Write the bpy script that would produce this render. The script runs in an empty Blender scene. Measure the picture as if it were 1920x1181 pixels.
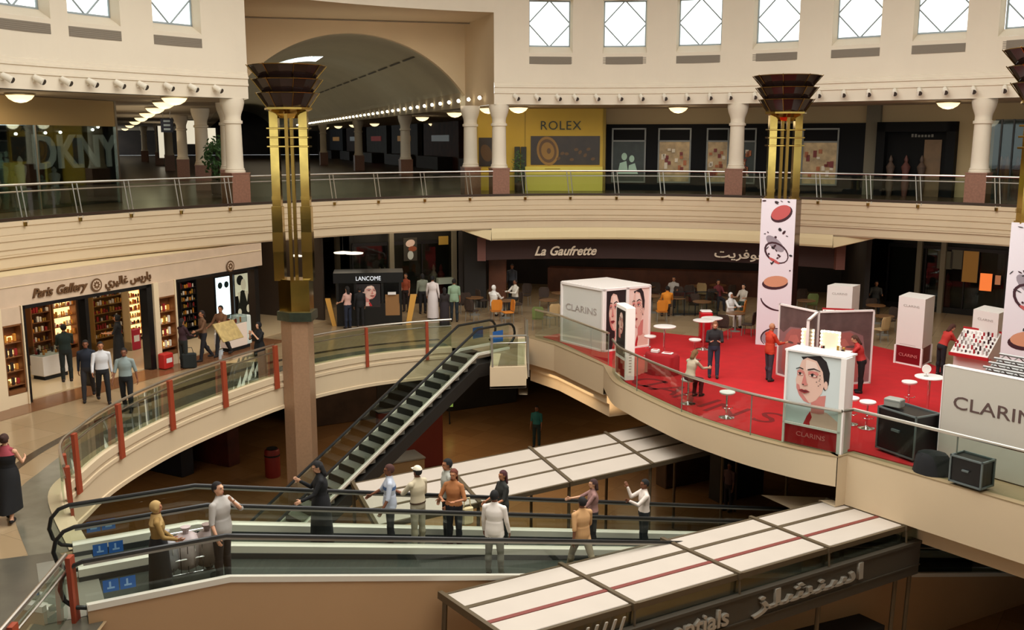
import bpy, bmesh, math, random
import numpy as np
from mathutils import Vector, Matrix
random.seed(7)
PI = math.pi
col = bpy.context.scene.collection
# ---------------------------------------------------------------- camera model
FPX = 1850.0
PITCH = math.radians(10.05)
EYE = 7.3
cp_, sp_ = math.cos(PITCH), math.sin(PITCH)
def ray(px, py):
    u = (px-960)/FPX; v = (py-590.5)/FPX
    return u, cp_-v*sp_, -sp_-v*cp_
def P(px, py, z):
    x, y, w = ray(px, py); t = (z-EYE)/w
    return (x*t, y*t, z)
def P2(px, py, z=0.0):
    return P(px, py, z)[:2]
def PY(px, py, Y):
    x, y, w = ray(px, py); t = Y/y
    return (x*t, Y, EYE+w*t)
def PR(X, Y, Z):
    Z = Z-EYE; d = Y*cp_-Z*sp_; up = Y*sp_+Z*cp_
    return 960+FPX*X/d, 590.5-FPX*up/d
def ZA(X, Y, py):
    lo, hi = -25., 45.
    for _ in range(50):
        m = (lo+hi)/2
        if PR(X, Y, m)[1] > py: lo = m
        else: hi = m
    return lo
ZU, ZM, ZL = 5.0, 0.0, -5.0          # upper, middle and lower floor
# ---------------------------------------------------------------- materials
def lin(c):
    return tuple(((v/255)/12.92 if v/255 <= .04045 else ((v/255+.055)/1.055)**2.4) for v in c)
MATS = {}
def mat(name, c, rough=.6, metal=0., emit=0., noise=0., nscale=3., bump=0., spec=.5, ecol=None, stretch=None):
    if name in MATS: return MATS[name]
    m = bpy.data.materials.new(name); m.use_nodes = True
    nt = m.node_tree; b = nt.nodes['Principled BSDF']
    L = lin(c)
    b.inputs['Base Color'].default_value = (*L, 1)
    b.inputs['Roughness'].default_value = rough
    b.inputs['Metallic'].default_value = metal
    b.inputs['Specular IOR Level'].default_value = spec
    if emit:
        e = lin(ecol) if ecol else L
        b.inputs['Emission Color'].default_value = (*e, 1)
        b.inputs['Emission Strength'].default_value = emit
    if noise or bump:
        tc = nt.nodes.new('ShaderNodeTexCoord'); n = nt.nodes.new('ShaderNodeTexNoise')
        n.inputs['Scale'].default_value = nscale; n.inputs['Detail'].default_value = 5
        if stretch:
            mp = nt.nodes.new('ShaderNodeMapping'); mp.inputs['Scale'].default_value = stretch
            nt.links.new(tc.outputs['Object'], mp.inputs['Vector']); nt.links.new(mp.outputs['Vector'], n.inputs['Vector'])
        else:
            nt.links.new(tc.outputs['Object'], n.inputs['Vector'])
        if noise:
            r = nt.nodes.new('ShaderNodeValToRGB')
            r.color_ramp.elements[0].position = .3; r.color_ramp.elements[1].position = .7
            r.color_ramp.elements[0].color = (*[x*(1-noise) for x in L], 1)
            r.color_ramp.elements[1].color = (*[min(1, x*(1+noise)) for x in L], 1)
            nt.links.new(n.outputs['Fac'], r.inputs['Fac']); nt.links.new(r.outputs['Color'], b.inputs['Base Color'])
        if bump:
            bp = nt.nodes.new('ShaderNodeBump'); bp.inputs['Strength'].default_value = bump; bp.inputs['Distance'].default_value = .02
            nt.links.new(n.outputs['Fac'], bp.inputs['Height']); nt.links.new(bp.outputs['Normal'], b.inputs['Normal'])
    MATS[name] = m
    return m
def glass(name, tint=(235, 245, 238), refl=.06, rough=.02, fr=.5):
    if name in MATS: return MATS[name]
    m = bpy.data.materials.new(name); m.use_nodes = True
    nt = m.node_tree
    for n in list(nt.nodes): nt.nodes.remove(n)
    o = nt.nodes.new('ShaderNodeOutputMaterial'); mx = nt.nodes.new('ShaderNodeMixShader')
    t = nt.nodes.new('ShaderNodeBsdfTransparent'); g = nt.nodes.new('ShaderNodeBsdfGlossy')
    lw = nt.nodes.new('ShaderNodeLayerWeight'); lw.inputs['Blend'].default_value = .25
    ma = nt.nodes.new('ShaderNodeMath'); ma.operation = 'MULTIPLY_ADD'
    ma.inputs[1].default_value = fr; ma.inputs[2].default_value = refl
    t.inputs['Color'].default_value = (*lin(tint), 1); g.inputs['Roughness'].default_value = rough
    g.inputs['Color'].default_value = (.9, .95, .92, 1)
    nt.links.new(lw.outputs['Fresnel'], ma.inputs[0]); nt.links.new(ma.outputs[0], mx.inputs['Fac'])
    nt.links.new(t.outputs[0], mx.inputs[1]); nt.links.new(g.outputs[0], mx.inputs[2]); nt.links.new(mx.outputs[0], o.inputs['Surface'])
    MATS[name] = m
    return m
def tiles(name, c1, c2, w=.6, rough=.25, gap=.008, rot=0.):
    """floor tiles with thin joints, laid in the object's own plane"""
    if name in MATS: return MATS[name]
    m = bpy.data.materials.new(name); m.use_nodes = True
    nt = m.node_tree; b = nt.nodes['Principled BSDF']
    tc = nt.nodes.new('ShaderNodeTexCoord'); mp = nt.nodes.new('ShaderNodeMapping'); mp.inputs['Rotation'].default_value = (0, 0, rot)
    br = nt.nodes.new('ShaderNodeTexBrick'); br.offset = 0
    br.inputs['Scale'].default_value = 1.0; br.inputs['Brick Width'].default_value = w; br.inputs['Row Height'].default_value = w
    br.inputs['Mortar Size'].default_value = gap
    br.inputs['Color1'].default_value = (*lin(c1), 1); br.inputs['Color2'].default_value = (*lin(c2), 1)
    br.inputs['Mortar'].default_value = (*[x*.6 for x in lin(c1)], 1)
    nt.links.new(tc.outputs['Object'], mp.inputs['Vector']); nt.links.new(mp.outputs['Vector'], br.inputs['Vector'])
    nt.links.new(br.outputs['Color'], b.inputs['Base Color'])
    b.inputs['Roughness'].default_value = rough
    MATS[name] = m
    return m
# ---------------------------------------------------------------- mesh builder
class MB:
    def __init__(s, m=None):
        s.v = []; s.f = []; s.mi = []; s.mats = []; s.cur = 0
        if m is not None: s.m(m)
    def m(s, m):
        if m not in s.mats: s.mats.append(m)
        s.cur = s.mats.index(m); return s
    def add(s, vs, fs):
        n = len(s.v); s.v.extend(tuple(map(float, p)) for p in vs)
        for f in fs: s.f.append([i+n for i in f]); s.mi.append(s.cur)
        return s
    def quad(s, a, b, c, d): return s.add([a, b, c, d], [[0, 1, 2, 3]])
    def poly(s, pts): return s.add(pts, [list(range(len(pts)))])
    def box(s, x0, x1, y0, y1, z0, z1):
        return s.add([(x0, y0, z0), (x1, y0, z0), (x1, y1, z0), (x0, y1, z0), (x0, y0, z1), (x1, y0, z1), (x1, y1, z1), (x0, y1, z1)],
                     [[0, 3, 2, 1], [4, 5, 6, 7], [0, 1, 5, 4], [1, 2, 6, 5], [2, 3, 7, 6], [3, 0, 4, 7]])
    def hexa(s, lo, hi):
        return s.add(list(lo)+list(hi), [[0, 3, 2, 1], [4, 5, 6, 7], [0, 1, 5, 4], [1, 2, 6, 5], [2, 3, 7, 6], [3, 0, 4, 7]])
    def cbox(s, x0, x1, y0, y1, z0, z1, r=.02):
        """box with chamfered vertical and horizontal edges"""
        r = min(r, (x1-x0)*.45, (y1-y0)*.45, (z1-z0)*.45)
        ring = lambda i, z: [(x0+i+r, y0+i, z), (x1-i-r, y0+i, z), (x1-i, y0+i+r, z), (x1-i, y1-i-r, z), (x1-i-r, y1-i, z), (x0+i+r, y1-i, z), (x0+i, y1-i-r, z), (x0+i, y0+i+r, z)]
        rs = [ring(r, z0), ring(0, z0+r), ring(0, z1-r), ring(r, z1)]
        n = 8; vs = sum(rs, []); fs = [list(range(n))[::-1], list(range(3*n, 4*n))]
        for k in range(3):
            for i in range(n): fs.append([k*n+i, k*n+(i+1) % n, (k+1)*n+(i+1) % n, (k+1)*n+i])
        return s.add(vs, fs)
    def prism(s, pts, z0, z1):
        n = len(pts); vs = [(x, y, z0) for x, y in pts]+[(x, y, z1) for x, y in pts]
        return s.add(vs, [list(range(n))[::-1], list(range(n, 2*n))]+[[i, (i+1) % n, n+(i+1) % n, n+i] for i in range(n)])
    def slab_y(s, pts, y0, y1):
        """polygon in x,z given a depth from y0 to y1"""
        n = len(pts); vs = [(x, y0, z) for x, z in pts]+[(x, y1, z) for x, z in pts]
        return s.add(vs, [list(range(n)), list(range(n, 2*n))[::-1]]+[[(i+1) % n, i, n+i, n+(i+1) % n] for i in range(n)])
    def flat(s, pts, y):
        return s.add([(x, y, z) for x, z in pts], [list(range(len(pts)))])
    def disc(s, cx, cz, rx, rz, y, rot=0, n=20):
        c, q = math.cos(rot), math.sin(rot)
        return s.flat([(cx+rx*math.cos(a)*c-rz*math.sin(a)*q, cz+rx*math.cos(a)*q+rz*math.sin(a)*c) for a in [2*PI*i/n for i in range(n)]], y)
    def rings(s, rings, cap=True, closed=True):
        n = len(rings[0]); vs = sum([list(r) for r in rings], []); fs = []
        for k in range(len(rings)-1):
            for i in range(n if closed else n-1):
                fs.append([k*n+i, k*n+(i+1) % n, (k+1)*n+(i+1) % n, (k+1)*n+i])
        if cap: fs += [list(range(n))[::-1], list(range((len(rings)-1)*n, len(rings)*n))]
        return s.add(vs, fs)
    def cyl(s, a, b, r, r2=None, n=12, cap=True):
        a, b = Vector(a), Vector(b); r2 = r if r2 is None else r2
        d = (b-a).normalized(); u = d.orthogonal().normalized(); w = d.cross(u)
        R = lambda c, q: [tuple(c+u*q*math.cos(t)+w*q*math.sin(t)) for t in [2*PI*i/n for i in range(n)]]
        return s.rings([R(a, r), R(b, r2)], cap)
    def lathe(s, prof, c=(0, 0, 0), n=20, cap=True):
        return s.rings([[(c[0]+r*math.cos(t), c[1]+r*math.sin(t), c[2]+z) for t in [2*PI*i/n for i in range(n)]] for r, z in prof], cap)
    def ell(s, c, r, n=12, k=8, M=None):
        rs = []
        for j in range(1, k):
            ph = PI*j/k
            rs.append([(r[0]*math.sin(ph)*math.cos(t), r[1]*math.sin(ph)*math.sin(t), -r[2]*math.cos(ph)) for t in [2*PI*i/n for i in range(n)]])
        vs = sum(rs, [])+[(0, 0, -r[2]), (0, 0, r[2])]
        fs = [[q*n+i, q*n+(i+1) % n, (q+1)*n+(i+1) % n, (q+1)*n+i] for q in range(k-2) for i in range(n)]
        m_ = (k-1)*n
        fs += [[(i+1) % n, i, m_] for i in range(n)]+[[(k-2)*n+i, (k-2)*n+(i+1) % n, m_+1] for i in range(n)]
        if M is not None: vs = [tuple(M @ Vector(p)) for p in vs]
        return s.add([(p[0]+c[0], p[1]+c[1], p[2]+c[2]) for p in vs], fs)
    def tube(s, path, r, n=8, closed=False, cap=True, up=None, sx=1., sy=1.):
        pts = [Vector(p) for p in path]; rs = []
        N = len(pts); prev = None
        for i, p in enumerate(pts):
            a = pts[i-1] if i or closed else p; b = pts[(i+1) % N] if i < N-1 or closed else p
            d = (b-a).normalized()
            if prev is None: u = (Vector((0, 0, 1)) if abs(d.z) < .9 else Vector((0, 1, 0)))
            else: u = prev
            u = (u-d*u.dot(d)).normalized(); prev = u; w = d.cross(u)
            rr = r[i] if hasattr(r, '__len__') else r
            rs.append([tuple(p+u*rr*sy*math.cos(t)+w*rr*sx*math.sin(t)) for t in [2*PI*j/n for j in range(n)]])
        if closed: rs.append(rs[0]); cap = False
        return s.rings(rs, cap)
    def sweep(s, path, prof, closed=False, loop=False):
        """profile of (outward offset, z) carried along a plan curve; loop closes the profile"""
        pts = [Vector((p[0], p[1])) for p in path]; N = len(pts); rs = []
        for i in range(N):
            a = pts[i-1] if i or closed else pts[i]; b = pts[(i+1) % N] if i < N-1 or closed else pts[i]
            d = (b-a).normalized(); n_ = Vector((-d.y, d.x))
            rs.append([(pts[i].x+n_.x*o, pts[i].y+n_.y*o, z) for o, z in prof])
        if closed: rs.append(rs[0])
        n = len(prof)
        vs = sum(rs, []); fs = []
        for k in range(len(rs)-1):
            for i in range(n if loop else n-1): fs.append([k*n+i, (k+1)*n+i, (k+1)*n+(i+1) % n, k*n+(i+1) % n])
        if loop and not closed: fs += [list(range(n)), list(range((len(rs)-1)*n, len(rs)*n))[::-1]]
        return s.add(vs, fs)
    def shear(s, k):
        s.v = [(x+k*y, y, z) for x, y, z in s.v]; return s
    def build(s, name, parent=None, smooth=False, **kw):
        me = bpy.data.meshes.new(name); me.from_pydata(s.v, [], s.f)
        for m in s.mats: me.materials.append(m)
        if len(s.mats) > 1: me.polygons.foreach_set('material_index', s.mi)
        bm = bmesh.new(); bm.from_mesh(me); bmesh.ops.recalc_face_normals(bm, faces=bm.faces); bm.to_mesh(me); bm.free()
        if smooth:
            me.shade_smooth(); me.set_sharp_from_angle(angle=math.radians(40))
        me.update()
        o = bpy.data.objects.new(name, me); col.objects.link(o)
        if parent is not None: o.parent = parent
        for k, v in kw.items(): o[k] = v
        return o
def thing(name, label, cat, loc=(0, 0, 0), rz=0., group=None):
    o = bpy.data.objects.new(name, None); col.objects.link(o); o.empty_display_size = .1
    o.location = loc; o.rotation_euler = (0, 0, rz); o['label'] = label; o['category'] = cat
    if group: o['group'] = group
    return o
def tag(o, label, cat, group=None):
    o['label'] = label; o['category'] = cat
    if group: o['group'] = group
    return o
def struct(mb, name, smooth=False):
    return mb.build(name, smooth=smooth, kind='structure')
KIDS = {}
def copy_tree(o, parent=None):
    kids = [c for c in o.children]
    c = o.copy(); col.objects.link(c)
    if parent is not None: c.parent = parent
    for k in kids: copy_tree(k, c)
    return c
def dup(o, loc, rz=0., label=None, group=None, scale=None):
    c = copy_tree(o); c.location = loc; c.rotation_euler = (0, 0, rz)
    if label: c['label'] = label
    if group: c['group'] = group
    if scale: c.scale = scale
    return c
class Frame:
    """a vertical plane standing on a floor: local x to the right, y away from the viewer, z up"""
    def __init__(s, a, b, z=0.):
        s.o = Vector((a[0], a[1])); d = Vector((b[0]-a[0], b[1]-a[1])); s.len = d.length
        s.d = d.normalized(); s.n = Vector((-s.d.y, s.d.x)); s.z = z; s.rz = math.atan2(s.d.y, s.d.x)
    def loc(s, t=0., off=0., dz=0.):
        q = s.o+s.d*t+s.n*off; return (q.x, q.y, s.z+dz)
    def at(s, px, py, off=0.):
        rx, ry, rw = ray(px, py); o = s.o+s.n*off
        k = (o.x*s.n.x+o.y*s.n.y)/(rx*s.n.x+ry*s.n.y)
        q = Vector((rx*k, ry*k))-o
        return q.dot(s.d), EYE+rw*k-s.z
def text_part(txt, size, m, parent, loc, name='lettering', ext=.01, shear=0., rot=(PI/2, 0, 0), align='LEFT', width=None, space=1., bold=0.):
    cu = bpy.data.curves.new(name, 'FONT'); cu.body = txt; cu.size = size; cu.extrude = ext; cu.shear = shear
    cu.align_x = align; cu.space_character = space; cu.resolution_u = 3; cu.offset = bold
    o = bpy.data.objects.new(name, cu); col.objects.link(o)
    bpy.context.view_layer.update()
    dg = bpy.context.evaluated_depsgraph_get()
    me = bpy.data.meshes.new_from_object(o.evaluated_get(dg)); bpy.data.objects.remove(o); bpy.data.curves.remove(cu)
    me.name = name; me.materials.clear(); me.materials.append(m)
    if width and len(me.vertices):
        xs = [v.co.x for v in me.vertices]; k = width/(max(xs)-min(xs)); x0 = min(xs)
        for v in me.vertices: v.co.x = (v.co.x-x0)*k
    r = bpy.data.objects.new(name, me); col.objects.link(r)
    if parent is not None: r.parent = parent
    r.location = loc; r.rotation_euler = rot
    return r
# ---------------------------------------------------------------- palette
WALL = mat('cream plaster', (224, 210, 188), .8, noise=.025, nscale=.7)
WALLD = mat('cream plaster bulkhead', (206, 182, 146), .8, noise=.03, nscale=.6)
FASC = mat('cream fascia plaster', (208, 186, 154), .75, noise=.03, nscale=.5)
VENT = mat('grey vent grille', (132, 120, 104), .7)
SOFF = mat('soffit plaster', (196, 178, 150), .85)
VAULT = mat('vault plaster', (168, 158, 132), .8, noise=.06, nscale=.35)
STEEL = mat('brushed steel rail', (200, 196, 188), .28, 1.)
ALU = mat('satin aluminium', (150, 148, 146), .5, .6)
BRASS = mat('polished brass', (186, 158, 86), .13, 1., noise=.18, nscale=2.)
BRASSD = mat('aged brass', (150, 120, 60), .25, 1.)
BROWNGL = mat('dark bronze glass', (44, 30, 26), .12, .2)
GRANITE = mat('brown granite', (158, 124, 96), .35, noise=.08, nscale=14.)
GRANP = mat('pink granite pedestal', (134, 92, 72), .35, noise=.16, nscale=14.)
RUST = mat('rust red steel', (150, 62, 36), .45)
RED = mat('red carpet', (178, 12, 20), .95, noise=.08, nscale=2.5, bump=.15)
WHITE = mat('white lacquer', (232, 226, 222), .4)
WHITEM = mat('white matt panel', (226, 220, 214), .6)
BLACK = mat('black lacquer', (16, 15, 16), .35)
BLACKM = mat('matt black', (20, 19, 19), .8)
DGREY = mat('dark grey rubber', (48, 50, 50), .55)
CHROME = mat('chrome', (215, 215, 215), .12, 1.)
DARKW = mat('dark brown wood', (52, 32, 22), .45, noise=.2, nscale=4.)
MAROON = mat('maroon fascia', (52, 24, 18), .6)
PGLASS = glass('clear glass', (226, 236, 226))
RGLASS = glass('green railing glass', (206, 220, 206), .025)
WGLASS = glass('window glass', (248, 252, 250), .03)
SGLASS = glass('shop window glass', (214, 220, 218), .02)
CGLASS = glass('platform glass', (214, 224, 216), .006, .02, .22)
# ---------------------------------------------------------------- the ring of the atrium
CTRL = [(-14.5, 28.0), (-12.5, 31.7), (-9.4, 35.6), (-5.6, 38.9), (-0.7, 41.15), (4.5, 41.65), (9.5, 40.2), (14.2, 37.0), (17.6, 34.2),
        (20.6, 29.0), (21.6, 22.0), (21.0, 13.0), (17.0, 4.5), (8.0, -.9), (-1.0, -1.2), (-9.0, 1.5), (-14.5, 7.5), (-16.4, 15.0), (-16.2, 22.5)]
def catmull(pts, closed=True, n=12):
    out = []; N = len(pts)
    for i in range(N if closed else N-1):
        g = lambda k: pts[(i+k) % N] if closed else pts[min(max(i+k, 0), N-1)]
        a, b, c, d = g(-1), g(0), g(1), g(2)
        for j in range(n):
            t = j/n
            out.append(tuple(.5*((2*b[q])+(c[q]-a[q])*t+(2*a[q]-5*b[q]+4*c[q]-d[q])*t*t+(3*b[q]-a[q]-3*c[q]+d[q])*t**3) for q in range(2)))
    if not closed: out.append(tuple(pts[-1]))
    return out
# run from left to right past the far side, so that the outward side is on the left of the direction of travel
RING = catmull(CTRL[-4:]+CTRL[:-4])
RL = [0.]
for i in range(len(RING)):
    a, b = RING[i], RING[(i+1) % len(RING)]
    RL.append(RL[-1]+math.hypot(b[0]-a[0], b[1]-a[1]))
RTOT = RL[-1]
def ring_at(s):
    s %= RTOT
    lo = 0
    import bisect
    i = min(bisect.bisect_right(RL, s)-1, len(RING)-1)
    t = (s-RL[i])/(RL[i+1]-RL[i]); a, b = RING[i], RING[(i+1) % len(RING)]
    p = Vector((a[0]+(b[0]-a[0])*t, a[1]+(b[1]-a[1])*t))
    h = .4
    def q(u):
        u %= RTOT; j = min(bisect.bisect_right(RL, u)-1, len(RING)-1); w = (u-RL[j])/(RL[j+1]-RL[j]); A, B = RING[j], RING[(j+1) % len(RING)]
        return Vector((A[0]+(B[0]-A[0])*w, A[1]+(B[1]-A[1])*w))
    d = (q(s+h)-q(s-h)).normalized()
    return p, d, Vector((-d.y, d.x))
_S = [i*.1 for i in range(int(RTOT*10))]
_PX = []
for s_ in _S:
    p, d, n = ring_at(s_)
    _PX.append(PR(p.x, p.y, ZU)[0] if p.y > 20 else None)
def S(px):
    """arc length on the ring that the picture column px meets on the far side"""
    for i in range(len(_S)-1):
        a, b = _PX[i], _PX[i+1]
        if a is not None and b is not None and a <= px <= b: return _S[i]+.1*(px-a)/(b-a)
    raise ValueError(px)
def rpath(s0, s1, off=0., step=.5):
    n = max(2, int((s1-s0)/step)+1); out = []
    for i in range(n+1):
        p, d, nn = ring_at(s0+(s1-s0)*i/n); out.append((p.x+nn.x*off, p.y+nn.y*off))
    return out
def rframe(s, off=0., z=0.):
    p, d, n = ring_at(s); return (p.x+n.x*off, p.y+n.y*off, z), math.atan2(d.y, d.x)
ZC = 8.74     # soffit of the upper gallery
ZFB = 3.62    # soffit under the upper floor
S_L, S_R = S(475), S(927)
full = rpath(0, RTOT, 0, .8)[:-1]
# upper floor slab, its fascia and the soffits
fl = tiles('gallery floor stone', (96, 78, 60), (84, 68, 52), .6, .25)
b = MB(fl); b.sweep(full, [(0, ZU), (16, ZU)], closed=True); struct(b, 'floor_upper')
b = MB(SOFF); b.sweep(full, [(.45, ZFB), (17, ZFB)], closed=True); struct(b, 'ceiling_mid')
b = MB(FASC)
b.sweep(full, [(.02, 5.0), (-.06, 5.0), (-.06, 4.86), (-.02, 4.84), (-.02, 4.62), (.0, 4.61), (.0, 4.58), (-.02, 4.57), (-.02, 4.44), (.02, 4.43), (.02, 4.40), (-.02, 4.39), (-.02, 4.2),
               (.02, 4.19), (.02, 4.16), (-.02, 4.15), (-.02, 4.05), (.0, 4.04), (.0, 3.98), (.06, 3.97), (.06, 3.68), (.10, 3.62), (.5, 3.62)], closed=True)
struct(b, 'trim_upper_fascia')
b = MB(mat('bronze edge', (60, 44, 32), .4, .3)); b.sweep(full, [(-.07, 5.02), (-.07, 5.10), (.03, 5.10), (.03, 5.02)], closed=True); struct(b, 'trim_gallery_edge')
# gallery soffit (open where the vaulted concourse comes in is still under the soffit line)
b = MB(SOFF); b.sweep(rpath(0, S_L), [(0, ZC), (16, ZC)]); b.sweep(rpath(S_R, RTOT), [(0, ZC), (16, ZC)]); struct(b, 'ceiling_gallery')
# cornice
prof = [(.4, ZC), (0, ZC), (0, 9.16), (-.05, 9.18), (-.05, 9.24), (-.02, 9.26), (-.02, 9.40), (-.07, 9.42), (-.07, 9.48), (-.03, 9.5), (-.03, 9.60), (0, 9.62), (0, 9.7)]
b = MB(WALL); b.sweep(rpath(0, S_L), prof); b.sweep(rpath(S_R, RTOT), prof); struct(b, 'trim_cornice')
# drum wall with the square windows
ZW0, ZW1, ZT = 11.08, 12.93, 14.6
WPX = [75, 203, 352, 1031, 1166, 1301, 1441, 1587, 1738, 1895]
WINS = [S(px) for px in WPX if 20 < px < 1915]
s0 = S(1895)
for k in range(1, 10): WINS.append(s0+3.12*k)  # window row continued out of view to let in more light
s0 = S(75)
for k in range(1, 4): WINS.append(s0-2.9*k)
WW = 1.8; TH = .42
b = MB(WALL)
cuts = sorted(WINS)
zt_open = 12.35
def wall_run(b, a, c, z0, z1, off=0.):
    if c-a > 1e-3: b.sweep(rpath(a, c, 0, .5), [(off, z0), (off, z1)])
edges = []
prev = 0.
for w in cuts:
    edges.append(('wall', prev, w-WW/2)); edges.append(('win', w-WW/2, w+WW/2)); prev = w+WW/2
edges.append(('wall', prev, RTOT))
for kind, a, c in edges:
    if kind == 'win':
        wall_run(b, a, c, 9.7, ZW0-.28); wall_run(b, a, c, ZW1, ZT)
        # sloping sill, lintel and splayed jambs
        pa, pc = rpath(a, c, 0, 1.), rpath(a+.06, c-.06, TH, 1.)
        for i in range(len(pa)-1):
            b.quad((*pa[i], ZW0-.28), (*pa[i+1], ZW0-.28), (*pc[i+1], ZW0), (*pc[i], ZW0))
            b.quad((*pa[i], ZW1), (*pa[i+1], ZW1), (*pc[i+1], ZW1), (*pc[i], ZW1))
        for e, g in ((pa[0], pc[0]), (pa[-1], pc[-1])):
            b.quad((*e, ZW0-.28), (*g, ZW0), (*g, ZW1), (*e, ZW1))
    else:
        # the opening of the concourse
        segs = []
        if a < S_L and c > S_R:
            wall_run(b, a, S_L, 9.7, ZT); wall_run(b, S_R, c, 9.7, ZT)
            # lintel over the opening
            wall_run(b, S_L, S_R, zt_open, ZT)
        else: wall_run(b, a, c, 9.7, ZT)
struct(b, 'wall_drum')
WFR = mat('grey window bars', (150, 158, 160), .5, .3)
n_w = 0
for w in sorted(WINS):
    n_w += 1
    loc, rz = rframe(w, TH+.02, ZW0)
    f = MB(WFR); h = ZW1-ZW0; W = WW/2-.02
    for x0, x1, z0, z1 in ((-W, -W+.06, 0, h), (W-.06, W, 0, h), (-W, W, 0, .06), (-W, W, h-.06, h)): f.box(x0, x1, -.03, .04, z0, z1)
    for p, q in (((-W, h/2), (0, h)), ((0, h), (W, h/2)), ((W, h/2), (0, 0)), ((0, 0), (-W, h/2))):
        f.cyl((p[0], 0, p[1]), (q[0], 0, q[1]), .028, n=6)
    fo = f.build('window_%d' % n_w, kind='structure'); fo.location = loc; fo.rotation_euler = (0, 0, rz)
    g = MB(WGLASS); g.quad((-W, .01, 0), (W, .01, 0), (W, .01, h), (-W, .01, h)); g.build('pane', fo)
    # grille under the sill
    loc, rz = rframe(w, -.015, ZW0-.72)
    v = MB(VENT); v.box(-WW/2, WW/2, -.01, .03, 0, .30)
    for k in range(5): v.box(-WW/2+.02, WW/2-.02, -.02, -.008, .03+k*.055, .055+k*.055)
    vo = v.build('air_vent'); vo.location = loc; vo.rotation_euler = (0, 0, rz)
    tag(vo, 'long grey air grille set in the drum wall under a square window', 'air vent', 'air grilles under the clerestory windows')
# skylight ceiling of the drum
b = MB(WALL); b.sweep(full, [(0, ZT), (-3.2, ZT+.9), (-3.4, ZT+2.4), (-6.8, ZT+2.7)], closed=True); struct(b, 'ceiling_drum')
# ---------------------------------------------------------------- recess and vaulted concourse
AX = Vector((-.315, 1.)).normalized()                 # direction in which the concourse runs
AN = Vector((AX.y, -AX.x))                            # to the right of it
pR, _, _ = ring_at(S_R); pL, _, _ = ring_at(S_L)
DEP = 4.6
cR = pR+AX*DEP
wid = (pR-pL).dot(AN)
cL = cR-AN*(wid+.6)
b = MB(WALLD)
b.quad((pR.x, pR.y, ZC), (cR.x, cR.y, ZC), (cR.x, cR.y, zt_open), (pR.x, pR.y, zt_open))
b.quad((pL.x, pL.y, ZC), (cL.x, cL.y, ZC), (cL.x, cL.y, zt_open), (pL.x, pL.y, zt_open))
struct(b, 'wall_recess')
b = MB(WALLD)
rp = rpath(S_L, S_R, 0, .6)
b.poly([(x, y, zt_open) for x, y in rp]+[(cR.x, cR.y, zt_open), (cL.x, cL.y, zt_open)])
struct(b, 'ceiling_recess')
b = MB(VENT); q0, q1 = cR-AX*.9, cL-AX*.2
b.hexa([(*(q0+AX*.0), zt_open-.05), (*(q0+AX*.12), zt_open-.05), (*(q1+AX*.12), zt_open-.05), (*q1, zt_open-.05)], [(*q0, zt_open-.02), (*(q0+AX*.12), zt_open-.02), (*(q1+AX*.12), zt_open-.02), (*q1, zt_open-.02)])  # dark strip drawn to stand for the shaded crease of the ceiling
o = b.build('crease_strip'); tag(o, 'thin dark track on the ceiling of the recess before the arch', 'crease')
# arch wall: frame F_A has x along -AN -> from left to right
FA = Frame(cL, cR, 0)
tR = FA.len
t_pk = tR-5.0; hw = 5.0; RA = 6.14; zc_ = 5.70
z_sp = zc_+math.sqrt(RA*RA-hw*hw); z_pk = zc_+RA
def arch_z(t):
    d = RA*RA-(t-t_pk)**2
    return zc_+math.sqrt(max(d, 0))
b = MB(WALLD); NA = 40; tl = t_pk-hw
b.flat([(0, 0), (0, 0), (0, 0)], 0) if False else None
for i in range(NA):
    a, c = tl+2*hw*i/NA, tl+2*hw*(i+1)/NA
    b.flat([(a, arch_z(a)), (c, arch_z(c)), (c, zt_open), (a, zt_open)], 0)
    b.add([(a, 0, arch_z(a)), (c, 0, arch_z(c)), (c, .35, arch_z(c)), (a, .35, arch_z(a))], [[0, 1, 2, 3]])
if tl > 0: b.flat([(0, z_sp), (tl, z_sp), (tl, zt_open), (0, zt_open)], 0)
o = struct(b, 'wall_arch'); o.location = FA.loc(); o.rotation_euler = (0, 0, FA.rz)
# vault, its skylight, side beams and aisles, in the same frame (y runs down the concourse)
VL = 120.
b = MB(VAULT); hole = []
for i in range(NA):
    a, c = tl+2*hw*i/NA, tl+2*hw*(i+1)/NA
    ys = [.35, 5., 12.5, 16.2, 20, 30, 45, 60, 80, VL]
    for y0, y1 in zip(ys, ys[1:]):
        if 8 <= i <= 20 and y0 == 12.5: hole.append((a, c, y0, y1)); continue
        b.add([(a, y0, arch_z(a)), (c, y0, arch_z(c)), (c, y1, arch_z(c)), (a, y1, arch_z(a))], [[0, 1, 2, 3]])
for tv in (t_pk+hw*.60,):
    b.m(mat('vault dark joint', (70, 62, 50), .8))
    for k in range(14):
        y0 = 1.5+k*3.4
        z = arch_z(tv)-.02
        b.add([(tv-.05, y0, z), (tv+.05, y0, z-.03), (tv+.05, y0+2.6, z-.03), (tv-.05, y0+2.6, z)], [[0, 1, 2, 3]])
o = struct(b, 'ceiling_vault', True); o.location = FA.loc(); o.rotation_euler = (0, 0, FA.rz)
g = MB(WGLASS)
for a, c, y0, y1 in hole: g.add([(a, y0, arch_z(a)+.05), (c, y0, arch_z(c)+.05), (c, y1, arch_z(c)+.05), (a, y1, arch_z(a)+.05)], [[0, 1, 2, 3]])
o = g.build('window_vault', kind='structure'); o.location = FA.loc(); o.rotation_euler = (0, 0, FA.rz)
tl2 = tl-.3
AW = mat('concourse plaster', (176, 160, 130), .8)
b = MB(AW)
b.box(tR-.12, tR+.35, .36, VL, ZC, z_sp+.15); b.box(tl2-.35, tl2+.25, .3, VL, ZC, z_sp+.15)
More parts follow.
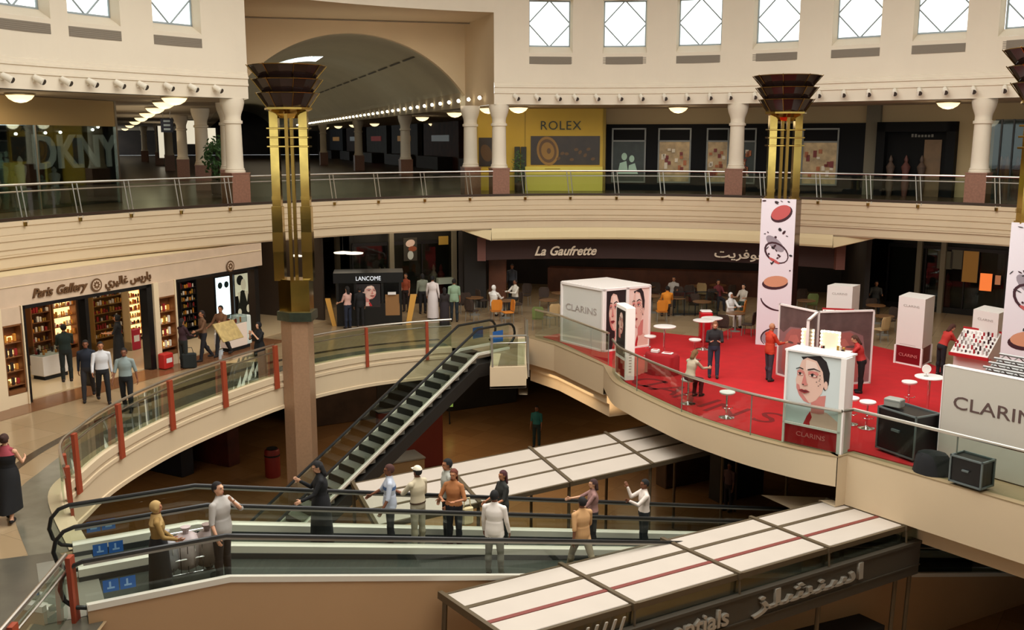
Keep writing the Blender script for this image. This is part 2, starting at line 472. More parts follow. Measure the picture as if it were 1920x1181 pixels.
o = struct(b, 'beam_concourse'); o.location = FA.loc(); o.rotation_euler = (0, 0, FA.rz)
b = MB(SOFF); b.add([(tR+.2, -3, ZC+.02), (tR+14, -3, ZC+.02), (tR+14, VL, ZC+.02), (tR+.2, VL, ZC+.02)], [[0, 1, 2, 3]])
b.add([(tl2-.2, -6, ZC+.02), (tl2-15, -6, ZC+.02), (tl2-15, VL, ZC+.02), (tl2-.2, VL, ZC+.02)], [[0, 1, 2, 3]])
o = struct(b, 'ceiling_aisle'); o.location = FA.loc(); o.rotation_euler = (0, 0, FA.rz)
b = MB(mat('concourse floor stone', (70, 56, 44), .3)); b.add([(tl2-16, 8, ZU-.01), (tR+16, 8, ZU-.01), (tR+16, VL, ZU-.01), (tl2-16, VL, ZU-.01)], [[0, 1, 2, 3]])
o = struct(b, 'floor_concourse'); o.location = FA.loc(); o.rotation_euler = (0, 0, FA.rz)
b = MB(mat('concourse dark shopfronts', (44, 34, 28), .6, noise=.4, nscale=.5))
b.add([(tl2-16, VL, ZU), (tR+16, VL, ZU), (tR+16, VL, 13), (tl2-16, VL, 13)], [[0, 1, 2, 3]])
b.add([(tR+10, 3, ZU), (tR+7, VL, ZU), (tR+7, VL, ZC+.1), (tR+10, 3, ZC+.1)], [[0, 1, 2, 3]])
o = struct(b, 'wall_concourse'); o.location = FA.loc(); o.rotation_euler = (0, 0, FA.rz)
# unseen outer walls, put in to keep stray sky light out of the levels
b = MB(BLACKM); b.sweep(full, [(16.5, -5), (16.5, 4.99)], closed=True); struct(b, 'wall_outer')
# ---------------------------------------------------------------- columns of the gallery
def make_column(name):
    t = thing(name, 'x', 'column')
    m_ = MB(WALL)
    m_.lathe([(.36, 1.16), (.36, 1.22), (.33, 1.25), (.34, 1.29), (.305, 1.33), (.30, 1.6), (.285, 2.75), (.28, 2.88)], n=28)
    m_.build('shaft', t, True)
    c = MB(WALL)
    c.lathe([(.28, 2.86), (.335, 2.88), (.335, 2.97), (.285, 2.99), (.285, 3.12), (.30, 3.2), (.38, 3.42), (.42, 3.6), (.42, ZC-ZU)], n=28)
    c.build('capital', t, True)
    p_ = MB(GRANP); p_.box(-.36, .36, -.36, .36, 0, 1.12); p_.box(-.38, .38, -.38, .38, 1.12, 1.16); p_.build('pedestal', t)
    return t
c0 = make_column('gallery_column')
places = [(455, 'pale round gallery column beside the left brass post, at the concourse mouth'), (940, 'pale round gallery column just left of the yellow shopfront'),
          (1374, 'pale round gallery column in front of the black shopfront with framed windows'), (1825, 'pale round gallery column at the right end, past the dark shop entrance')]
for i, (px, lb) in enumerate(places):
    loc, rz = rframe(S(px), .38, ZU)
    if i == 0: c0.location = loc; c0.rotation_euler = (0, 0, rz); c0['label'] = lb; c0['group'] = 'columns round the gallery'
    else: dup(c0, loc, rz, lb, 'columns round the gallery')
for px, Y, lb in [(882, 43.2, 'first pale column of the right hand row, standing behind the ring column'), (760, 60, 'second pale column along the right side of the concourse'),
                  (672, 76, 'third pale column along the right side of the concourse'), (606, 93, 'fourth and farthest column along the right side of the concourse'),
                  (428, 39.5, 'pale concourse column close behind the left ring column'), (378, 46.5, 'pale concourse column left of the potted shrub'), (341, 60, 'third pale column down the left aisle of the concourse'),
                  (316, 76, 'fourth pale column down the left aisle of the concourse'), (297, 94, 'farthest pale column down the left aisle of the concourse'), (270, 108, 'last dim column at the end of the left aisle')]:
    X = (px-960)/FPX*(Y*cp_)
    dup(c0, (X, Y, ZU), FA.rz, lb, 'columns of the concourse')
# ---------------------------------------------------------------- gallery railing
def gallery_rail(s0, s1, label, post_s):
    t = thing('gallery_railing', label, 'railing', (0, 0, 0), 0, 'glass railings round the gallery')
    zt = 6.03
    b = MB(STEEL); b.tube([(x, y, zt) for x, y in rpath(s0, s1, -.02, .6)], .035, 8); b.build('top_rail', t, True)
    b = MB(STEEL); b.tube([(x, y, zt-.2) for x, y in rpath(s0, s1, .0, .6)], .022, 6); b.build('lower_rail', t, True)
    b = MB(RGLASS); b.sweep(rpath(s0, s1, .04, .6), [(0, 5.08), (0, 5.92)]); b.build('glass_panel', t)
    for s in post_s:
        if not (s0 < s < s1): continue
        b = MB(STEEL)
        p, d, n = ring_at(s)
        for k in (-.10, .06):
            a = p+d*(k+.06)-n*.05; c = p+d*(k-.06)-n*.03
            b.cyl((a.x, a.y, 4.93), (c.x, c.y, zt-.02), .02, n=6)
        po = b.build('post', t)
        b = MB(BRASSD); q = p-n*.09
        b.cyl((q.x, q.y, 4.84), (q.x, q.y, 4.96), .05, .06, n=8); b.cyl((p.x, p.y, 4.95), (q.x, q.y, 4.92), .03, n=6); b.build('bracket', po)
ppx = [43, 147, 243, 337, 429, 625, 708, 795, 880, 984, 1069, 1156, 1242, 1328, 1430, 1535, 1629, 1722, 1870]
ps = [S(p) for p in ppx]
ps += [ps[0]-2.2*k for k in range(1, 5)]+[ps[-1]+2.0*k for k in range(1, 6)]
cs = [S(p) for p in (455, 940, 1374, 1825)]
for a, c, lb in [(ps[0]-9, cs[0]-.36, 'gallery glass railing in front of the fashion window, left of the first column'),
                 (cs[0]+.36, cs[1]-.36, 'gallery glass railing across the mouth of the vaulted concourse'),
                 (cs[1]+.36, cs[2]-.36, 'gallery glass railing before the yellow shopfront and first framed windows'),
                 (cs[2]+.36, cs[3]-.36, 'gallery glass railing before the dark shop entrance, between the two right columns'),
                 (cs[3]+.36, cs[3]+12, 'gallery glass railing at the right edge, past the last column')]:
    gallery_rail(a, c, lb, ps)
# ---------------------------------------------------------------- spotlights on the cornice
CANW = mat('white lamp housing', (238, 230, 214), .4)
LENS = mat('lamp lens', (250, 240, 215), .3, emit=1.5)
spx = [27, 85, 135, 183, 233, 275, 323, 368, 413, 965, 1004, 1043, 1075, 1115, 1158, 1198, 1241, 1283, 1325, 1362, 1408, 1527, 1572, 1618, 1665, 1710, 1757, 1809, 1867]
proto = None
for px in spx:
    loc, rz = rframe(S(px), -.02, 8.98)
    if proto is None:
        t = thing('cornice_spotlight', 'small white spotlight on the cornice below the clerestory windows', 'spotlight', loc, rz, 'spotlights along the cornice')
        b = MB(CANW); b.box(-.05, .05, -.03, .04, -.02, .12); b.build('bracket', t)
        b = MB(CANW); b.cyl((-.02, -.03, .12), (.07, -.30, -.03), .085, .10, n=14); b.build('can', t, True)
        b = MB(mat('lamp mouth', (60, 52, 44), .5)); b.cyl((.07, -.30, -.03), (.0705, -.304, -.032), .088, n=14); b.build('lens', t)
        proto = t
    else: dup(proto, loc, rz)
# ---------------------------------------------------------------- bowl lamps under the gallery soffit
BOWL = mat('lamp bowl', (255, 236, 196), .5, emit=1.6, ecol=(255, 226, 170))
BOWLM = mat('lamp rim', (180, 160, 120), .4, .4)
def bowl_lamp(loc, label, group, watts=0., first=[None]):
    if first[0] is None:
        t = thing('ceiling_lamp', label, 'ceiling lamp', loc, 0, group)
        b = MB(BOWL); b.lathe([(.02, -.30), (.18, -.27), (.33, -.18), (.42, -.06)], n=20); b.build('bowl', t, True)
        b = MB(BOWLM); b.lathe([(.42, -.07), (.45, -.05), (.45, -.02), (.40, -.02)], n=20); b.lathe([(.05, -.05), (.05, .0)], n=10); b.build('rim', t, True)
        first[0] = t
    else: t = dup(first[0], loc, 0, label, group)
    if watts:
        l = bpy.data.lights.new('lamp_glow', 'POINT'); l.energy = watts; l.color = (1, .84, .6); l.shadow_soft_size = .3
        o = bpy.data.objects.new('lamp_glow', l); col.objects.link(o); o.location = (loc[0], loc[1], loc[2]-.6)
    return t
for px, lb, off in [(140, 'bowl lamp under the gallery soffit above the fashion window', 2.2), (990, 'bowl lamp under the gallery soffit right of the second column', 2.2),
               (1257, 'bowl lamp under the soffit above the black framed windows', 2.4), (1742, 'bowl lamp under the soffit above the dark shop entrance', 2.0)]:
    loc, rz = rframe(S(px), off, ZC); bowl_lamp(loc, lb, 'bowl lamps under the gallery soffit', 14)
for px, py in [(917, 212), (855, 219), (795, 226), (815, 236), (762, 233), (707, 236), (668, 238), (640, 240), (616, 242)]:
    Y = (8.5-EYE)*FPX/(262-py); bowl_lamp(((px-960)/FPX*Y, Y, ZC), 'bowl lamp hanging in the right hand aisle of the concourse', 'bowl lamps in the right aisle', 10 if Y < 70 else 0)
for i, (px, py) in enumerate([(341, 196), (322, 203), (305, 212), (290, 220), (278, 227), (266, 233), (256, 239), (247, 244), (239, 249)]):
    Y = (8.5-EYE)*FPX/(262-py); bowl_lamp(((px-960)/FPX*Y, Y, ZC), 'bowl lamp in the row down the left aisle of the concourse', 'bowl lamps in the left aisle', 10 if i < 4 else 0)
# ---------------------------------------------------------------- string of bulbs on the concourse beam
BULB = mat('bulb glow', (255, 246, 220), .4, emit=5.)
first = None
for k in range(46):
    y = -3.2+1.78*k
    p = FA.loc(tR-.22, y, 9.05)
    if first is None:
        b = MB(BULB); b.ell((0, 0, 0), (.085, .085, .085), 8, 6); b.m(BRASSD); b.cyl((0, 0, 0), (.12, .03, .06), .03, n=6)
        first = b.build('light_bulb', smooth=True); o = first
        tag(o, 'small glowing globe bulb in the string along the concourse beam', 'light bulb', 'string of bulbs along the concourse')
    else:
        o = first.copy(); col.objects.link(o)
    o.location = p; o.rotation_euler = (0, 0, FA.rz)
# ---------------------------------------------------------------- shops behind the gallery
# back wall of the right hand gallery
OB = 5.2
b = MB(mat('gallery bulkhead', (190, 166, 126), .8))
sA = S(1128)
b.sweep(rpath(sA, S(1900)+8, OB, .6), [(0, ZU), (0, ZC)]); struct(b, 'wall_gallery')
# watch shop, yellow
YEL = mat('mustard shop panel', (206, 170, 50), .5, noise=.05, nscale=1.)
YELL = mat('bright yellow counter', (226, 206, 88), .5)
YD = mat('yellow panel joint', (150, 124, 40), .6)
A = PY(896, 360, 46.2); B = PY(1129, 360, 46.0)
F = Frame(A, B, ZU)
t = thing('watch_shop_front', 'mustard yellow watch shop front with a crown watch picture behind the second column', 'shop front', F.loc(), F.rz)
L = F.len; H = ZC-ZU-.02
b = MB(YEL); b.box(0, L, 0, .5, 0, H); b.build('fascia_wall', t)
b = MB(YD); b.box(-.04, .0, -.03, .5, 0, H); b.box(L, L+.12, -.05, .5, 0, H)
xa, za = F.at(985, 312); b.box(xa-.03, xa, -.02, 0, 0, H); b.build('edge_trim', t)
def px_rect(F, x0, y0, x1, y1):
    a, zb = F.at(x0, y1); c, zt = F.at(x1, y0); return a, c, zb, zt
a, c, z0, z1 = px_rect(F, 995, 255, 1125, 309)
b = MB(mat('dark watch poster', (52, 40, 28), .3, noise=.3, nscale=1.5)); b.box(a, c, -.04, 0, z0, z1)
WG = mat('poster gold', (150, 110, 40), .4); WD = mat('poster dark gold', (96, 66, 26), .4)
cx, cz = F.at(1027, 283)
b.m(WG).disc(cx, cz, .5, .66, -.045, .2, 28); b.m(WD).disc(cx, cz, .4, .54, -.05, .2, 28); b.m(WG).disc(cx, cz, .3, .4, -.055, .2, 24); b.m(WD).disc(cx+.05, cz, .09, .13, -.06)
for i in range(9):
    x = a+1.3+i*.2+random.uniform(-.05, .05); b.m(WD).disc(x, z0+.2+random.random()*.6, .1, .07, -.046, random.random())
b.build('poster', t)
a, c, z0, z1 = px_rect(F, 898, 258, 926, 312); b = MB(mat('dark watch poster', (52, 40, 28))); b.box(a, c, -.04, 0, z0, z1); b.m(WD).disc((a+c)/2, z1-.7, .25, .4, -.05, .3); b.build('side_poster', t)
a, c, z0, z1 = px_rect(F, 1014, 226, 1090, 243)
text_part('ROLEX', (z1-z0)*1.38, mat('shop letters dark green', (36, 44, 24), .4), t, (a, -.03, z0), 'lettering', .02, width=c-a, space=1.1)
a, c, z0, z1 = px_rect(F, 985, 312, 1129, 364)
b = MB(YELL); b.cbox(a, c, -.55, 0, 0, z1, .01); b.build('counter', t)
b = MB(YD); b.box(a, c, -.56, -.55, z1*.62, z1*.62+.015); b.box(a+.9, a+1.6, -.56, -.55, z1*.9, z1*.9+.03); b.build('counter_joint', t)
for i in range(2):
    b = MB(mat('dark display post', (40, 42, 30), .5)); x, _ = F.at(970+i*12, 300); b.box(x-.12, x+.12, -.3, -.02, 0, 2.0); b.build('display_post', t)
# framed black shopfront
def shop_bay(px0, px1, off):
    s0, s1 = S(px0), S(px1); p0, _, n0 = ring_at(s0); p1, _, n1 = ring_at(s1)
    return Frame(p0+n0*off, p1+n1*off, ZU)
def fit(px0, px1, py, off_s=1255):
    # frame through two picture columns at a given offset behind the ring
    lo = None
    def solve(px):
        best = None
        for k in range(0, 1600):
            s = S(935)+k*.025
            p, d, n = ring_at(s); q = p+n*(OB-.25); x, y = PR(q.x, q.y, ZU)
            if best is None or abs(x-px) < best[0]: best = (abs(x-px), q)
        return best[1]
    return Frame(solve(px0), solve(px1), ZU)
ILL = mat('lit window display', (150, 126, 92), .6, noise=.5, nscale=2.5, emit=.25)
fr = mat('black shop frame', (12, 11, 13), .7, spec=.2)
def black_shop():
    F1 = fit(1136, 1372, 340); F2 = fit(1372, 1615, 340)
    t = thing('black_shop_front', 'black shopfront with pale rimmed square windows behind the gallery railing', 'shop front', F1.loc(), F1.rz)
    for F, cells in ((F1, [(1146, 1212), (1232, 1297), (1322, 1368)]), (F2, [(1382, 1420), (1500, 1575)])):
        hold = bpy.data.objects.new('facade', None)
        a0, zt = F.at(1255 if F is F1 else 1500, 228)
        Hh = ZC-ZU-.72
        b = MB(fr); b.box(0, F.len, 0, .22, 0, Hh)
        # windows recessed as their own parts, in front of the black slab
        body = b.build('facade', t)
        M = Matrix.Translation(Vector(F.loc())) @ Matrix.Rotation(F.rz, 4, 'Z'); M0 = (Matrix.Translation(Vector(F1.loc())) @ Matrix.Rotation(F1.rz, 4, 'Z')).inverted()
        body.matrix_local = M0 @ M
        for i, (x0, x1) in enumerate(cells):
            a, c, z0, z1 = px_rect(F, x0, 240, x1, 345); z0 = .35
            w = MB(mat('pale window rim', (120, 120, 116), .4, .4))
            for q in ((a, a+.07, z0, z1), (c-.07, c, z0, z1), (a, c, z1-.07, z1), (a, c, z0, z0+.07), (a, c, z1-.62, z1-.55)): w.box(q[0], q[1], -.06, 0, q[2], q[3])
            wo = w.build('window_frame', t); wo.matrix_local = M0 @ M
            d = MB(ILL if i else mat('dark display', (40, 48, 44), .4, noise=.3)); d.box(a+.07, c-.07, -.02, 0, z0+.07, z1-.62)
            if F is F1 and i == 0:   # picture of a couple
                g1 = mat('poster pale green', (170, 200, 180), .5); d.m(g1)
                cx = (a+c)/2
                d.disc(cx-.2, z1-1.3, .13, .17, -.025); d.disc(cx+.15, z1-1.4, .12, .16, -.026); d.flat([(cx-.5, z0+.4), (cx-.4, z1-1.6), (cx-.1, z1-1.5), (cx, z0+.4)], -.027); d.flat([(cx-.02, z0+.4), (cx+.02, z1-1.7), (cx+.3, z1-1.6), (cx+.45, z0+.4)], -.028)
            else:
                for k in range(14):
                    d.m(random.choice([mat('display copper', (170, 96, 52), .4), mat('display white', (214, 200, 180), .4), mat('display red', (120, 40, 36), .5)]))
                    x = random.uniform(a+.2, c-.2); z = random.uniform(z0+.2, z1-1.0); d.box(x-.07, x+.07, -.08, -.02, z, z+random.uniform(.08, .3))
            do = d.build('display', t); do.matrix_local = M0 @ M
    return t
black_shop()
# pier and dark entrance
F = fit(1640, 1786, 340)
t = thing('shop_entrance', 'dark shop entrance with a wooden door, right of the grey pier on the gallery', 'shop front', F.loc(), F.rz)
Hh = ZC-ZU-.7
b = MB(fr); b.box(0, F.len, .12, .2, 0, Hh); b.box(0, .35, -.3, .2, 0, Hh); b.box(F.len-.35, F.len, -.3, .2, 0, Hh); b.box(0, F.len, -.3, .2, Hh-.4, Hh); b.build('surround', t)
a, c, z0, z1 = px_rect(F, 1728, 262, 1766, 340); b = MB(mat('entrance door wood', (112, 84, 54), .5, noise=.15)); b.box(a, c, .04, .12, 0, z1); b.build('door', t)
for k in range(3):
    x = .6+k*.62; b = MB([mat('mannequin dim', (84, 66, 56), .6), mat('mannequin dim rose', (96, 56, 50), .6)][k % 2])
    b.lathe([(.10, 0), (.16, .5), (.12, .9), (.19, 1.2), (.06, 1.4), (.09, 1.5), (.02, 1.68)], (x, -.12, 0), 10); b.build('mannequin', t, True)
b = MB(mat('dim sign letters', (120, 116, 108), .5))
for k in range(7): b.box(F.len*.42+k*.13, F.len*.42+k*.13+.08, .09, .12, Hh-.62, Hh-.62+random.uniform(.08, .14))
b.build('sign', t)
F = fit(1616, 1641, 340); b = MB(mat('grey pier', (112, 104, 88), .8)); b.box(0, F.len, 0, .4, 0, ZC-ZU); o = struct(b, 'wall_pier'); o.location = F.loc(); o.rotation_euler = (0, 0, F.rz)
F = fit(1852, 1990, 340)
t = thing('glass_shop_front', 'dim glass shopfront right of the last gallery column', 'shop front', F.loc(), F.rz)
b = MB(BLACK); b.box(0, F.len, .18, .24, 0, 3.1)
for k in range(7): b.box(k*F.len/6-.03, k*F.len/6+.03, -.5, -.44, 0, 3.1)
b.build('frame', t)
b = MB(SGLASS); b.box(0, F.len, -.46, -.45, 0, 3.05); b.build('glazing', t)
for k in range(10):
    b = MB(random.choice([mat('display copper', (170, 96, 52)), mat('dark figure', (44, 40, 44), .7), mat('display red', (120, 40, 36))])); x = random.uniform(.3, F.len-.3)
    b.lathe([(.14, 0), (.18, .5), (.12, .9), (.19, 1.2), (.06, 1.4), (.09, 1.5), (.02, 1.68)], (x, -.1, 0), 10); b.build('mannequin', t, True)
# ---------------------------------------------------------------- fashion shop on the left of the gallery
A = P2(0, 0, 0)
FD = Frame(((0-960)/FPX*31.6, 31.6*1.0), ((231-960)/FPX*37.6, 37.6), ZU)
FD = Frame((FD.o.x-FD.d.x*6, FD.o.y-FD.d.y*6), (FD.o.x+FD.d.x*FD.len, FD.o.y+FD.d.y*FD.len), ZU)
t = thing('fashion_shop_front', 'glass fashion shopfront with giant pale letters, at the left end of the gallery', 'shop front', FD.loc(), FD.rz)
L = FD.len; a, z_b = FD.at(150, 236)
b = MB(mat('tan bulkhead', (168, 142, 96), .8)); b.box(0, L, -.02, .4, z_b, ZC-ZU-.02); b.build('bulkhead', t)
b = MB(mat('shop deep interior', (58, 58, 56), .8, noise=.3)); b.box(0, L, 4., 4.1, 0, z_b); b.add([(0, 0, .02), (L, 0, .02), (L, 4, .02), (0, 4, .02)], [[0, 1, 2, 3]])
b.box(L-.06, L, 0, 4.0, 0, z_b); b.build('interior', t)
b = MB(STEEL); b.box(L-.10, L, -.05, .05, 0, ZC-ZU-.02)
b.build('corner_post', t)
x, _ = FD.at(70, 300); b = MB(STEEL); b.box(x-.03, x+.03, -.02, .04, 0, z_b); b.build('mullion', t)
b = MB(SGLASS); b.box(0, L-.1, .0, .012, 0, z_b); b.build('glazing', t)
a, z1 = FD.at(75, 250); c, z0 = FD.at(226, 330)
x0, zt_ = FD.at(66, 249); x1, zb_ = FD.at(230, 306)
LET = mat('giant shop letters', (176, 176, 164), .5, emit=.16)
x1, zb_ = FD.at(228, 310)
text_part('DKNY', (zt_-zb_)*1.37, LET, t, (x0, .12, zb_), 'lettering', .04, width=x1-x0, bold=.03)
b = MB(mat('band of dark ceiling', (34, 32, 34), .6)); x0, zq = FD.at(72, 247); b.box(x0, L-.12, .3, 3.9, zq, z_b); b.build('ceiling_band', t)
DL = mat('downlight spark', (255, 250, 235), .4, emit=12.)
for px, py in [(97, 249), (125, 248), (185, 243), (195, 238), (42, 251)]:
    x, z = FD.at(px, py); b = MB(DL); b.ell((x, .25, z), (.05, .05, .05), 8, 6); b.build('downlight', t)
for k, (px, h) in enumerate([(15, 1.75), (50, 1.7), (75, 1.75), (80, 1.3), (112, 1.1), (145, 1.35), (25, 1.2)]):
    x, _ = FD.at(px, 360)
    b = MB([mat('mannequin pale', (176, 160, 140)), mat('mannequin green', (86, 116, 104), .7), mat('mannequin white', (200, 196, 186), .7)][k % 3])
    q = h/1.7; b.lathe([(.10*q, .0), (.17, .45*q), (.12, .9*q), (.2, 1.25*q), (.19, 1.38*q), (.06, 1.45*q), (.10, 1.56*q), (.02, 1.7*q)], (x, .7+.2*(k % 2), .02), 12); b.build('mannequin', t, True)
b = MB(mat('hanging clothes dark', (50, 30, 30), .9)); x, z = FD.at(3, 290); x2, z2 = FD.at(62, 274)
for k in range(7): b.box(x+k*.24, x+k*.24+.16, 1.0, 1.3, .9, 1.75)
b.m(STEEL).cyl((x, 1.15, 1.9), (x2, 1.15, 1.9), .02); b.build('clothes_rail', t)
# aisle wall beyond the shop corner and bright patch of daylight between the far columns
q = FD.o+FD.d*FD.len
b = MB(AW); e = q+AX*90-AN*16
b.quad((q.x, q.y, ZU), (e.x, e.y, ZU), (e.x, e.y, ZC), (q.x, q.y, ZC)); struct(b, 'wall_aisle')
LITW = mat('lit shop window far', (240, 230, 204), .5, emit=.8)
for px0, px1, py0, py1, Y, lb in [(350, 364, 226, 270, 70, 'glowing far shop window seen between two left aisle columns'), (299, 306, 236, 296, 90, 'narrow glowing far window at the end of the left aisle'), (386, 404, 240, 272, 60, 'pale lit far window behind the potted shrub')]:
    a = PY(px0, py1, Y); c = PY(px1, py0, Y)
    b = MB(LITW); b.box(a[0], c[0], Y, Y+.1, a[2], c[2]); b.m(BLACKM); b.box(a[0]-.1, a[0], Y-.02, Y+.1, a[2], c[2]); b.box(c[0], c[0]+.1, Y-.02, Y+.1, a[2], c[2]); tag(b.build('lit_shop_window'), lb, 'shop window')
# hanging blue sign in the left aisle
a = PY(302, 248, 50); c = PY(323, 222, 50)
t = thing('hanging_sign', 'small dark blue hanging sign board in the left aisle of the concourse', 'sign', (a[0], 50, a[2]))
b = MB(mat('navy sign', (26, 36, 60), .4)); b.box(0, c[0]-a[0], 0, .08, 0, c[2]-a[2]); b.build('board', t)
b = MB(mat('sign pale lines', (170, 190, 205), .5)); w = c[0]-a[0]
for k in range(3): b.box(w*.25, w*.8, -.01, 0, .1+k*.2, .2+k*.2)
b.build('symbol', t)
b = MB(STEEL); b.cyl((w*.2, .04, c[2]-a[2]), (w*.2, .04, ZC-a[2]), .015); b.cyl((w*.8, .04, c[2]-a[2]), (w*.8, .04, ZC-a[2]), .015); b.build('hanger', t)
# potted shrub
LEAF = mat('dark leaf', (62, 96, 48), .6, noise=.4, nscale=3.)
def shrub(loc, h, r, label, nm='potted_shrub', n=420):
    t = thing(nm, label, 'plant', loc)
    b = MB(mat('planter dark', (70, 50, 38), .6)); b.lathe([(r*.4, 0), (r*.5, .05), (r*.55, h*.22), (r*.5, h*.22), (r*.5, h*.2)], n=16); b.build('planter', t, True)
    b = MB(mat('stem bark', (60, 44, 30), .9)); b.cyl((0, 0, h*.2), (0, 0, h*.7), .04, .02, 7); b.build('stem', t)
    b = MB(LEAF)
    for i in range(n):
        u = random.gauss(0, 1), random.gauss(0, 1), random.gauss(0, 1); q = Vector(u).normalized()*random.uniform(.55, 1)
        c = Vector((q.x*r, q.y*r, h*.62+q.z*h*.38)); a = Vector((random.gauss(0, 1), random.gauss(0, 1), random.gauss(0, 1))).normalized(); w = a.orthogonal().normalized()
        s = r*.18
        b.quad(c-a*s, c+w*s*.4, c+a*s, c-w*s*.4)
    b.build('foliage', t)
    return t
Y = 42.5; shrub(((416-960)/FPX*Y, Y, ZU), 2.5, .68, 'round green shrub in a planter between the two left concourse columns')
shrub(((972-960)/FPX*44.5, 44.5, ZU), 1.9, .3, 'slim dark shrub beside the yellow shopfront, right of the second column', n=260)
# shopfront blocks down the right hand side of the concourse
bayc = [(70, 50, 44), (40, 44, 50), (84, 44, 36), (52, 44, 36), (60, 56, 48)]
for k in range(7):
    y0 = 4+k*13.; tt = tR+8.2-k*.4
    t = thing('concourse_shop', ['warm lit', 'dim grey', 'red lit', 'brown', 'pale', 'dim green', 'far'][k]+' shop bay along the right side of the vaulted concourse', 'shop front', FA.loc(tt, y0, ZU), FA.rz)
    b = MB(mat('shop bay %d' % k, bayc[k % 5], .6, noise=.35, nscale=1.2)); b.box(0, .4, 0, 12.4, 0, ZC-ZU); b.build('facade', t)
    b = MB(mat('shop bay light %d' % (k % 3), [(190, 140, 80), (150, 50, 44), (150, 156, 156)][k % 3], .5, emit=.18)); b.box(-.06, 0, 3, 9, 2.2, 2.7); b.build('sign_strip', t)
    b = MB(mat('shop bay counter', (40, 30, 26), .6)); b.box(-1.2, 0, 2, 10, 0, 1.0); b.build('counter', t)
# ---------------------------------------------------------------- middle floor and its edge
TH_ = math.radians(28); WD = Vector((math.cos(TH_), math.sin(TH_))); WN = Vector((-WD.y, WD.x)); SL = math.tan(math.radians(12))
f0 = Vector(P(400, 1008, .95)[:2]); r0 = Vector(P(427, 900, .95)[:2]); m0 = Vector(P(402, 944, .95)[:2])
OFFM = (m0-f0).dot(WN); OFFR = (r0-f0).dot(WN)
SB = -1.95      # where the flat head of the moving walkways begins
LENW = 24.0
def wz(s): return -max(0., s-.2)*SL if s > .2 else 0.
def wp(s, o, z=0.): q = f0+WD*s+WN*o; return (q.x, q.y, wz(s)+z)
L_EDGE = [(-6.0, 7.0), wp(SB+.25, -.22)[:2], wp(SB+.25, OFFR+.25)[:2], (-9.35, 19.6), (-9.6, 21.2), (-9.6, 23.0), (-9.18, 25.4), (-8.41, 27.7), (-7.4, 30.0), (-6.4, 31.6), (-4.94, 33.05), (-3.3, 34.0), (-2.15, 34.45)]
LAND = [(-1.55, 34.3), (-.68, 33.45), (-.72, 31.3), (.47, 31.45), (.52, 36.4)]
R_A = [P2(1040, 646), P2(1133, 686)]
R_B = [P2(1133, 686), P2(1147, 713), P2(1173, 727), P2(1207, 747), P2(1257, 768), P2(1357, 797), P2(1400, 822), P2(1470, 834), P2(1567, 854)]
R_B = [P2(1133, 686), P2(1150, 714), P2(1180, 732), P2(1220, 752), P2(1280, 779), P2(1340, 800), P2(1400, 819), P2(1470, 837), P2(1520, 848), P2(1570, 857)]
R_C = [P2(1590, 853), P2(1917, 947)]
dv = Vector(R_C[1])-Vector(R_C[0]); R_C.append(tuple(Vector(R_C[1])+dv*2.2))
curveL = catmull(L_EDGE[2:], False, 8)
curveB = catmull(R_B, False, 6)
void = L_EDGE[:2]+curveL+LAND+R_A[:1]+curveB+R_C+[(15.5, 2), (0, 2), (-5.5, 2)]
OUT = [(-34, -4), (34, -4), (34, 62), (-34, 62)]
def slab_with_hole(m, outer, hole, z):
    bm = bmesh.new()
    def loop(pts):
        vs = [bm.verts.new((x, y, z)) for x, y in pts]
        return [bm.edges.new((vs[i], vs[(i+1) % len(vs)])) for i in range(len(vs))]
    es = loop(outer)+loop(hole)
    bmesh.ops.triangle_fill(bm, edges=es, use_beauty=True)
    # drop triangles that fell inside the hole
    def inside(x, y):
        c = False; n = len(hole)
        for i in range(n):
            a, b = hole[i], hole[i-1]
            if (a[1] > y) != (b[1] > y) and x < (b[0]-a[0])*(y-a[1])/(b[1]-a[1])+a[0]: c = not c
        return c
    for f in list(bm.faces):
        c = f.calc_center_median()
        if inside(c.x, c.y): bm.faces.remove(f)
    bmesh.ops.recalc_face_normals(bm, faces=bm.faces)
    me = bpy.data.meshes.new('x'); bm.to_mesh(me); bm.free(); me.materials.append(m)
    o = bpy.data.objects.new('x', me); col.objects.link(o); o['kind'] = 'structure'
    return o
FLM = tiles('mall floor marble', (168, 144, 112), (158, 134, 102), 1.2, .16, .006, .5)
o = slab_with_hole(FLM, OUT, void, ZM); o.name = 'floor_mid'
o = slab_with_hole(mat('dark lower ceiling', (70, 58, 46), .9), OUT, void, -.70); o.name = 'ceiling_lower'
# borders in the marble
BORD = mat('brown marble border', (122, 82, 54), .2, noise=.1, nscale=3.)
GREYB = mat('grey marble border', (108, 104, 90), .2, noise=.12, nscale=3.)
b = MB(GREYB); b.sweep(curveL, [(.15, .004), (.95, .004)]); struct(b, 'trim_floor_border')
b = MB(mat('dark marble line', (70, 58, 44), .2)); b.sweep(curveL, [(1.5, .005), (1.75, .005)]); struct(b, 'trim_floor_line')
b = MB(mat('dark grey floor', (84, 80, 70), .22, noise=.15, nscale=1.5)); b.poly([P(-60, 1056, .0075), P(108, 1034, .0075), (*wp(SB+.2, OFFM)[:2], .0075), (*wp(SB+.2, -.22)[:2], .0075), (-6.05, 7.2, .0075), (-14, 7, .0075)]); struct(b, 'floor_dark_grey')  # darker grey polygon over the lower left of the floor
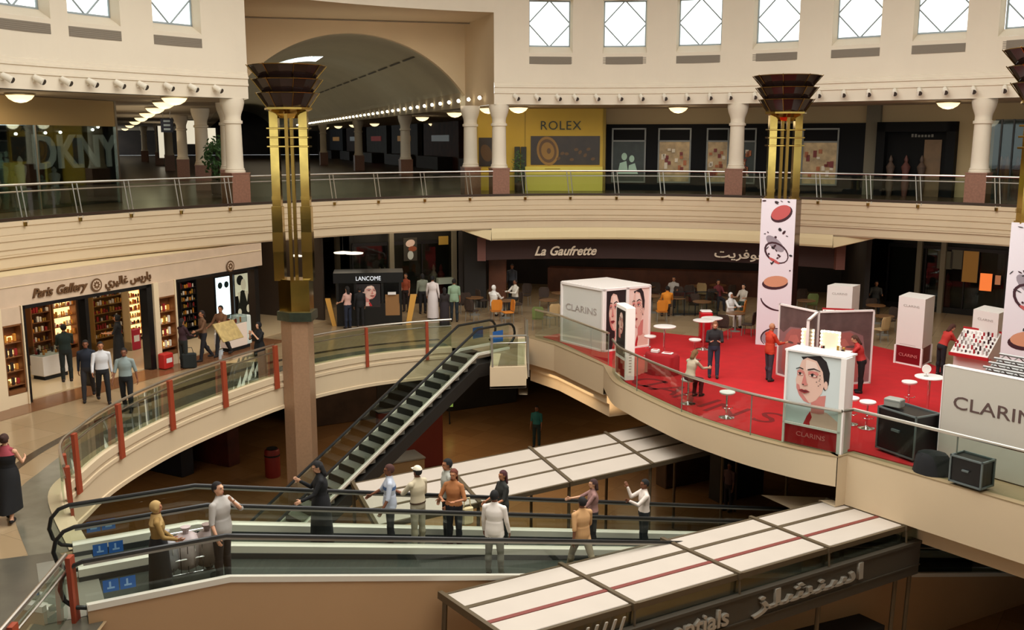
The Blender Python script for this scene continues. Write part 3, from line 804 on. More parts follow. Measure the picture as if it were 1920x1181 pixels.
# left fascia
b = MB(FASC)
b.sweep(curveL+LAND[:0], [(.3, .03), (-.05, .03), (-.05, -.16), (-.02, -.17), (-.02, -.26), (-.05, -.27), (-.05, -.36), (-.02, -.38), (-.02, -.95), (-.06, -.96), (-.06, -1.06), (.4, -1.06)])
struct(b, 'trim_mid_fascia')
b = MB(FASC)
b.sweep(LAND[1:], [(.3, .02), (0, .02), (0, -.62), (.3, -.62)]); b.sweep([(0.52, 31.9), (0.52, 36.4)], [(.3, -.5), (0, -.5), (0, -1.05), (.3, -1.05)])
struct(b, 'trim_landing_fascia')
b = MB(mat('landing floor plate', (150, 128, 100), .4)); b.poly([(x, y, .006) for x, y in [(-2.15, 34.45), (-1.55, 34.3), (-.68, 33.45), (-.72, 31.3), (.47, 31.45), (.52, 36.4), (-1, 36.4)]]); struct(b, 'floor_landing')
# platform on the right
b = MB(FASC); LIP = mat('grey platform lip', (150, 128, 96), .5)
PF = [(.35, .0), (-.02, .0), (-.02, -.98), (.4, -.98)]
b.sweep([(.52, 36.4)]+R_A, PF)
b.sweep(R_A[1:]+curveB, [(.35, 0), (-.02, 0), (-.02, -.72), (.5, -.72)])
b.sweep([curveB[-1]]+R_C, [(.35, 0), (-.02, 0), (-.02, -1.22), (.5, -1.22)])
b.sweep([curveB[-1]]+R_C, [(.5, -1.22), (.5, -1.75), (2.5, -1.75)])
b.sweep([(.52, 36.6)]+R_A, [(.12, -.98), (.12, -1.30), (.22, -1.32), (.22, -1.75), (1.5, -1.75)]); b.quad((.52, 32.2, -.5), (.52, 36.6, -.5), (.52, 36.6, -1.6), (.52, 32.2, -1.0))
struct(b, 'trim_platform_fascia')
b = MB(LIP); b.sweep([(.53, 36.42)]+R_A[:1]+curveB+R_C, [(-.03, .0), (-.03, .02), (.30, .02), (.30, 0)]); struct(b, 'trim_platform_lip')
# ---------------------------------------------------------------- railings of the middle floor
def mid_rail(name, path, label, posts, zt=1.04, post_m=RUST, offs=.0, lower=True, pw=.09):
    t = thing(name, label, 'railing', (0, 0, 0))
    p3 = [(x, y, zt) for x, y in path]
    b = MB(STEEL); b.tube(p3, .035, 8); b.build('handrail', t, True)
    if lower: b = MB(STEEL); b.tube([(x, y, zt-.24) for x, y in path], .02, 6); b.build('lower_rail', t, True)
    b = MB(RGLASS); b.sweep(path, [(.03, .07), (.03, zt-.10)]); b.build('glass_panel', t)
    for q in posts:
        (x, y), d = q; d = Vector(d).normalized(); n = Vector((-d.y, d.x)); c = Vector((x, y))
        b = MB(post_m)
        lo = [(*(c+d*sx*pw*1.1-n*oy), -.34) for sx, oy in ((-1, .12), (1, .12), (1, .07), (-1, .07))]
        hi = [(*(c+d*sx*pw*.9-n*oy), zt-.02) for sx, oy in ((-1, .10), (1, .10), (1, .02), (-1, .02))]
        b.hexa(lo, hi); b.build('post', t)
    return t
def along(path, px, z=0.):
    best = None
    for i in range(len(path)-1):
        a, c = Vector(path[i]), Vector(path[i+1])
        for k in range(20):
            q = a+(c-a)*k/20; e = abs(PR(q.x, q.y, z)[0]-px)
            if best is None or e < best[0]: best = (e, ((q.x, q.y), (c.x-a.x, c.y-a.y)))
    return best[1]
def cutpath(path, pa, pc):
    return [q for q in path if pa <= PR(q[0], q[1], 0)[0] <= pc]
iA = [i for i, q in enumerate(curveL) if q[1] > 19.3][0]
iB = [i for i, q in enumerate(curveL) if q[1] > 30.2][0]; iC = [i for i, q in enumerate(curveL) if q[1] > 31.2][0]
leftA = curveL[iA:iB]; leftB = curveL[iC:]
mid_rail('balcony_railing', leftA, 'curved glass railing with rust red posts along the left balcony, before the perfume shop', [along(leftA, p) for p in (140, 222, 318, 418, 516)])
mid_rail('balcony_railing', leftB, 'curved glass railing with thin rust red posts from the brass post to the escalator head', [along(leftB, p) for p in (576, 686, 800)], pw=.05)
p0 = curveL[iA]
endp = [(-8.75, 18.45), (-9.15, 19.2), p0]
mid_rail('balcony_railing', endp, 'short end railing turning in beside the head of the moving walkways', [(endp[0], (-.4, .75)), (endp[1], (-.4, .75))])
gp = [(-6.35, 9.0), (-6.6, 12.0), (-6.72, 13.4), (-6.8, 14.15)]
mid_rail('balcony_railing', gp, 'foreground guard railing with a rust red post at the lower left corner', [(gp[-1], (0, 1)), (gp[1], (0, 1))], zt=1.08)
lp = [(-.72, 31.35), (.45, 31.5), (.47, 34.5)]
mid_rail('balcony_railing', lp, 'small steel railing round the escalator landing', [(p, (0, 1)) for p in lp], post_m=STEEL, pw=.03)
def plat_rail(path, label, zt=1.08, mull=2.4):
    t = thing('platform_railing', label, 'railing')
    b = MB(STEEL); b.tube([(x, y, zt) for x, y in path], .04, 8); b.build('handrail', t, True)
    b = MB(CGLASS); b.sweep(path, [(.0, .03), (.0, zt-.02)]); b.build('glass_panel', t)
    acc = 0
    for i in range(1, len(path)):
        a, c = Vector(path[i-1]), Vector(path[i]); acc += (c-a).length
        if acc > mull:
            acc = 0; b = MB(mat('glass joint', (120, 128, 116), .3, .2)); b.box(c.x-.012, c.x+.012, c.y-.012, c.y+.012, .02, zt); b.build('glass_joint', t)
    return t
def inset(path, o):
    b = []
    for i in range(len(path)):
        a, c = Vector(path[max(0, i-1)]), Vector(path[min(len(path)-1, i+1)]); d = (c-a).normalized(); b.append((path[i][0]-d.y*o, path[i][1]+d.x*o))
    return b
def dense(path, st=.5):
    out = []
    for a, c in zip(path, path[1:]):
        a, c = Vector(a), Vector(c); n = max(1, int((c-a).length/st))
        out += [tuple(a+(c-a)*k/n) for k in range(n)]
    return out+[tuple(path[-1])]
plat_rail(inset([(.75, 36.1)]+R_A, .15), 'straight glass railing behind which the white booth stands, near the escalator landing')
rb = inset(curveB, .14); rc = inset([curveB[-1]]+R_C, .14)[1:]
plat_rail(rb[3:], 'curved glass railing along the front edge of the red carpet')
plat_rail(dense([rb[-1]]+rc), 'straight glass railing before the black cases and the large pale wall, at right')
# ---------------------------------------------------------------- red carpet
pts = [P2(1018, 632), P2(1075, 622), P2(1215, 622), P2(1330, 634), P2(1345, 628), P2(1372, 616), P2(1412, 618), P2(1480, 622), P2(1560, 632), P2(1650, 652), P2(1690, 661), P2(1760, 690), P2(1920, 715), (14.4, 24.5)]
fr_ = [q for q in inset(curveB, .32)]; rcx = inset([curveB[-1]]+R_C, .32)
frontc = [P2(1048, 641)]+[fr_[i] for i in range(2, len(fr_))]+[P2(1600, 846), P2(1752, 886)]
b = MB(RED); poly = frontc+pts[::-1]
n = len(poly); b.prism(poly, .004, .024)
o = b.build('red_carpet'); tag(o, 'bright red carpet covering the platform of the cosmetics promotion', 'carpet')
LETR = mat('dark red carpet letters', (120, 8, 14), .95)
# faint letters woven in the carpet along the edge
for ch, px, py, w, rz in [('C', 1190, 720, .8, -1.0), ('L', 1213, 726, .8, -.95), ('A', 1238, 735, .9, -.9), ('R', 1275, 748, .9, -.85), ('I', 1310, 762, .5, -.8), ('N', 1345, 775, .9, -.75), ('S', 1425, 790, 1.1, -.65)]:
    x, y, _ = P(px, py, .03); q = text_part(ch, 1.5, LETR, o, (x, y, .028), 'carpet_letter', .001, rot=(0, 0, rz), align='CENTER')
# ---------------------------------------------------------------- perfume shop on the left
FS = Frame((-13.95, 26.25), (-9.3, 35.7), 0)
T = lambda px, py=640: FS.at(px, py)[0]
def rect(px0, px1, pt, pb):
    a = FS.at(px0, (pt+pb)/2)[0]; c = FS.at(px1, (pt+pb)/2)[0]
    zt = (FS.at(px0, pt)[1]); return a, c, FS.at((px0+px1)/2, pb)[1], zt
SAND = mat('sandstone cladding', (204, 178, 152), .6, noise=.06, nscale=2.)
SANDP = mat('pale pilaster', (222, 200, 166), .55)
ZD = 2.78
t1a, t1b = FS.at(54, 740)[0], FS.at(290, 640)[0]
t2a, t2b = FS.at(334, 640)[0], FS.len+.05
n1a, n1b = FS.at(300, 620)[0], FS.at(328, 620)[0]
n0a, n0b = FS.at(10, 680)[0], FS.at(42, 680)[0]
t = thing('perfume_shop', 'sandstone fronted perfume shop with two wide openings on the left balcony', 'shop front', FS.loc(), FS.rz)
b = MB(SAND); b.box(-6, FS.len+.3, 0, .3, ZD, ZFB-.02); b.box(-6, n0a-.55, 0, .3, 0, ZD); b.build('fascia', t)
b = MB(SANDP)
for a, c in ((n0a-.42, n0a-.05), (n0b+.05, t1a-.02), (t1b+.02, n1a-.03), (n1b+.03, t2a-.02)):
    b = MB(SANDP); b.box(a, c, -.08, .3, 0, ZD+.02); b.build('pilaster', t)
b = MB(SANDP); b.box(n0a-.5, t1a, -.04, .3, 0, .35); b.build('plinth', t)
b = MB(SANDP); b.box(n1a-.1, n1b+.1, -.04, .3, 0, .35); b.build('plinth', t)
# black door frames
b = MB(BLACK)
for a, c in ((t1a, t1b), (t2a, t2b)):
    b.box(a, a+.10, -.02, .3, 0, ZD); b.box(c-.22, c, -.02, .3, 0, ZD); b.box(a, c, -.02, .3, ZD-.10, ZD)
tm = FS.at(168, 640)[0]; b.box(tm-.06, tm+.06, 0, .3, 0, ZD)
b.build('door_frame', t)
# bright cove between the gallery fascia and the shop sign
zcv = FS.at(150, 519)[1]
b = MB(mat('cove cream', (226, 206, 166), .7)); pr = rpath(S(0)-6, S(483), .35, .6); n_ = len(pr)
tq = lambda q: (Vector(q)-FS.o).dot(FS.d)
for q0, q1 in zip(pr, pr[1:]): b.quad((*q0, ZFB-.005), (*q1, ZFB-.005), (*FS.loc(tq(q1), -.03)[:2], zcv), (*FS.loc(tq(q0), -.03)[:2], zcv))
struct(b, 'trim_shop_cove')
# lettering
BRZ = mat('bronze letters', (116, 84, 56), .4, .4)
a0, z0 = FS.at(60, 556); a1, _ = FS.at(98, 545); a2, z2 = FS.at(106, 553); a3, _ = FS.at(163, 535)
zb = FS.at(100, 552)[1]
text_part('Paris', .36, BRZ, t, (a0, -.03, zb), 'lettering', .025, .35, width=a1-a0, bold=.008)
text_part('Gallery', .36, BRZ, t, (a2, -.03, zb), 'lettering', .025, .35, width=a3-a2, bold=.008)
x, z = FS.at(179, 534)
b = MB(BRZ); b.disc(x, z, .20, .20, -.05, n=24); b.m(SAND).disc(x, z, .15, .15, -.055, n=24); b.m(BRZ)
for k in range(8):
    an = k*PI/4; b.disc(x+.08*math.cos(an), z+.08*math.sin(an), .045, .03, -.06, an, 10)
b.build('emblem', t)
x, z = FS.at(430, 499)
b = MB(BRZ); b.disc(x, z, .20, .20, -.05, n=24); b.m(SAND).disc(x, z, .15, .15, -.055, n=24); b.m(BRZ)
for k in range(8):
    an = k*PI/4; b.disc(x+.08*math.cos(an), z+.08*math.sin(an), .045, .03, -.06, an, 10)
b.build('emblem', t)
AR1 = ''.join(reversed('\uFE91\uFE8E\uFEAD\uFEF3\uFEB2'))      # word of the Arabic sign, joined forms in visual order
AR2 = ''.join(reversed('\uFECF\uFE8E\uFEDF\uFEF4\uFEAE\uFEF1'))
a4, _ = FS.at(196, 530); a5, _ = FS.at(281, 514)
text_part(AR2+' '+AR1, .34, BRZ, t, (a4, -.03, zb), 'lettering', .025, 0, width=a5-a4, bold=.006)
# interior of the shop
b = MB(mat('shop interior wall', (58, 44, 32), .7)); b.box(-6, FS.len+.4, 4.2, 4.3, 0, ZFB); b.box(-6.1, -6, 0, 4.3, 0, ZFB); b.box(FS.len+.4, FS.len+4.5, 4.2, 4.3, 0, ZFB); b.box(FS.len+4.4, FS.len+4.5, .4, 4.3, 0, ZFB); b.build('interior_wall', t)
b = MB(mat('shop interior floor', (196, 172, 136), .2)); b.box(-6, FS.len+4.5, .3, 4.2, .002, .02); b.build('interior_floor', t)
GLOW = mat('warm shelf light', (255, 208, 140), .5, emit=2.6, ecol=(255, 196, 120))
GLOWW = mat('cool light panel', (214, 236, 240), .5, emit=1.5)
SHB = mat('shelf wood', (120, 74, 38), .5)
bot = [mat('bottle amber', (200, 130, 50), .2), mat('bottle white', (226, 216, 200), .3), mat('bottle red', (150, 40, 40), .3), mat('bottle gold', (190, 150, 70), .25, .4), mat('bottle dark', (50, 36, 34), .3)]
def shelf_unit(x0, x1, y, h, label, lit=True, rows=6, dark=SHB):
    u = thing('display_shelf', label, 'shelf', FS.loc(x0, y, .02), FS.rz)
    w = x1-x0
    b = MB(dark); b.box(0, w, .30, .34, 0, h); b.box(0, .04, 0, .34, 0, h); b.box(w-.04, w, 0, .34, 0, h); b.box(0, w, 0, .34, 0, .3)
    b.box(0, w, 0, .34, h-.06, h); b.build('cabinet', u)
    for r in range(rows):
        z = .45+(h-.6)*r/rows
        b = MB(dark); b.box(.04, w-.04, .02, .30, z-.02, z)
        if lit: b.m(GLOW).box(.06, w-.06, .27, .295, z+.02, z+(h-.6)/rows*.75)
        sh = b.build('shelf', u)
        b = MB(); x = .08
        while x < w-.10:
            q = random.uniform(.04, .08); hh = random.uniform(.08, .2); b.m(random.choice(bot)).cbox(x, x+q, .06, .06+q, z, z+hh, .012); x += q+random.uniform(.02, .07)
        b.build('stock', u, kind='stuff')
    return u
xa, xb = FS.at(100, 600, 3.8)[0], FS.at(145, 600, 3.8)[0]
shelf_unit(xa, xb, 3.8, 2.6, 'tall warm lit perfume shelf at the back of the first shop opening')
xa, xb = FS.at(58, 600, 3.8)[0], FS.at(97, 600, 3.8)[0]
shelf_unit(xa, xb, 3.8, 2.5, 'dim shelf left of the warm lit perfume shelf in the first opening', False)
xa, xb = FS.at(176, 600, 3.8)[0], FS.at(240, 600, 3.8)[0]
shelf_unit(xa, xb, 3.8, 2.3, 'brown shelf in the middle of the first shop opening, behind the woman in black', False, dark=mat('ochre shelf', (150, 112, 56), .6))
xa, xb = FS.at(243, 600, 2.8)[0], FS.at(276, 600, 2.8)[0]
shelf_unit(xa, xb, 2.8, 2.5, 'pale open shelf with white ledges at the right of the first opening', True, 8, mat('pale shelf', (196, 170, 128), .5))
xa, xb = FS.at(340, 580, 2.5)[0], FS.at(372, 580, 2.5)[0]
shelf_unit(xa, xb, 2.5, 2.3, 'dark shelf of white bottles at the left of the second opening', False, 7, BLACK)
# posters in the second opening
def shop_poster(px0, px1, pt, pb, off, label, build):
    a, zt = FS.at(px0, pt, off); c, zb = FS.at(px1, pb, off)
    u = thing('shop_poster', label, 'poster', FS.loc(a, off, zb), FS.rz); w, h = c-a, zt-zb
    b = MB(BLACK); b.box(0, w, 0, .06, 0, h); b.build('board', u)
    b = MB(); build(b, w, h); b.build('picture', u); return u
def pb1(b, w, h):
    b.m(GLOWW).box(.04, w-.04, -.02, 0, .04, h-.04); d = mat('poster dark teal', (30, 52, 54), .4)
    b.m(d).disc(w*.3, h*.78, w*.15, h*.08, -.03); b.disc(w*.72, h*.78, w*.15, h*.08, -.03)
def pb2(b, w, h):
    b.m(mat('poster cream', (222, 226, 200), .5, emit=.25)).box(.04, w-.04, -.02, 0, h*.55, h-.04); d = mat('poster black ink', (18, 26, 22), .5); s_ = mat('poster pale skin', (206, 204, 178), .5, emit=.2)
    b.m(d).disc(w*.35, h*.86, w*.22, h*.1, -.03); b.flat([(w*.05, .05), (w*.2, h*.6), (w*.5, h*.66), (w*.85, h*.58), (w*.95, .05)], -.025); b.m(s_).disc(w*.55, h*.76, w*.17, h*.12, -.035)
    b.flat([(w*.15, h*.62), (w*.25, h*.4), (w*.35, h*.62)], -.03); b.flat([(w*.6, h*.62), (w*.75, h*.4), (w*.85, h*.62)], -.03); b.disc(w*.25, h*.22, w*.12, h*.07, -.03); b.disc(w*.82, h*.26, w*.13, h*.08, -.03)
shop_poster(402, 434, 520, 590, 2.4, 'bright pale blue lit poster with two dark ovals in the second opening', pb1)
shop_poster(438, 471, 514, 600, 2.2, 'black and cream portrait poster at the right of the second opening', pb2)
# display niches between the pilasters
for a, c, lb in ((n0a, n0b, 'lit display niche at the far left of the perfume shop'), (n1a, n1b, 'lit display niche between the two shop openings')):
    u = thing('display_niche', lb, 'display case', FS.loc(a, -.05, .36), FS.rz); w = c-a
    b = MB(SHB); b.box(-.03, w+.03, .28, .3, 0, 1.95); b.box(-.03, 0, 0, .3, 0, 1.95); b.box(w, w+.03, 0, .3, 0, 1.95); b.box(-.03, w+.03, 0, .3, 1.9, 1.95); b.box(-.03, w+.03, 0, .3, 0, .12); b.build('case', u)
    for k in range(4):
        z = .25+k*.4; b = MB(SHB); b.box(0, w, .02, .28, z-.02, z); b.m(GLOW).box(w*.15, w*.85, .26, .275, z+.02, z+.14); b.m(random.choice(bot))
        for j in range(3): b.m(random.choice(bot)).cbox(w*(.12+.28*j), w*(.12+.28*j)+.09, .1, .18, z, z+random.uniform(.12, .26), .015)
        b.build('shelf', u)
    b = MB(SAND); b.box(-.03, w+.03, 0, .3, 1.95, ZD-.36); b.build('panel', u)
# counters
def counter(px, py, w, d, h, label, m_, goods=True, off=0):
    x, y, _ = P(px, py, .02); u = thing('display_counter', label, 'counter', (x, y, .02), FS.rz)
    b = MB(m_); b.cbox(-w/2, w/2, -d/2, d/2, .12, h, .02); b.m(BLACKM).box(-w/2+.05, w/2-.05, -d/2+.05, d/2-.05, 0, .12); b.build('body', u)
    if goods:
        b = MB(SGLASS); b.box(-w/2, w/2, -d/2, d/2, h, h+.25); b.build('glass_top', u)
        b = MB()
        for k in range(10): xx = random.uniform(-w/2+.1, w/2-.1); yy = random.uniform(-d/2+.08, d/2-.1); b.m(random.choice(bot)).cbox(xx-.03, xx+.03, yy-.03, yy+.03, h, h+random.uniform(.08, .2), .01)
        b.build('stock', u, kind='stuff')
    return u
counter(96, 706, .95, .6, .75, 'white cube counter with glass top inside the first shop opening', WHITEM)
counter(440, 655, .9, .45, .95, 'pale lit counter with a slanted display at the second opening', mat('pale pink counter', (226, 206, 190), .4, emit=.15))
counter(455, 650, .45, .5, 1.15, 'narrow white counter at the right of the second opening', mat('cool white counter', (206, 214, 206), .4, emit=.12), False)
x, y, _ = P(432, 648, 1.0)
u = thing('tester_stand', 'slanted golden tester board on the pale counter', 'display stand', (x, y, 1.2), FS.rz)
b = MB(mat('tester board', (176, 150, 96), .5, noise=.2, nscale=9.)); b.hexa([(-.5, -.2, .02), (.4, -.2, .02), (.4, -.17, .0), (-.5, -.17, .0)], [(-.5, .2, .55), (.4, .2, .55), (.4, .23, .53), (-.5, .23, .53)]); b.build('board', u)
for q in (-.2, .2): b = MB(BRASSD); b.cyl((q, .2, .52), (q, .22, 0), .02); b.build('leg', u)
for px, py, h, lb, c in [(312, 690, .5, 'red box on the floor beside the display niche', (190, 40, 34)), (252, 655, .75, 'red shopping display in the first opening beside the woman in black', (170, 24, 50))]:
    x, y, _ = P(px, py, .02); u = thing('red_box', lb, 'box', (x, y, .02), FS.rz)
    b = MB(mat('box '+lb[:7]+str(px), c, .5)); b.cbox(-.2, .2, -.15, .15, 0, h, .03); b.build('body', u); b = MB(WHITEM); b.box(-.12, .12, -.155, -.15, h*.4, h*.7); b.build('label', u)
def area(loc, size, watts, colr=(1, .85, .62), size_y=None, rot=(0, 0, 0), spread=None):
    l = bpy.data.lights.new('shop_light', 'AREA'); l.energy = watts; l.color = colr; l.size = size
    if size_y: l.shape = 'RECTANGLE'; l.size_y = size_y
    if spread: l.spread = spread
    o = bpy.data.objects.new('shop_light', l); col.objects.link(o); o.location = loc; o.rotation_euler = rot
    return o
x, y, z = FS.loc(3.0, 2.0, 3.4); area((x, y, z), 4.5, 90, size_y=2.0, rot=(0, 0, FS.rz))
x, y, z = FS.loc(9.0, 1.8, 3.4); area((x, y, z), 2.5, 60, (1, .92, .8), size_y=2.0, rot=(0, 0, FS.rz))
x, y, z = FS.loc(5.0, -1.6, 3.5); area((x, y, z), 8, 22, (1, .88, .72), size_y=.6, rot=(0, 0, FS.rz))
b = MB(BORD); b.hexa([(*FS.loc(-6, -.9)[:2], .003), (*FS.loc(11, -.9)[:2], .003), (*FS.loc(11, .2)[:2], .003), (*FS.loc(-6, .2)[:2], .003)], [(*FS.loc(-6, -.9)[:2], .008), (*FS.loc(11, -.9)[:2], .008), (*FS.loc(11, .2)[:2], .008), (*FS.loc(-6, .2)[:2], .008)])
struct(b, 'trim_shop_border')
# ---------------------------------------------------------------- gilded lamp posts
GREENB = mat('dark green marble band', (44, 52, 42), .25, noise=.2, nscale=6.)
def lamp_post(x, y, z0, label, zstone, banner=False, brz=0.):
    t = thing('brass_lamp_post', label, 'lamp post', (x, y, z0), 0, 'tall brass lamp posts of the atrium')
    zt = 9.45-z0; zs = zstone-z0
    if not banner:
        b = MB(GRANITE); b.prism([(-.46, -.14), (-.08, -.40), (.42, -.36), (.46, .3), (-.3, .4)], 0, zs-.26)
        b.build('stone_shaft', t)
        b = MB(GREENB); b.prism([(-.56, -.18), (-.1, -.5), (.56, -.46), (.6, .36), (-.38, .5)], zs-.28, zs); b.build('collar', t)
        b = MB(BRASS); b.prism([(-.50, -.1), (-.06, -.38), (.50, -.34), (.5, .3), (-.34, .4)], zs, zs+1.0); b.build('brass_socket', t)
        zs += .95
    ztop = zt-1.25
    zm = min(zs+2.0, 5.0-z0)
    for sx in (-1, 1):
        b = MB(BRASS); X = sx*.44
        b.box(X-.16, X+.16, -.16, .16, zs, zm+.3); b.box(X-.13, X+.13, -.13, .13, zm+.3, ztop)
        for k in range(6): b.box(X-.15, X+.15, -.15, .15, zm+.5+k*.02, zm+.51+k*.02)
        if not banner: b.m(BRASSD).box(X-.165, X+.165, -.165, .165, zs+.9, zs+1.5)
        b.build('post', t)
    for sy in (-1, 1):
        b = MB(BRASSD); b.box(-.05, .05, sy*.36-.05, sy*.36+.05, zs, ztop); b.build('post', t)
    for k, dz in enumerate((.55, .82, 1.09)):
        b = MB(BRASS); z = ztop-dz
        b.tube([(-.62, -.24, z), (.62, -.24, z), (.62, .24, z), (-.62, .24, z)], .025, 6, closed=True); b.build('ring', t)
    b = MB(BRASS); b.lathe([(.30, ztop-.25), (.42, ztop-.12), (.72, ztop), (.72, ztop+.06), (.5, ztop+.06)], n=8); b.build('bowl_base', t)
    for k in range(3):
        z = ztop+.04+k*.4; r0 = .62+k*.09; r1 = .90+k*.12
        b = MB(BROWNGL); b.lathe([(r0, z), (r1, z+.42), (r1+.02, z+.44), (r1-.03, z+.44), (r0-.05, z+.02)], n=16, cap=False)
        tr = b.build('bowl_tier', t)
        b = MB(BRASSD); b.tube([((r1+.015)*math.cos(a), (r1+.015)*math.sin(a), z+.44) for a in [2*PI*i/24 for i in range(24)]], .014, 5, closed=True)
        for i in range(8):
            a = PI/8+i*PI/4; b.cyl(((r0+.02)*math.cos(a), (r0+.02)*math.sin(a), z+.02), ((r1+.06)*math.cos(a), (r1+.06)*math.sin(a), z+.46), .014, n=5)
        b.build('tier_rim', tr)
    return t
lamp_post(-6.75, 30.4, ZL, 'brass and granite lamp post with a dark bowl, standing in the void at left', 2.06)
CREAMS = mat('banner white', (226, 216, 222), .6)
PINKC = mat('compact rose', (190, 84, 82), .6); PEACH = mat('compact peach', (206, 142, 110), .6); INK = mat('ink plum', (60, 24, 34), .5); GREYS = mat('brush grey', (150, 138, 146), .6); INKB = mat('ink black', (26, 20, 24), .5)
def banner_art(b, w, h, y):
    u = w
    def arc(cx, cz, rx, rz, a0, a1, th, m_, yy, rot=0):
        pts = []
        c, q = math.cos(rot), math.sin(rot); N = 18
        for i in range(N+1):
            a = a0+(a1-a0)*i/N; pts.append(((rx+th/2)*math.cos(a), (rz+th/2)*math.sin(a)))
        for i in range(N+1):
            a = a1+(a0-a1)*i/N; k = .5+.5*math.sin(PI*i/N); pts.append(((rx+th/2-th*k)*math.cos(a), (rz+th/2-th*k)*math.sin(a)))
        b.m(m_).flat([(cx+x*c-z*q, cz+x*q+z*c) for x, z in pts], yy)
    # from the top down: rose compact, mascara splashes, ring, peach compact, brush stroke
    b.m(INK).disc(u*.60, h*.90, .40, .27, y-.002, .5); b.m(PINKC).disc(u*.58, h*.91, .36, .23, y-.004, .5)
    b.m(GREYS).disc(u*.45, h*.70, .40, .17, y-.003, -.7); arc(u*.5, h*.64, .44, .30, 0, 2*PI, .07, INK, y-.005, -.6); b.m(PINKC).disc(u*.45, h*.585, .22, .05, y-.006, -.5)
    for k in range(26):
        zz = random.choice([random.gauss(.77, .02), random.gauss(.985, .01), random.gauss(.53, .03), random.gauss(.62, .04)]); xx = min(.92, max(.08, random.gauss(.5, .22)))
        b.m(random.choice([INKB, INK, INKB])).disc(u*xx, h*min(.985, zz), random.uniform(.02, .09), random.uniform(.012, .05), y-.007-k*.0003, random.uniform(-1, 1), 10)
    b.m(INK).disc(u*.5, h*.43, .46, .22, y-.002, .12); b.m(PEACH).disc(u*.52, h*.445, .43, .20, y-.004, .12)
    arc(u*.62, h*.33, .60, .42, PI*1.02, PI*1.55, .07, INK, y-.004)
    b.m(GREYS).disc(u*.55, h*.06, .45, .30, y-.003, .2); arc(u*.55, h*.06, .47, .32, PI*.3, PI*1.2, .05, INK, y-.004, .2)
def banner_column(x, y, label, rz):
    t = thing('banner_column', label, 'banner', (x, y, .024), rz)
    h = 5.25; w = 1.2
    b = MB(CREAMS); b.box(-w/2, w/2, -.45, -.42, 0, h); banner_art2 = None
    b.build('panel', t)
    b = MB(); b.m(CREAMS); n0 = len(b.v)
    banner_art(b, w, h, 0); b.v = [(p[0]-w/2, p[1]-.452, p[2]) for p in b.v]; b.build('makeup_print', t)
    b = MB(mat('maroon mirror side', (84, 40, 36), .15, .6)); b.box(-w/2, w/2, -.42, .42, 0, h-.02); b.build('cladding', t)
    return t
BX, BY = 9.55, 35.1
banner_column(BX, BY, 'tall white banner of makeup compacts wrapped round the middle brass post on the red carpet', math.radians(-28))
lamp_post(BX, BY, 5.25, 'brass lamp post with a dark bowl rising above the middle makeup banner', 5.25, True)
X2, Y2 = 13.25, 24.75
banner_column(X2, Y2, 'white makeup banner at the right edge of the platform, behind the large pale wall', math.radians(-34))
lamp_post(X2, Y2, 5.25, 'brass lamp post with a dark bowl at the right edge of the view', 5.25, True)
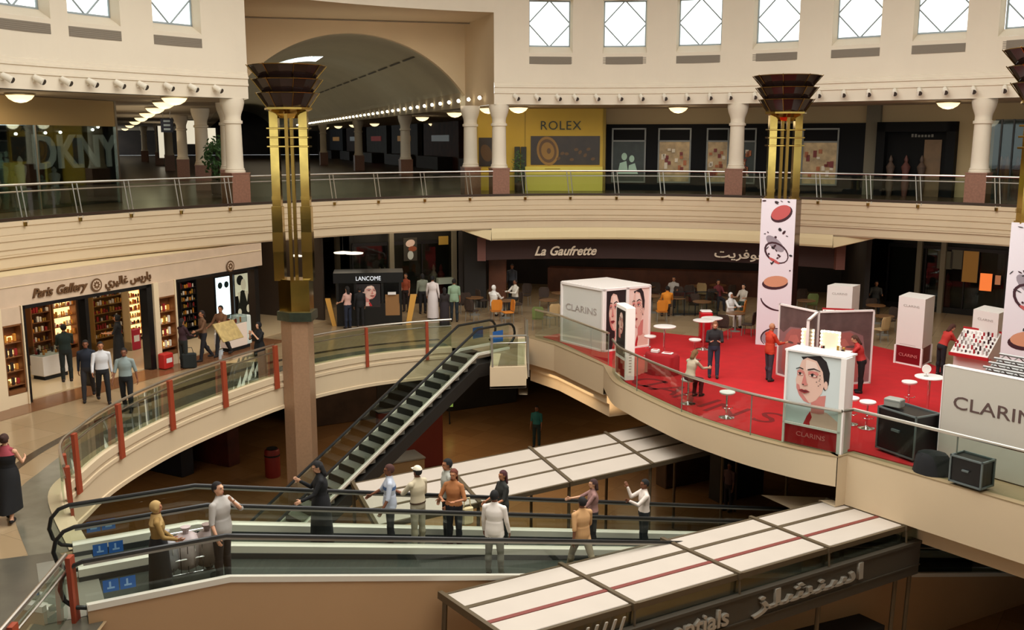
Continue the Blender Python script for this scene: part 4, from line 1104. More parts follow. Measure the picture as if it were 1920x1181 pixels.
# ---------------------------------------------------------------- portrait painted with flat shapes
SK = mat('print skin', (226, 186, 170), .5); SKR = mat('print skin rose', (206, 128, 120), .5); HAIRB = mat('print dark hair', (34, 26, 28), .5); LIP_ = mat('print lips', (150, 50, 54), .4); PBG = mat('print pale ground', (208, 216, 216), .5); REDL = mat('print red', (178, 28, 34), .5); SKL = mat('print skin pale', (236, 208, 196), .5)
def portrait(b, x0, z0, w, h, y, bg=PBG, flip=1, shoulder=True):
    """a woman's face turned three quarters, in proportion to a w x h panel"""
    X = lambda u: x0+w*(.5+flip*(u-.5)); Z = lambda v: z0+h*v
    k = [0]
    def pl(m_, pts):
        k[0] += 1; b.m(m_).flat([(X(u), Z(v)) for u, v in pts], y-.0012*k[0])
    def el(m_, u, v, ru, rv, rot=0):
        k[0] += 1; b.m(m_).disc(X(u), Z(v), ru*w, rv*h, y-.0012*k[0], rot*flip, 22)
    pl(bg, [(0, 0), (1, 0), (1, 1), (0, 1)])
    if shoulder:
        pl(SK, [(.34, 0), (.40, .12), (.46, .20), (.52, .24), (.78, .22), (.98, .12), (1, .08), (1, 0)])
        pl(REDL, [(.34, 0), (.40, .12), (.46, .20), (.50, .12), (.46, .04), (.47, 0)])
    pl(SKR, [(.48, .18), (.46, .40), (.74, .46), (.72, .20), (.62, .18)])
    pl(HAIRB, [(.24, .95), (.60, 1.0), (.72, .93), (.79, .78), (.78, .62), (.72, .52), (.60, .60), (.3, .9)])
    pl(SK, [(.22, .80), (.16, .62), (.18, .50), (.24, .40), (.33, .33), (.44, .31), (.56, .37), (.66, .48), (.70, .60), (.66, .78), (.54, .92), (.36, .95), (.26, .9)])
    pl(SKR, [(.18, .56), (.18, .50), (.24, .40), (.33, .33), (.44, .31), (.36, .38), (.27, .46), (.23, .55)])
    pl(SKL, [(.34, .92), (.52, .9), (.6, .78), (.46, .76), (.34, .78)])
    el(SK, .73, .60, .035, .06)
    el(SKR, .24, .705, .062, .026, .1); el(SKR, .48, .71, .088, .028, -.15)
    el(SKR, .25, .735, .07, .03); el(SKR, .49, .742, .10, .032)
    el(SKL, .245, .708, .050, .017); el(SKL, .48, .712, .070, .019); el(HAIRB, .238, .710, .022, .017); el(HAIRB, .47, .714, .026, .019)
    pl(HAIRB, [(.19, .715), (.24, .735), (.30, .712), (.24, .725)]); pl(HAIRB, [(.40, .715), (.48, .742), (.57, .712), (.48, .730)])
    pl(HAIRB, [(.16, .765), (.23, .788), (.30, .775), (.30, .79), (.23, .803), (.16, .778)]); pl(HAIRB, [(.38, .772), (.50, .80), (.62, .782), (.62, .79), (.50, .818), (.38, .79)])
    pl(SKR, [(.33, .74), (.28, .57), (.33, .55), (.40, .57), (.37, .60)])
    el(HAIRB, .31, .565, .018, .008); 
    pl(LIP_, [(.22, .475), (.29, .50), (.33, .49), (.37, .50), (.45, .475), (.34, .44)])
    pl(HAIRB, [(.23, .474), (.34, .480), (.44, .474), (.34, .468)])
    for i in range(7): el(HAIRB, .60+.04*math.sin(i*2.2), .58+.025*i, .012, .006, .6)
# helper frame from floor pixels
def pxframe(a, b_, z=.024): return Frame(P2(*a, z), P2(*b_, z), z)
FRW = mat('white display frame', (240, 232, 228), .35)
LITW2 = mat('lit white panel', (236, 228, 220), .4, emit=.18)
# ---- white booth
A, B_, C = Vector(P2(1052, 641)), Vector(P2(1131, 661)), Vector(P2(1217, 650))
D = A+C-B_
Hb = .5*(ZA(A.x, A.y, 527)+ZA(B_.x, B_.y, 546))
t = thing('promotion_booth', 'white cube booth with large face posters at the left end of the red carpet', 'booth', (A.x, A.y, .024), 0)
loc = lambda q: (q.x-A.x, q.y-A.y)
b = MB(mat('booth white', (214, 212, 206), .5))
q = [loc(v) for v in (A, B_, C, D)]
b.prism(q, 0, Hb); b.build('body', t)
FL_ = Frame(A, B_, 0); FRr = Frame(B_, C, 0)
M_ = lambda F: Matrix.Translation(Vector((F.o.x-A.x, F.o.y-A.y, 0))) @ Matrix.Rotation(F.rz, 4, 'Z')
b = MB(FRW)
for F in (FL_, FRr):
    f2 = MB(FRW); L = F.len
    for s_ in ((0, .07, 0, Hb), (L-.07, L, 0, Hb), (0, L, Hb-.07, Hb+.01), (0, L, 0, .06)): f2.box(s_[0], s_[1], -.05, 0, s_[2], s_[3])
    if F is FRr: f2.box(L*.46, L*.52, -.05, 0, 0, Hb)
    o = f2.build('frame', t); o.matrix_local = M_(F)
b = MB(FRW); b.prism(q, Hb, Hb+.03); b.build('roof', t)
for i, (u0, u1) in enumerate(((.07/FRr.len, .46), (.52, 1-.07/FRr.len))):
    p_ = MB(); portrait(p_, FRr.len*u0, .06, FRr.len*(u1-u0), Hb-.13, -.012, HAIRB if i == 0 else SKL, 1, True); o = p_.build('poster', t); o.matrix_local = M_(FRr)
GREYL = mat('pale grey letters', (168, 158, 152), .5)
o = text_part('CLARINS', .34, GREYL, t, (0, 0, 0), 'lettering', .006, width=FL_.len*.72); o.matrix_local = M_(FL_) @ Matrix.Translation((FL_.len*.12, -.01, Hb*.56)) @ Matrix.Rotation(PI/2, 4, 'X')
# ---- slim light box
F = pxframe((1153, 700), (1172, 714)); Hs = ZA(*P2(1180, 713), 577)
t = thing('slim_light_box', 'slim white poster column beside the white booth, behind the curved railing', 'display column', F.loc(), F.rz)
L = F.len
b = MB(LITW2); b.cbox(0, L, 0, .30, 0, Hs, .02); b.build('body', t)
p_ = MB(); p_.m(mat('poster grey dark', (60, 52, 52), .4)).box(.08, L-.08, -.006, 0, .7, Hs-.12); portrait(p_, .12, 1.05, L-.24, Hs-1.2, -.008, HAIRB, -1, False); p_.build('poster', t)
p_ = MB(REDL); p_.box(.08, L-.08, -.008, 0, .08, .6); p_.build('red_panel', t)
p_ = MB(GREYL); [p_.box(L+.001, L+.006, .11, .19, .25+.09*k, .29+.09*k) for k in range(7)]; p_.build('side_print', t)
# ---- mirror stand with three panels
Hm = ZA(*P2(1637, 720), 582)
pa = P2(1462, 570, Hm); pb = P2(1534, 585, Hm); pc = P2(1516, 601, Hm); pd = P2(1640, 582, Hm)
t = thing('mirror_stand', 'makeup stand of tall framed photo panels with bulb lit mirrors, mid carpet', 'display stand', (pb[0], pb[1], .024))
GR1 = mat('panel plum', (150, 112, 112), .35, noise=.2, nscale=1.2); GR2 = mat('panel dark hair', (100, 80, 78), .35, noise=.3, nscale=2.); GR3 = mat('panel blush', (172, 104, 98), .35, noise=.15, nscale=1.3)
def mpanel(a, c):
    F = Frame(a, c, 0); L = F.len; M = Matrix.Translation((F.o.x-pb[0], F.o.y-pb[1], 0)) @ Matrix.Rotation(F.rz, 4, 'Z')
    b = MB(FRW)
    for s_ in ((0, .05, 0, Hm), (L-.05, L, 0, Hm), (0, L, Hm-.05, Hm), (0, L, 0, .05)): b.box(s_[0], s_[1], -.03, .05, s_[2], s_[3])
    o = b.build('panel_frame', t); o.matrix_local = M
    b = MB(GR1); b.box(.05, L-.05, 0, .03, .05, Hm-.05); U = lambda q: [(.05+(L-.1)*u, .05+(Hm-.1)*v) for u, v in q]
    b.m(GR2).flat(U([(0, .66), (.12, .62), (.3, .72), (.6, .74), (.84, .66), (.9, .4), (1, .3), (1, 1), (0, 1)]), -.003)
    b.m(GR3).flat(U([(.10, .1), (.12, .45), (.2, .60), (.34, .70), (.58, .72), (.76, .64), (.84, .48), (.82, .2), (.74, 0), (.2, 0)]), -.005)
    b.m(mat('panel rose', (192, 116, 106), .4, noise=.08)).flat(U([(.2, .2), (.22, .45), (.32, .6), (.5, .63), (.62, .5), (.6, .25), (.45, .1)]), -.007)
    b.m(GR2); b.disc(.05+(L-.1)*.32, Hm*.50, L*.09, Hm*.016, -.009); b.disc(.05+(L-.1)*.62, Hm*.51, L*.10, Hm*.016, -.009); b.m(mat('panel lips', (140, 60, 62), .4)).disc(.05+(L-.1)*.42, Hm*.22, L*.12, Hm*.03, -.009)
    o = b.build('photo_panel', t); o.matrix_local = M
    return M, L
mpanel(pa, pb); mpanel(pc, pb); mpanel(pb, pd)
# table under the mirrors
LB = mat('mirror bulb', (255, 240, 190), .4, emit=4.)
Ft = pxframe((1500, 790), (1600, 800)); 
tb = Frame(P2(1496, 653, 1.32), P2(1592, 664, 1.32), .024); TZ = 1.32
b = MB(FRW); F = tb; M = Matrix.Translation((F.o.x-pb[0], F.o.y-pb[1], 0)) @ Matrix.Rotation(F.rz, 4, 'Z')
b.box(0, F.len, -.2, .4, TZ-.05, TZ); b.box(0, .05, -.2, .4, 0, TZ-.05); b.box(F.len-.05, F.len, -.2, .4, 0, TZ-.05); o = b.build('table', t); o.matrix_local = M
for px0, px1 in ((1502, 1519), (1538, 1569)):
    a, c = F.at(px0, 640)[0], F.at(px1, 640)[0]
    b = MB(mat('mirror glass', (235, 226, 200), .1, .3, emit=.4)); b.box(a, c, .2, .24, TZ, TZ+.5); b.m(FRW).box(a-.05, a, .19, .25, TZ, TZ+.55); b.box(c, c+.05, .19, .25, TZ, TZ+.55); b.box(a, c, .19, .25, TZ+.5, TZ+.55)
    b.m(LB)
    for k in range(5): b.ell((a-.025, .17, TZ+.07+k*.11), (.035, .035, .035), 8, 6); b.ell((c+.025, .17, TZ+.07+k*.11), (.035, .035, .035), 8, 6)
    for k in range(4): b.ell((a+(c-a)*(k+.5)/4, .17, TZ+.53), (.035, .035, .035), 8, 6)
    o = b.build('mirror', t); o.matrix_local = M
b = MB()
for k in range(12):
    x = random.uniform(.05, F.len-.1); y = random.uniform(-.15, .1); b.m(random.choice(bot)).cbox(x, x+.06, y, y+.06, TZ, TZ+random.uniform(.06, .2), .01)
o = b.build('cosmetics', t, kind='stuff'); o.matrix_local = M
# ---- counter with the large portrait
F = pxframe((1467, 827), (1574, 851)); Hc = ZA(*F.o, 655)
t = thing('portrait_counter', 'white counter front with a large portrait of a woman, right behind the curved railing', 'display counter', F.loc(), F.rz); L = F.len
b = MB(FRW); b.box(0, L, .02, .55, 0, Hc-.04); b.build('body', t)
b = MB(FRW); b.box(-.03, L+.03, -.04, .6, Hc-.04, Hc); b.build('top', t)
b = MB(FRW); b.box(0, .05, -.05, .05, 0, Hc-.03); b.box(L-.07, L+.06, -.05, .3, 0, Hc-.03); zr = F.at(1520, 800)[1]; b.box(0, L, -.05, 0, zr-.02, zr+.03); b.build('frame', t)
p_ = MB(); portrait(p_, .05, zr+.03, L-.12, Hc-zr-.09, .018-.005, PBG, 1, True); p_.build('portrait', t)
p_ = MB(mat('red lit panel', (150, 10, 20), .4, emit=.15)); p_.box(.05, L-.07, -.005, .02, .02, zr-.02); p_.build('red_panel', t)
text_part('CLARINS', .16, mat('pink letters', (206, 120, 116), .5), t, (L*.24, -.012, zr*.45), 'lettering', .004, width=L*.5)
# ---- white towers
def tower(a, c, d, ytop, label, red=True):
    A, B, C = Vector(P2(*a)), Vector(P2(*c)), Vector(P2(*d)); D = A+C-B
    h = ZA(A.x, A.y, ytop); F = Frame(A, B, .024)
    t = thing('white_tower', label, 'display tower', (A.x, A.y, .024), F.rz)
    R = Matrix.Rotation(-F.rz, 2); q = [tuple(R @ (v-A)) for v in (A, B, C, D)]
    zr = .62 if red else 0
    b = MB(WHITEM); b.prism(q, zr, h); b.build('body', t)
    L = F.len
    if red:
        b = MB(mat('tower red base', (120, 10, 22), .4)); cx = sum(v[0] for v in q)/4; cy = sum(v[1] for v in q)/4
        b.prism([(cx+(x-cx)*.97, cy+(y-cy)*.97) for x, y in q], .05, zr); b.build('base', t)
        b = MB(FRW)
        for x, y in q: b.box(x-.03, x+.03, y-.03, y+.03, 0, zr)
        b.prism([(x, y) for x, y in q], 0, .05); b.build('base_frame', t)
        text_part('CLARINS', .14, mat('pink letters', (206, 120, 116)), t, (L*.15, -.01, .28), 'lettering', .004, width=L*.7)
    text_part('CLARINS', .1, GREYL, t, (L*.2, -.004, h*.86), 'lettering', .003, width=L*.6)
    b = MB(GREYL); b.box(L*.15, L*.75, -.004, 0, h*.3, h*.305); b.build('print_line', t)
    return t
tower((1677, 681), (1726, 691), (1744, 680), 556, 'tall white tower with a red base on the carpet, right of the mirror stand')
tower((1545, 652), (1592, 656), (1606, 650), 536, 'white tower rising behind the mirror stand', False)
tower((1815, 705), (1862, 717), (1882, 706), 581, 'white tower behind the slanted product display, near the right edge', False)
# ---- slanted product displays
def product_display(px, py, w, rz, label, h=1.35):
    x, y, _ = P(px, py, .024); t = thing('product_display', label, 'display stand', (x, y, .024), rz)
    b = MB(WHITEM); b.prism([(-w/2, -.1), (w/2, -.1), (w/2, .5), (-w/2, .5)], 0, .8); b.build('base', t)
    b = MB(WHITEM); b.hexa([(-w/2, -.35, .78), (w/2, -.35, .78), (w/2, .45, .78), (-w/2, .45, .78)], [(-w/2, -.35, .84), (w/2, -.35, .84), (w/2, .45, h+.1), (-w/2, .45, h+.1)]); b.build('slope', t)
    b = MB(REDL); b.box(-w/2-.02, w/2+.02, .43, .47, h+.05, h+.14); b.build('top_trim', t)
    b = MB(REDL); b.box(-w/2-.03, w/2+.03, -.38, -.34, .74, .84); b.build('front_trim', t)
    b = MB(LITW2); b.box(-w/2+.05, w/2-.05, .40, .43, h-.2, h+.05); b.build('light_panel', t)
    b = MB()
    for r in range(6):
        yy = -.28+r*.115; z = .84+(yy+.35)/.8*(h+.1-.84)
        for k in range(9):
            xx = -w/2+.07+k*(w-.14)/8
            b.m(random.choice([mat('pot red', (170, 30, 40), .3), mat('pot white', (236, 230, 226), .3), mat('pot silver', (180, 176, 174), .3, .5), mat('pot dark', (60, 30, 36), .3)])).cyl((xx, yy, z-.01), (xx, yy, z+random.uniform(.05, .14)), .028, n=7)
    b.build('stock', t, kind='stuff')
    return t
product_display(1822, 712, 1.15, math.radians(-50), 'slanted display of red and white pots in front of the right tower', 1.4)
product_display(1568, 668, 1.0, math.radians(-15), 'slanted pot display in front of the tower behind the mirror stand', 1.45)
# ---- large wall with lettering
zc = 0.024
a = P2(1757, 866, zc); hW = ZA(*a, 687); c = P2(1920, 716.5, hW+0)
dW = (Vector(c)-Vector(a)).normalized(); F = Frame(a, Vector(a)+dW*4.3, zc)
t = thing('promotion_wall', 'large pale grey wall panel lettered in dark capitals at the lower right', 'panel', F.loc(), F.rz)
GW = mat('pale grey panel', (196, 188, 176), .5)
b = MB(GW); b.cbox(0, 4.3, 0, .16, 0, hW, .01); b.build('panel', t)
b = MB(FRW); b.box(-.02, .0, -.01, .17, 0, hW); b.box(0, 4.3, -.006, .166, hW, hW+.015); b.build('edge', t)
x0, z0 = F.at(1787, 769); x1, z1 = F.at(1918, 796)
zcap0 = F.at(1790, 765)[1]; zcap1 = F.at(1795, 745)[1]
cap = max(.3, zcap1-zcap0)
text_part('CLARINS', cap*1.38, mat('maroon grey letters', (92, 70, 66), .5), t, (x0, -.006, zcap0), 'lettering', .006, width=(x1-x0)*1.32)
# ---- truss lying behind the wall
t = thing('metal_trusses', 'stack of grey metal trusses behind the large pale wall', 'truss', (F.loc(.35, .7)), F.rz)
for k in range(5):
    b = MB(ALU); y = k*.22
    for dy, dz in ((0, 0), (.18, 0), (.09, .16)): b.cyl((0, y+dy, 1.95+dz+.07*k), (2.1, y+dy, 1.95+dz+.07*k), .032, n=6)
    for j in range(7): b.cyl((j*.3, y, 1.95+.07*k), (j*.3+.15, y+.09, 2.11+.07*k), .014, n=5); b.cyl((j*.3+.15, y+.09, 2.11+.07*k), (j*.3+.3, y+.18, 1.95+.07*k), .014, n=5)
    b.build('truss_length', t)
b = MB(BLACKM)
for x in (.3, 1.8): b.box(x-.04, x+.04, -.05, 1.1, 0, 1.92)
b.build('trestle', t)
# ---- black cases
CASEF = mat('case edge grey', (112, 122, 122), .4, .4)
def case(a, c, dep, ytop, label):
    F = pxframe(a, c); h = ZA(*F.o, ytop); t = thing('flight_case', label, 'equipment case', F.loc(), F.rz); L = F.len
    b = MB(BLACK); b.box(.03, L-.03, .03, dep-.03, .10, h-.03); b.build('body', t)
    b = MB(CASEF); e = .035
    for x in (0, L-e):
        for y in (0, dep-e): b.box(x, x+e, y, y+e, .06, h)
    for z in (.06, h-e):
        for y in (0, dep-e): b.box(0, L, y, y+e, z, z+e)
        for x in (0, L-e): b.box(x, x+e, 0, dep, z, z+e)
    b.build('edges', t)
    for x in (.12, L-.12):
        for y in (.12, dep-.12):
            b = MB(DGREY); b.cyl((x-.02, y, .05), (x+.02, y, .05), .05, n=10); b.build('caster', t)
    b = MB(CASEF); b.box(L*.4, L*.6, -.02, .03, h*.55, h*.6); b.build('handle', t)
    return t
case((1640, 843), (1712, 869), .8, 762, 'tall black equipment case with grey edges, behind the straight railing')
case((1777, 906), (1838, 925), .5, 853, 'low black equipment case with grey edges, in front of the large pale wall')
x, y, _ = P(1747, 886, .024)
t = thing('draped_case', 'black cloth heaped over a low case, before the left end of the pale wall', 'draped case', (x, y, .024), math.radians(-35))
b = MB(mat('black cloth', (24, 24, 26), .95, bump=.3, nscale=6.))
b.rings([[(rx*math.cos(a)*(1+.07*math.sin(5*a+k)), ry*math.sin(a)*(1+.07*math.cos(4*a+k)), z) for a in [2*PI*i/22 for i in range(22)]] for k, (rx, ry, z) in enumerate([(.42, .30, 0), (.40, .28, .2), (.36, .25, .36), (.30, .2, .46), (.15, .1, .50)])]); b.build('cloth', t, True)
x, y, _ = P(1660, 852, .9)
F = pxframe((1640, 843), (1712, 869)); hc = ZA(*F.o, 762)
t = thing('grey_box', 'small grey box lying on the tall black equipment case', 'box', F.loc(.22, .3, hc), F.rz+.3); b = MB(mat('grey plastic', (150, 150, 142), .5)); b.cbox(-.2, .2, -.14, .14, 0, .2, .02); b.build('body', t); b = MB(CASEF); b.box(-.2, .2, -.145, .145, .14, .15); b.build('lid_line', t)
# ---- stools and bar tables
def stool(px, py, label, h=.72, r=.2, rz=0., tilt=0., first={}):
    x, y, _ = P(px, py, .024)
    if 'o' in first: return dup(first['o'], (x, y, .024), rz, label, 'chrome stools with white seats')
    t = thing('bar_stool', label, 'stool', (x, y, .024), rz, 'chrome stools with white seats'); first['o'] = t
    b = MB(CHROME); b.lathe([(.21, 0), (.21, .015), (.06, .05), (.03, .08), (.03, h-.1)], n=20); b.build('pedestal', t, True)
    b = MB(WHITE); b.lathe([(.05, h-.1), (.19, h-.06), (.21, h-.02), (.20, h), (.1, h-.012)], n=20); b.build('seat', t, True)
    b = MB(CHROME); b.tube([(.14*math.cos(a), .14*math.sin(a)-.06, .3) for a in [PI*k/8+PI for k in range(9)]], .012, 5); b.build('footrest', t, True)
    return t
def bar_table(px, py, label, h=1.05, r=.38, first={}):
    x, y, _ = P(px, py, .024)
    if 'o' in first: return dup(first['o'], (x, y, .024), 0, label, 'round white bar tables')
    t = thing('bar_table', label, 'bar table', (x, y, .024), 0, 'round white bar tables'); first['o'] = t
    b = MB(CHROME); b.lathe([(.26, 0), (.26, .015), (.08, .05), (.035, .09), (.035, h-.03)], n=20); b.build('pedestal', t, True)
    b = MB(WHITE); b.lathe([(r-.02, h-.035), (r, h-.02), (r, h), (r-.02, h+.005)], n=28); b.build('tabletop', t, True)
    return t
bar_table(1738, 777, 'round white bar table left of the large pale wall'); 
o = P(1733, 705, 1.1)
t = thing('round_mirror', 'small round white mirror standing on the bar table by the pale wall', 'mirror', (P(1738, 777, .024)[0]-.1, P(1738, 777, .024)[1], 1.08))
b = MB(CHROME); b.lathe([(.06, 0), (.06, .01), (.01, .02), (.01, .12)], n=12); b.build('base', t); b = MB(LITW2); b.cyl((0, -.015, .2), (0, .015, .2), .12, n=20); b.build('mirror_disc', t)
stool(1702, 762, 'chrome stool with a white seat left of the bar table by the pale wall')
stool(1624, 803, 'chrome stool beside the portrait counter, behind the bend of the railing')
stool(1593, 795, 'chrome stool close to the right side of the portrait counter')
stool(1578, 742, 'chrome stool at the feet of the woman by the mirrors')
stool(1218, 668, 'chrome stool right of the white booth')
stool(1290, 757, 'chrome stool under the seated woman near the curved railing')
stool(1362, 783, 'empty chrome stool near the curved railing, right of the seated woman')
bar_table(1245, 668, 'round white bar table beside the white booth'); bar_table(1318, 655, 'round white bar table behind the man in dark clothes')
bar_table(1333, 650, 'round white bar table touching the one behind the man in dark clothes')
stool(1302, 675, 'chrome stool left of the man in dark clothes')
x, y, _ = P(1322, 640, .024)
t = thing('red_display', 'red display stand by the paired bar tables', 'display stand', (x, y, .024)); b = MB(mat('glossy red', (190, 20, 30), .3)); b.cbox(-.22, .22, -.2, .2, 0, 1.1, .04); b.build('body', t); b = MB(WHITE); b.cbox(-.2, .2, -.18, .18, 1.1, 1.16, .02); b.build('top', t)
# low table with papers and bag
x, y, _ = P(1240, 700, .024)
t = thing('low_table', 'low red draped table with white brochures near the curved railing', 'table', (x, y, .024), -.5)
b = MB(mat('red cloth', (150, 16, 22), .9)); b.rings([[(.55*math.cos(a)*(1+.04*math.sin(7*a)), .4*math.sin(a)*(1+.04*math.sin(6*a)), z) for a in [2*PI*i/28 for i in range(28)]] for z in (0, .6)]+[[(.5*math.cos(a), .36*math.sin(a), .66) for a in [2*PI*i/28 for i in range(28)]]]); b.build('tablecloth', t, True)
for dx, dy, w_, h_, lb in ((-.22, 0, .24, .10, 'thick white brochure stack at the left end of the low red table'), (.19, -.01, .34, .04, 'thin white brochure stack at the right end of the low red table')):
    u = thing('brochure_stack', lb, 'brochures', (x+dx*.88+dy*.48, y-dx*.48+dy*.88, .684), -.5); b = MB(WHITE); b.cbox(-w_/2, w_/2, -.11, .11, 0, h_, .015); b.build('pages', u); b = MB(REDL); b.box(-w_/3, w_/3, -.06, .06, h_, h_+.002); b.build('cover_print', u)
# ---------------------------------------------------------------- cafe under the gallery
sc0, sc1 = S(922), S(1565)
b = MB(mat('cafe cove cream', (232, 212, 168), .7))
pth = rpath(sc0, sc1, .05, .6)
b.sweep(pth, [(0, ZFB+.05), (.0, 3.5), (.03, 3.24), (.08, 3.16), (1.1, 3.12)])
for e_, s_ in ((S(868), sc0), (S(1642), sc1)):
    p, d, n = ring_at(e_); q, d2, n2 = ring_at(s_); a = p+n*.3; c = q+n2*.05; f = q+n2*.13; g = q+n2*1.1
    b.add([(a.x, a.y, ZFB-.01), (c.x, c.y, ZFB-.01), (f.x, f.y, 3.16), (g.x, g.y, 3.12)], [[0, 1, 2], [0, 2, 3]])
struct(b, 'trim_cafe_cove')
b = MB(mat('cove side', (120, 104, 78), .8))
for sA_ in (sc0, sc1):
    p, d, n = ring_at(sA_); k = -1 if sA_ == sc0 else 1
    a = p+n*.05; e = p+n*3.2+d*k*(-.3)
    b.quad((a.x, a.y, ZFB+.04), (e.x, e.y, ZFB+.04), (e.x, e.y, 3.13), (a.x, a.y, 3.13))
struct(b, 'wall_cove_end')
loc0, _ = rframe(sc0-.25, 1.25, 0); loc1, _ = rframe(sc1+.1, 1.25, 0)
F = Frame(loc0[:2], loc1[:2], 0); L = F.len
t = thing('cafe_facade', 'maroon fascia and dark opening of the cafe under the gallery, lettered in script', 'cafe front', F.loc(), F.rz)
pth = [(x, y) for x, y in rpath(sc0-.2, sc1+.1, 1.1, .6)]
M0 = (Matrix.Translation(Vector(F.loc())) @ Matrix.Rotation(F.rz, 4, 'Z')).inverted()
b = MB(MAROON); b.sweep(pth, [(0, 3.2), (0, 2.22), (.12, 2.2), (.12, 3.2)]); o = b.build('fascia', t); o.matrix_local = M0
b = MB(mat('maroon pilaster', (104, 62, 52), .6))
pe = []
for px in (914, 1567):
    p, d, n = ring_at(S(px)); q = p+n*1.0; pe.append(q)
    b = MB(mat('maroon pilaster', (104, 62, 52), .6)); b.box(q.x-.18, q.x+.18, q.y, q.y+.3, 2.2, 3.2); o = b.build('end_block', t); o.matrix_local = M0
CREAML = mat('cream script letters', (214, 196, 172), .5, emit=.12)
def sign_on_ring(txt, px0, px1, ybase, size, shear, off=1.06, sp=1., bold=.012):
    q0, d0, n0 = ring_at(S(px0)); q1, d1, n1 = ring_at(S(px1)); a = q0+n0*off; c = q1+n1*off; G = Frame(a, c, 0)
    t0, z0 = G.at(px0, ybase); t1, z1 = G.at(px1, ybase)
    o = text_part(txt, size, CREAML, t, (0, 0, 0), 'lettering', .02, shear, width=t1-t0, bold=bold, space=sp)
    o.matrix_local = M0 @ Matrix.Translation((G.o.x, G.o.y, 0)) @ Matrix.Rotation(G.rz, 4, 'Z') @ Matrix.Translation((t0, -.12, z0)) @ Matrix.Rotation(PI/2, 4, 'X')
sign_on_ring('La Gaufrette', 1002, 1118, 478, .55, .4)
GAUF = ''.join(reversed('\uFED3\uFEAE\uFEF3\uFE96'))
sign_on_ring('\uFE96\uFEF3\uFEAE\uFED3\uFEEE\uFECF \uFEFB', 1341, 1462, 481, .5, 0., bold=.006)
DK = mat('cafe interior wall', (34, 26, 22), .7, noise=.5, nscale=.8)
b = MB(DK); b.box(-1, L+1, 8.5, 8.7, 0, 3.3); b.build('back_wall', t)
b = MB(mat('cafe counter', (84, 46, 30), .5, noise=.3, nscale=2.)); b.box(2, L-2.5, 6.2, 7.0, 0, 1.15); b.build('counter', t)
b = MB(mat('shelf strip dim', (130, 110, 80), .5, emit=.18))
for k in range(3): b.box(1.5+k*4.5, 4.8+k*4.5, 8.3, 8.48, 1.75, 1.8)
b.build('shelf', t)
b = MB(mat('brown cafe panel', (92, 50, 28), .5, noise=.2)); x, _ = F.at(905, 540); x1, _ = F.at(938, 540); b.box(x, x1, 1.2, 1.35, 0, 2.2); b.build('side_panel', t)
b = MB(mat('dark side wall', (30, 24, 20), .7)); x, _ = F.at(862, 540); x1, _ = F.at(903, 540); b.box(x, x1, .8, 1.0, 0, ZFB); b.build('side_wall', t)
for q in (-1.2, L+1): b = MB(DK); b.box(q, q+.2, 1.2, 8.6, 0, 3.3); b.build('return_wall', t)
for k in range(9):
    x = 1.2+k*1.7
    b = MB(mat('cafe pendant', (255, 210, 150), .5, emit=2.)); b.ell((x, 5.0, 2.75), (.08, .08, .08), 8, 6); b.m(BLACKM).cyl((x, 5.0, 2.8), (x, 5.0, 3.4), .01, n=5); b.build('pendant_bulb', t)
# shops to the left of the cafe, and to its right
def dark_shop(px0, px1, off, label, seedc, posts):
    q0, _, n0 = ring_at(S(px0)); q1, _, n1 = ring_at(S(px1)); F = Frame(q0+n0*off, q1+n1*off, 0); L = F.len
    t = thing('dark_shop_front', label, 'shop front', F.loc(), F.rz)
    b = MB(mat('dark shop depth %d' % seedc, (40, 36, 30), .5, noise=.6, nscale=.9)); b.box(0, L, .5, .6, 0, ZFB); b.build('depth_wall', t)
    b = MB(BLACK); b.box(0, L, -.02, .1, 0, .25); b.box(0, L, -.02, .1, 2.7, 2.85)
    for k in range(int(L/1.6)+1): b.box(k*1.6-.03, k*1.6+.03, -.02, .1, 0, 2.8)
    b.build('frame', t)
    b = MB(SGLASS); b.box(0, L, .03, .045, .25, 2.7); b.build('glazing', t)
    for px in posts:
        x, _ = F.at(px, 490); b = MB(mat('pale steel post', (132, 124, 106), .5)); b.box(x-.10, x+.10, -.2, 0, 0, ZFB); b.build('post', t)
    for k in range(6):
        x = random.uniform(.4, L-.4); b = MB(random.choice([mat('mannequin pale', (176, 160, 140)), mat('dark figure', (44, 40, 44)), mat('display red', (120, 40, 36))]))
        b.lathe([(.14, 0), (.18, .5), (.12, .9), (.19, 1.2), (.06, 1.4), (.09, 1.5), (.02, 1.68)], (x, .3, 0.02), 10); b.build('mannequin', t, True)
    return t, F
t, F = dark_shop(560, 728, 7.0, 'dark glazed shop behind the black cosmetics kiosk', 1, (583, 631))
t, F = dark_shop(730, 905, 4.2, 'dark glazed shop with a poster between two pale posts, left of the cafe', 2, (733, 850))
a, zt = F.at(756, 446); c, zb = F.at(782, 488); b = MB(mat('shop poster ground', (60, 56, 48), .5)); b.box(a, c, -.03, .02, zb, zt); b.m(SKL).disc((a+c)/2, zt-.25, .22, .16, -.035, .3); b.m(mat('poster rust', (150, 80, 50), .5)).disc((a+c)/2+.1, zt-.5, .2, .12, -.04); b.m(PBG).disc((a+c)/2, zb+.25, .14, .2, -.04); b.build('poster', t)
a, zt = F.at(822, 443); c, zb = F.at(840, 458); b = MB(mat('dim gold sign', (150, 116, 46), .5, emit=.2)); b.box(a, c, -.05, 0, zb, zt); b.build('gold_sign', t)
a, zt = F.at(818, 521); c, zb = F.at(846, 530); b = MB(mat('pale glass shelf', (170, 180, 164), .4)); b.box(a, c, -.3, 0, zb, zt); b.build('shelf', t)
q0, _, n0 = ring_at(S(1580)); q1, _, n1 = ring_at(S(1905)); 
t, F = dark_shop(1580, 1910, 6.5, 'very dark shopfront with an orange lit panel, right of the cafe', 3, (1725, 1770))
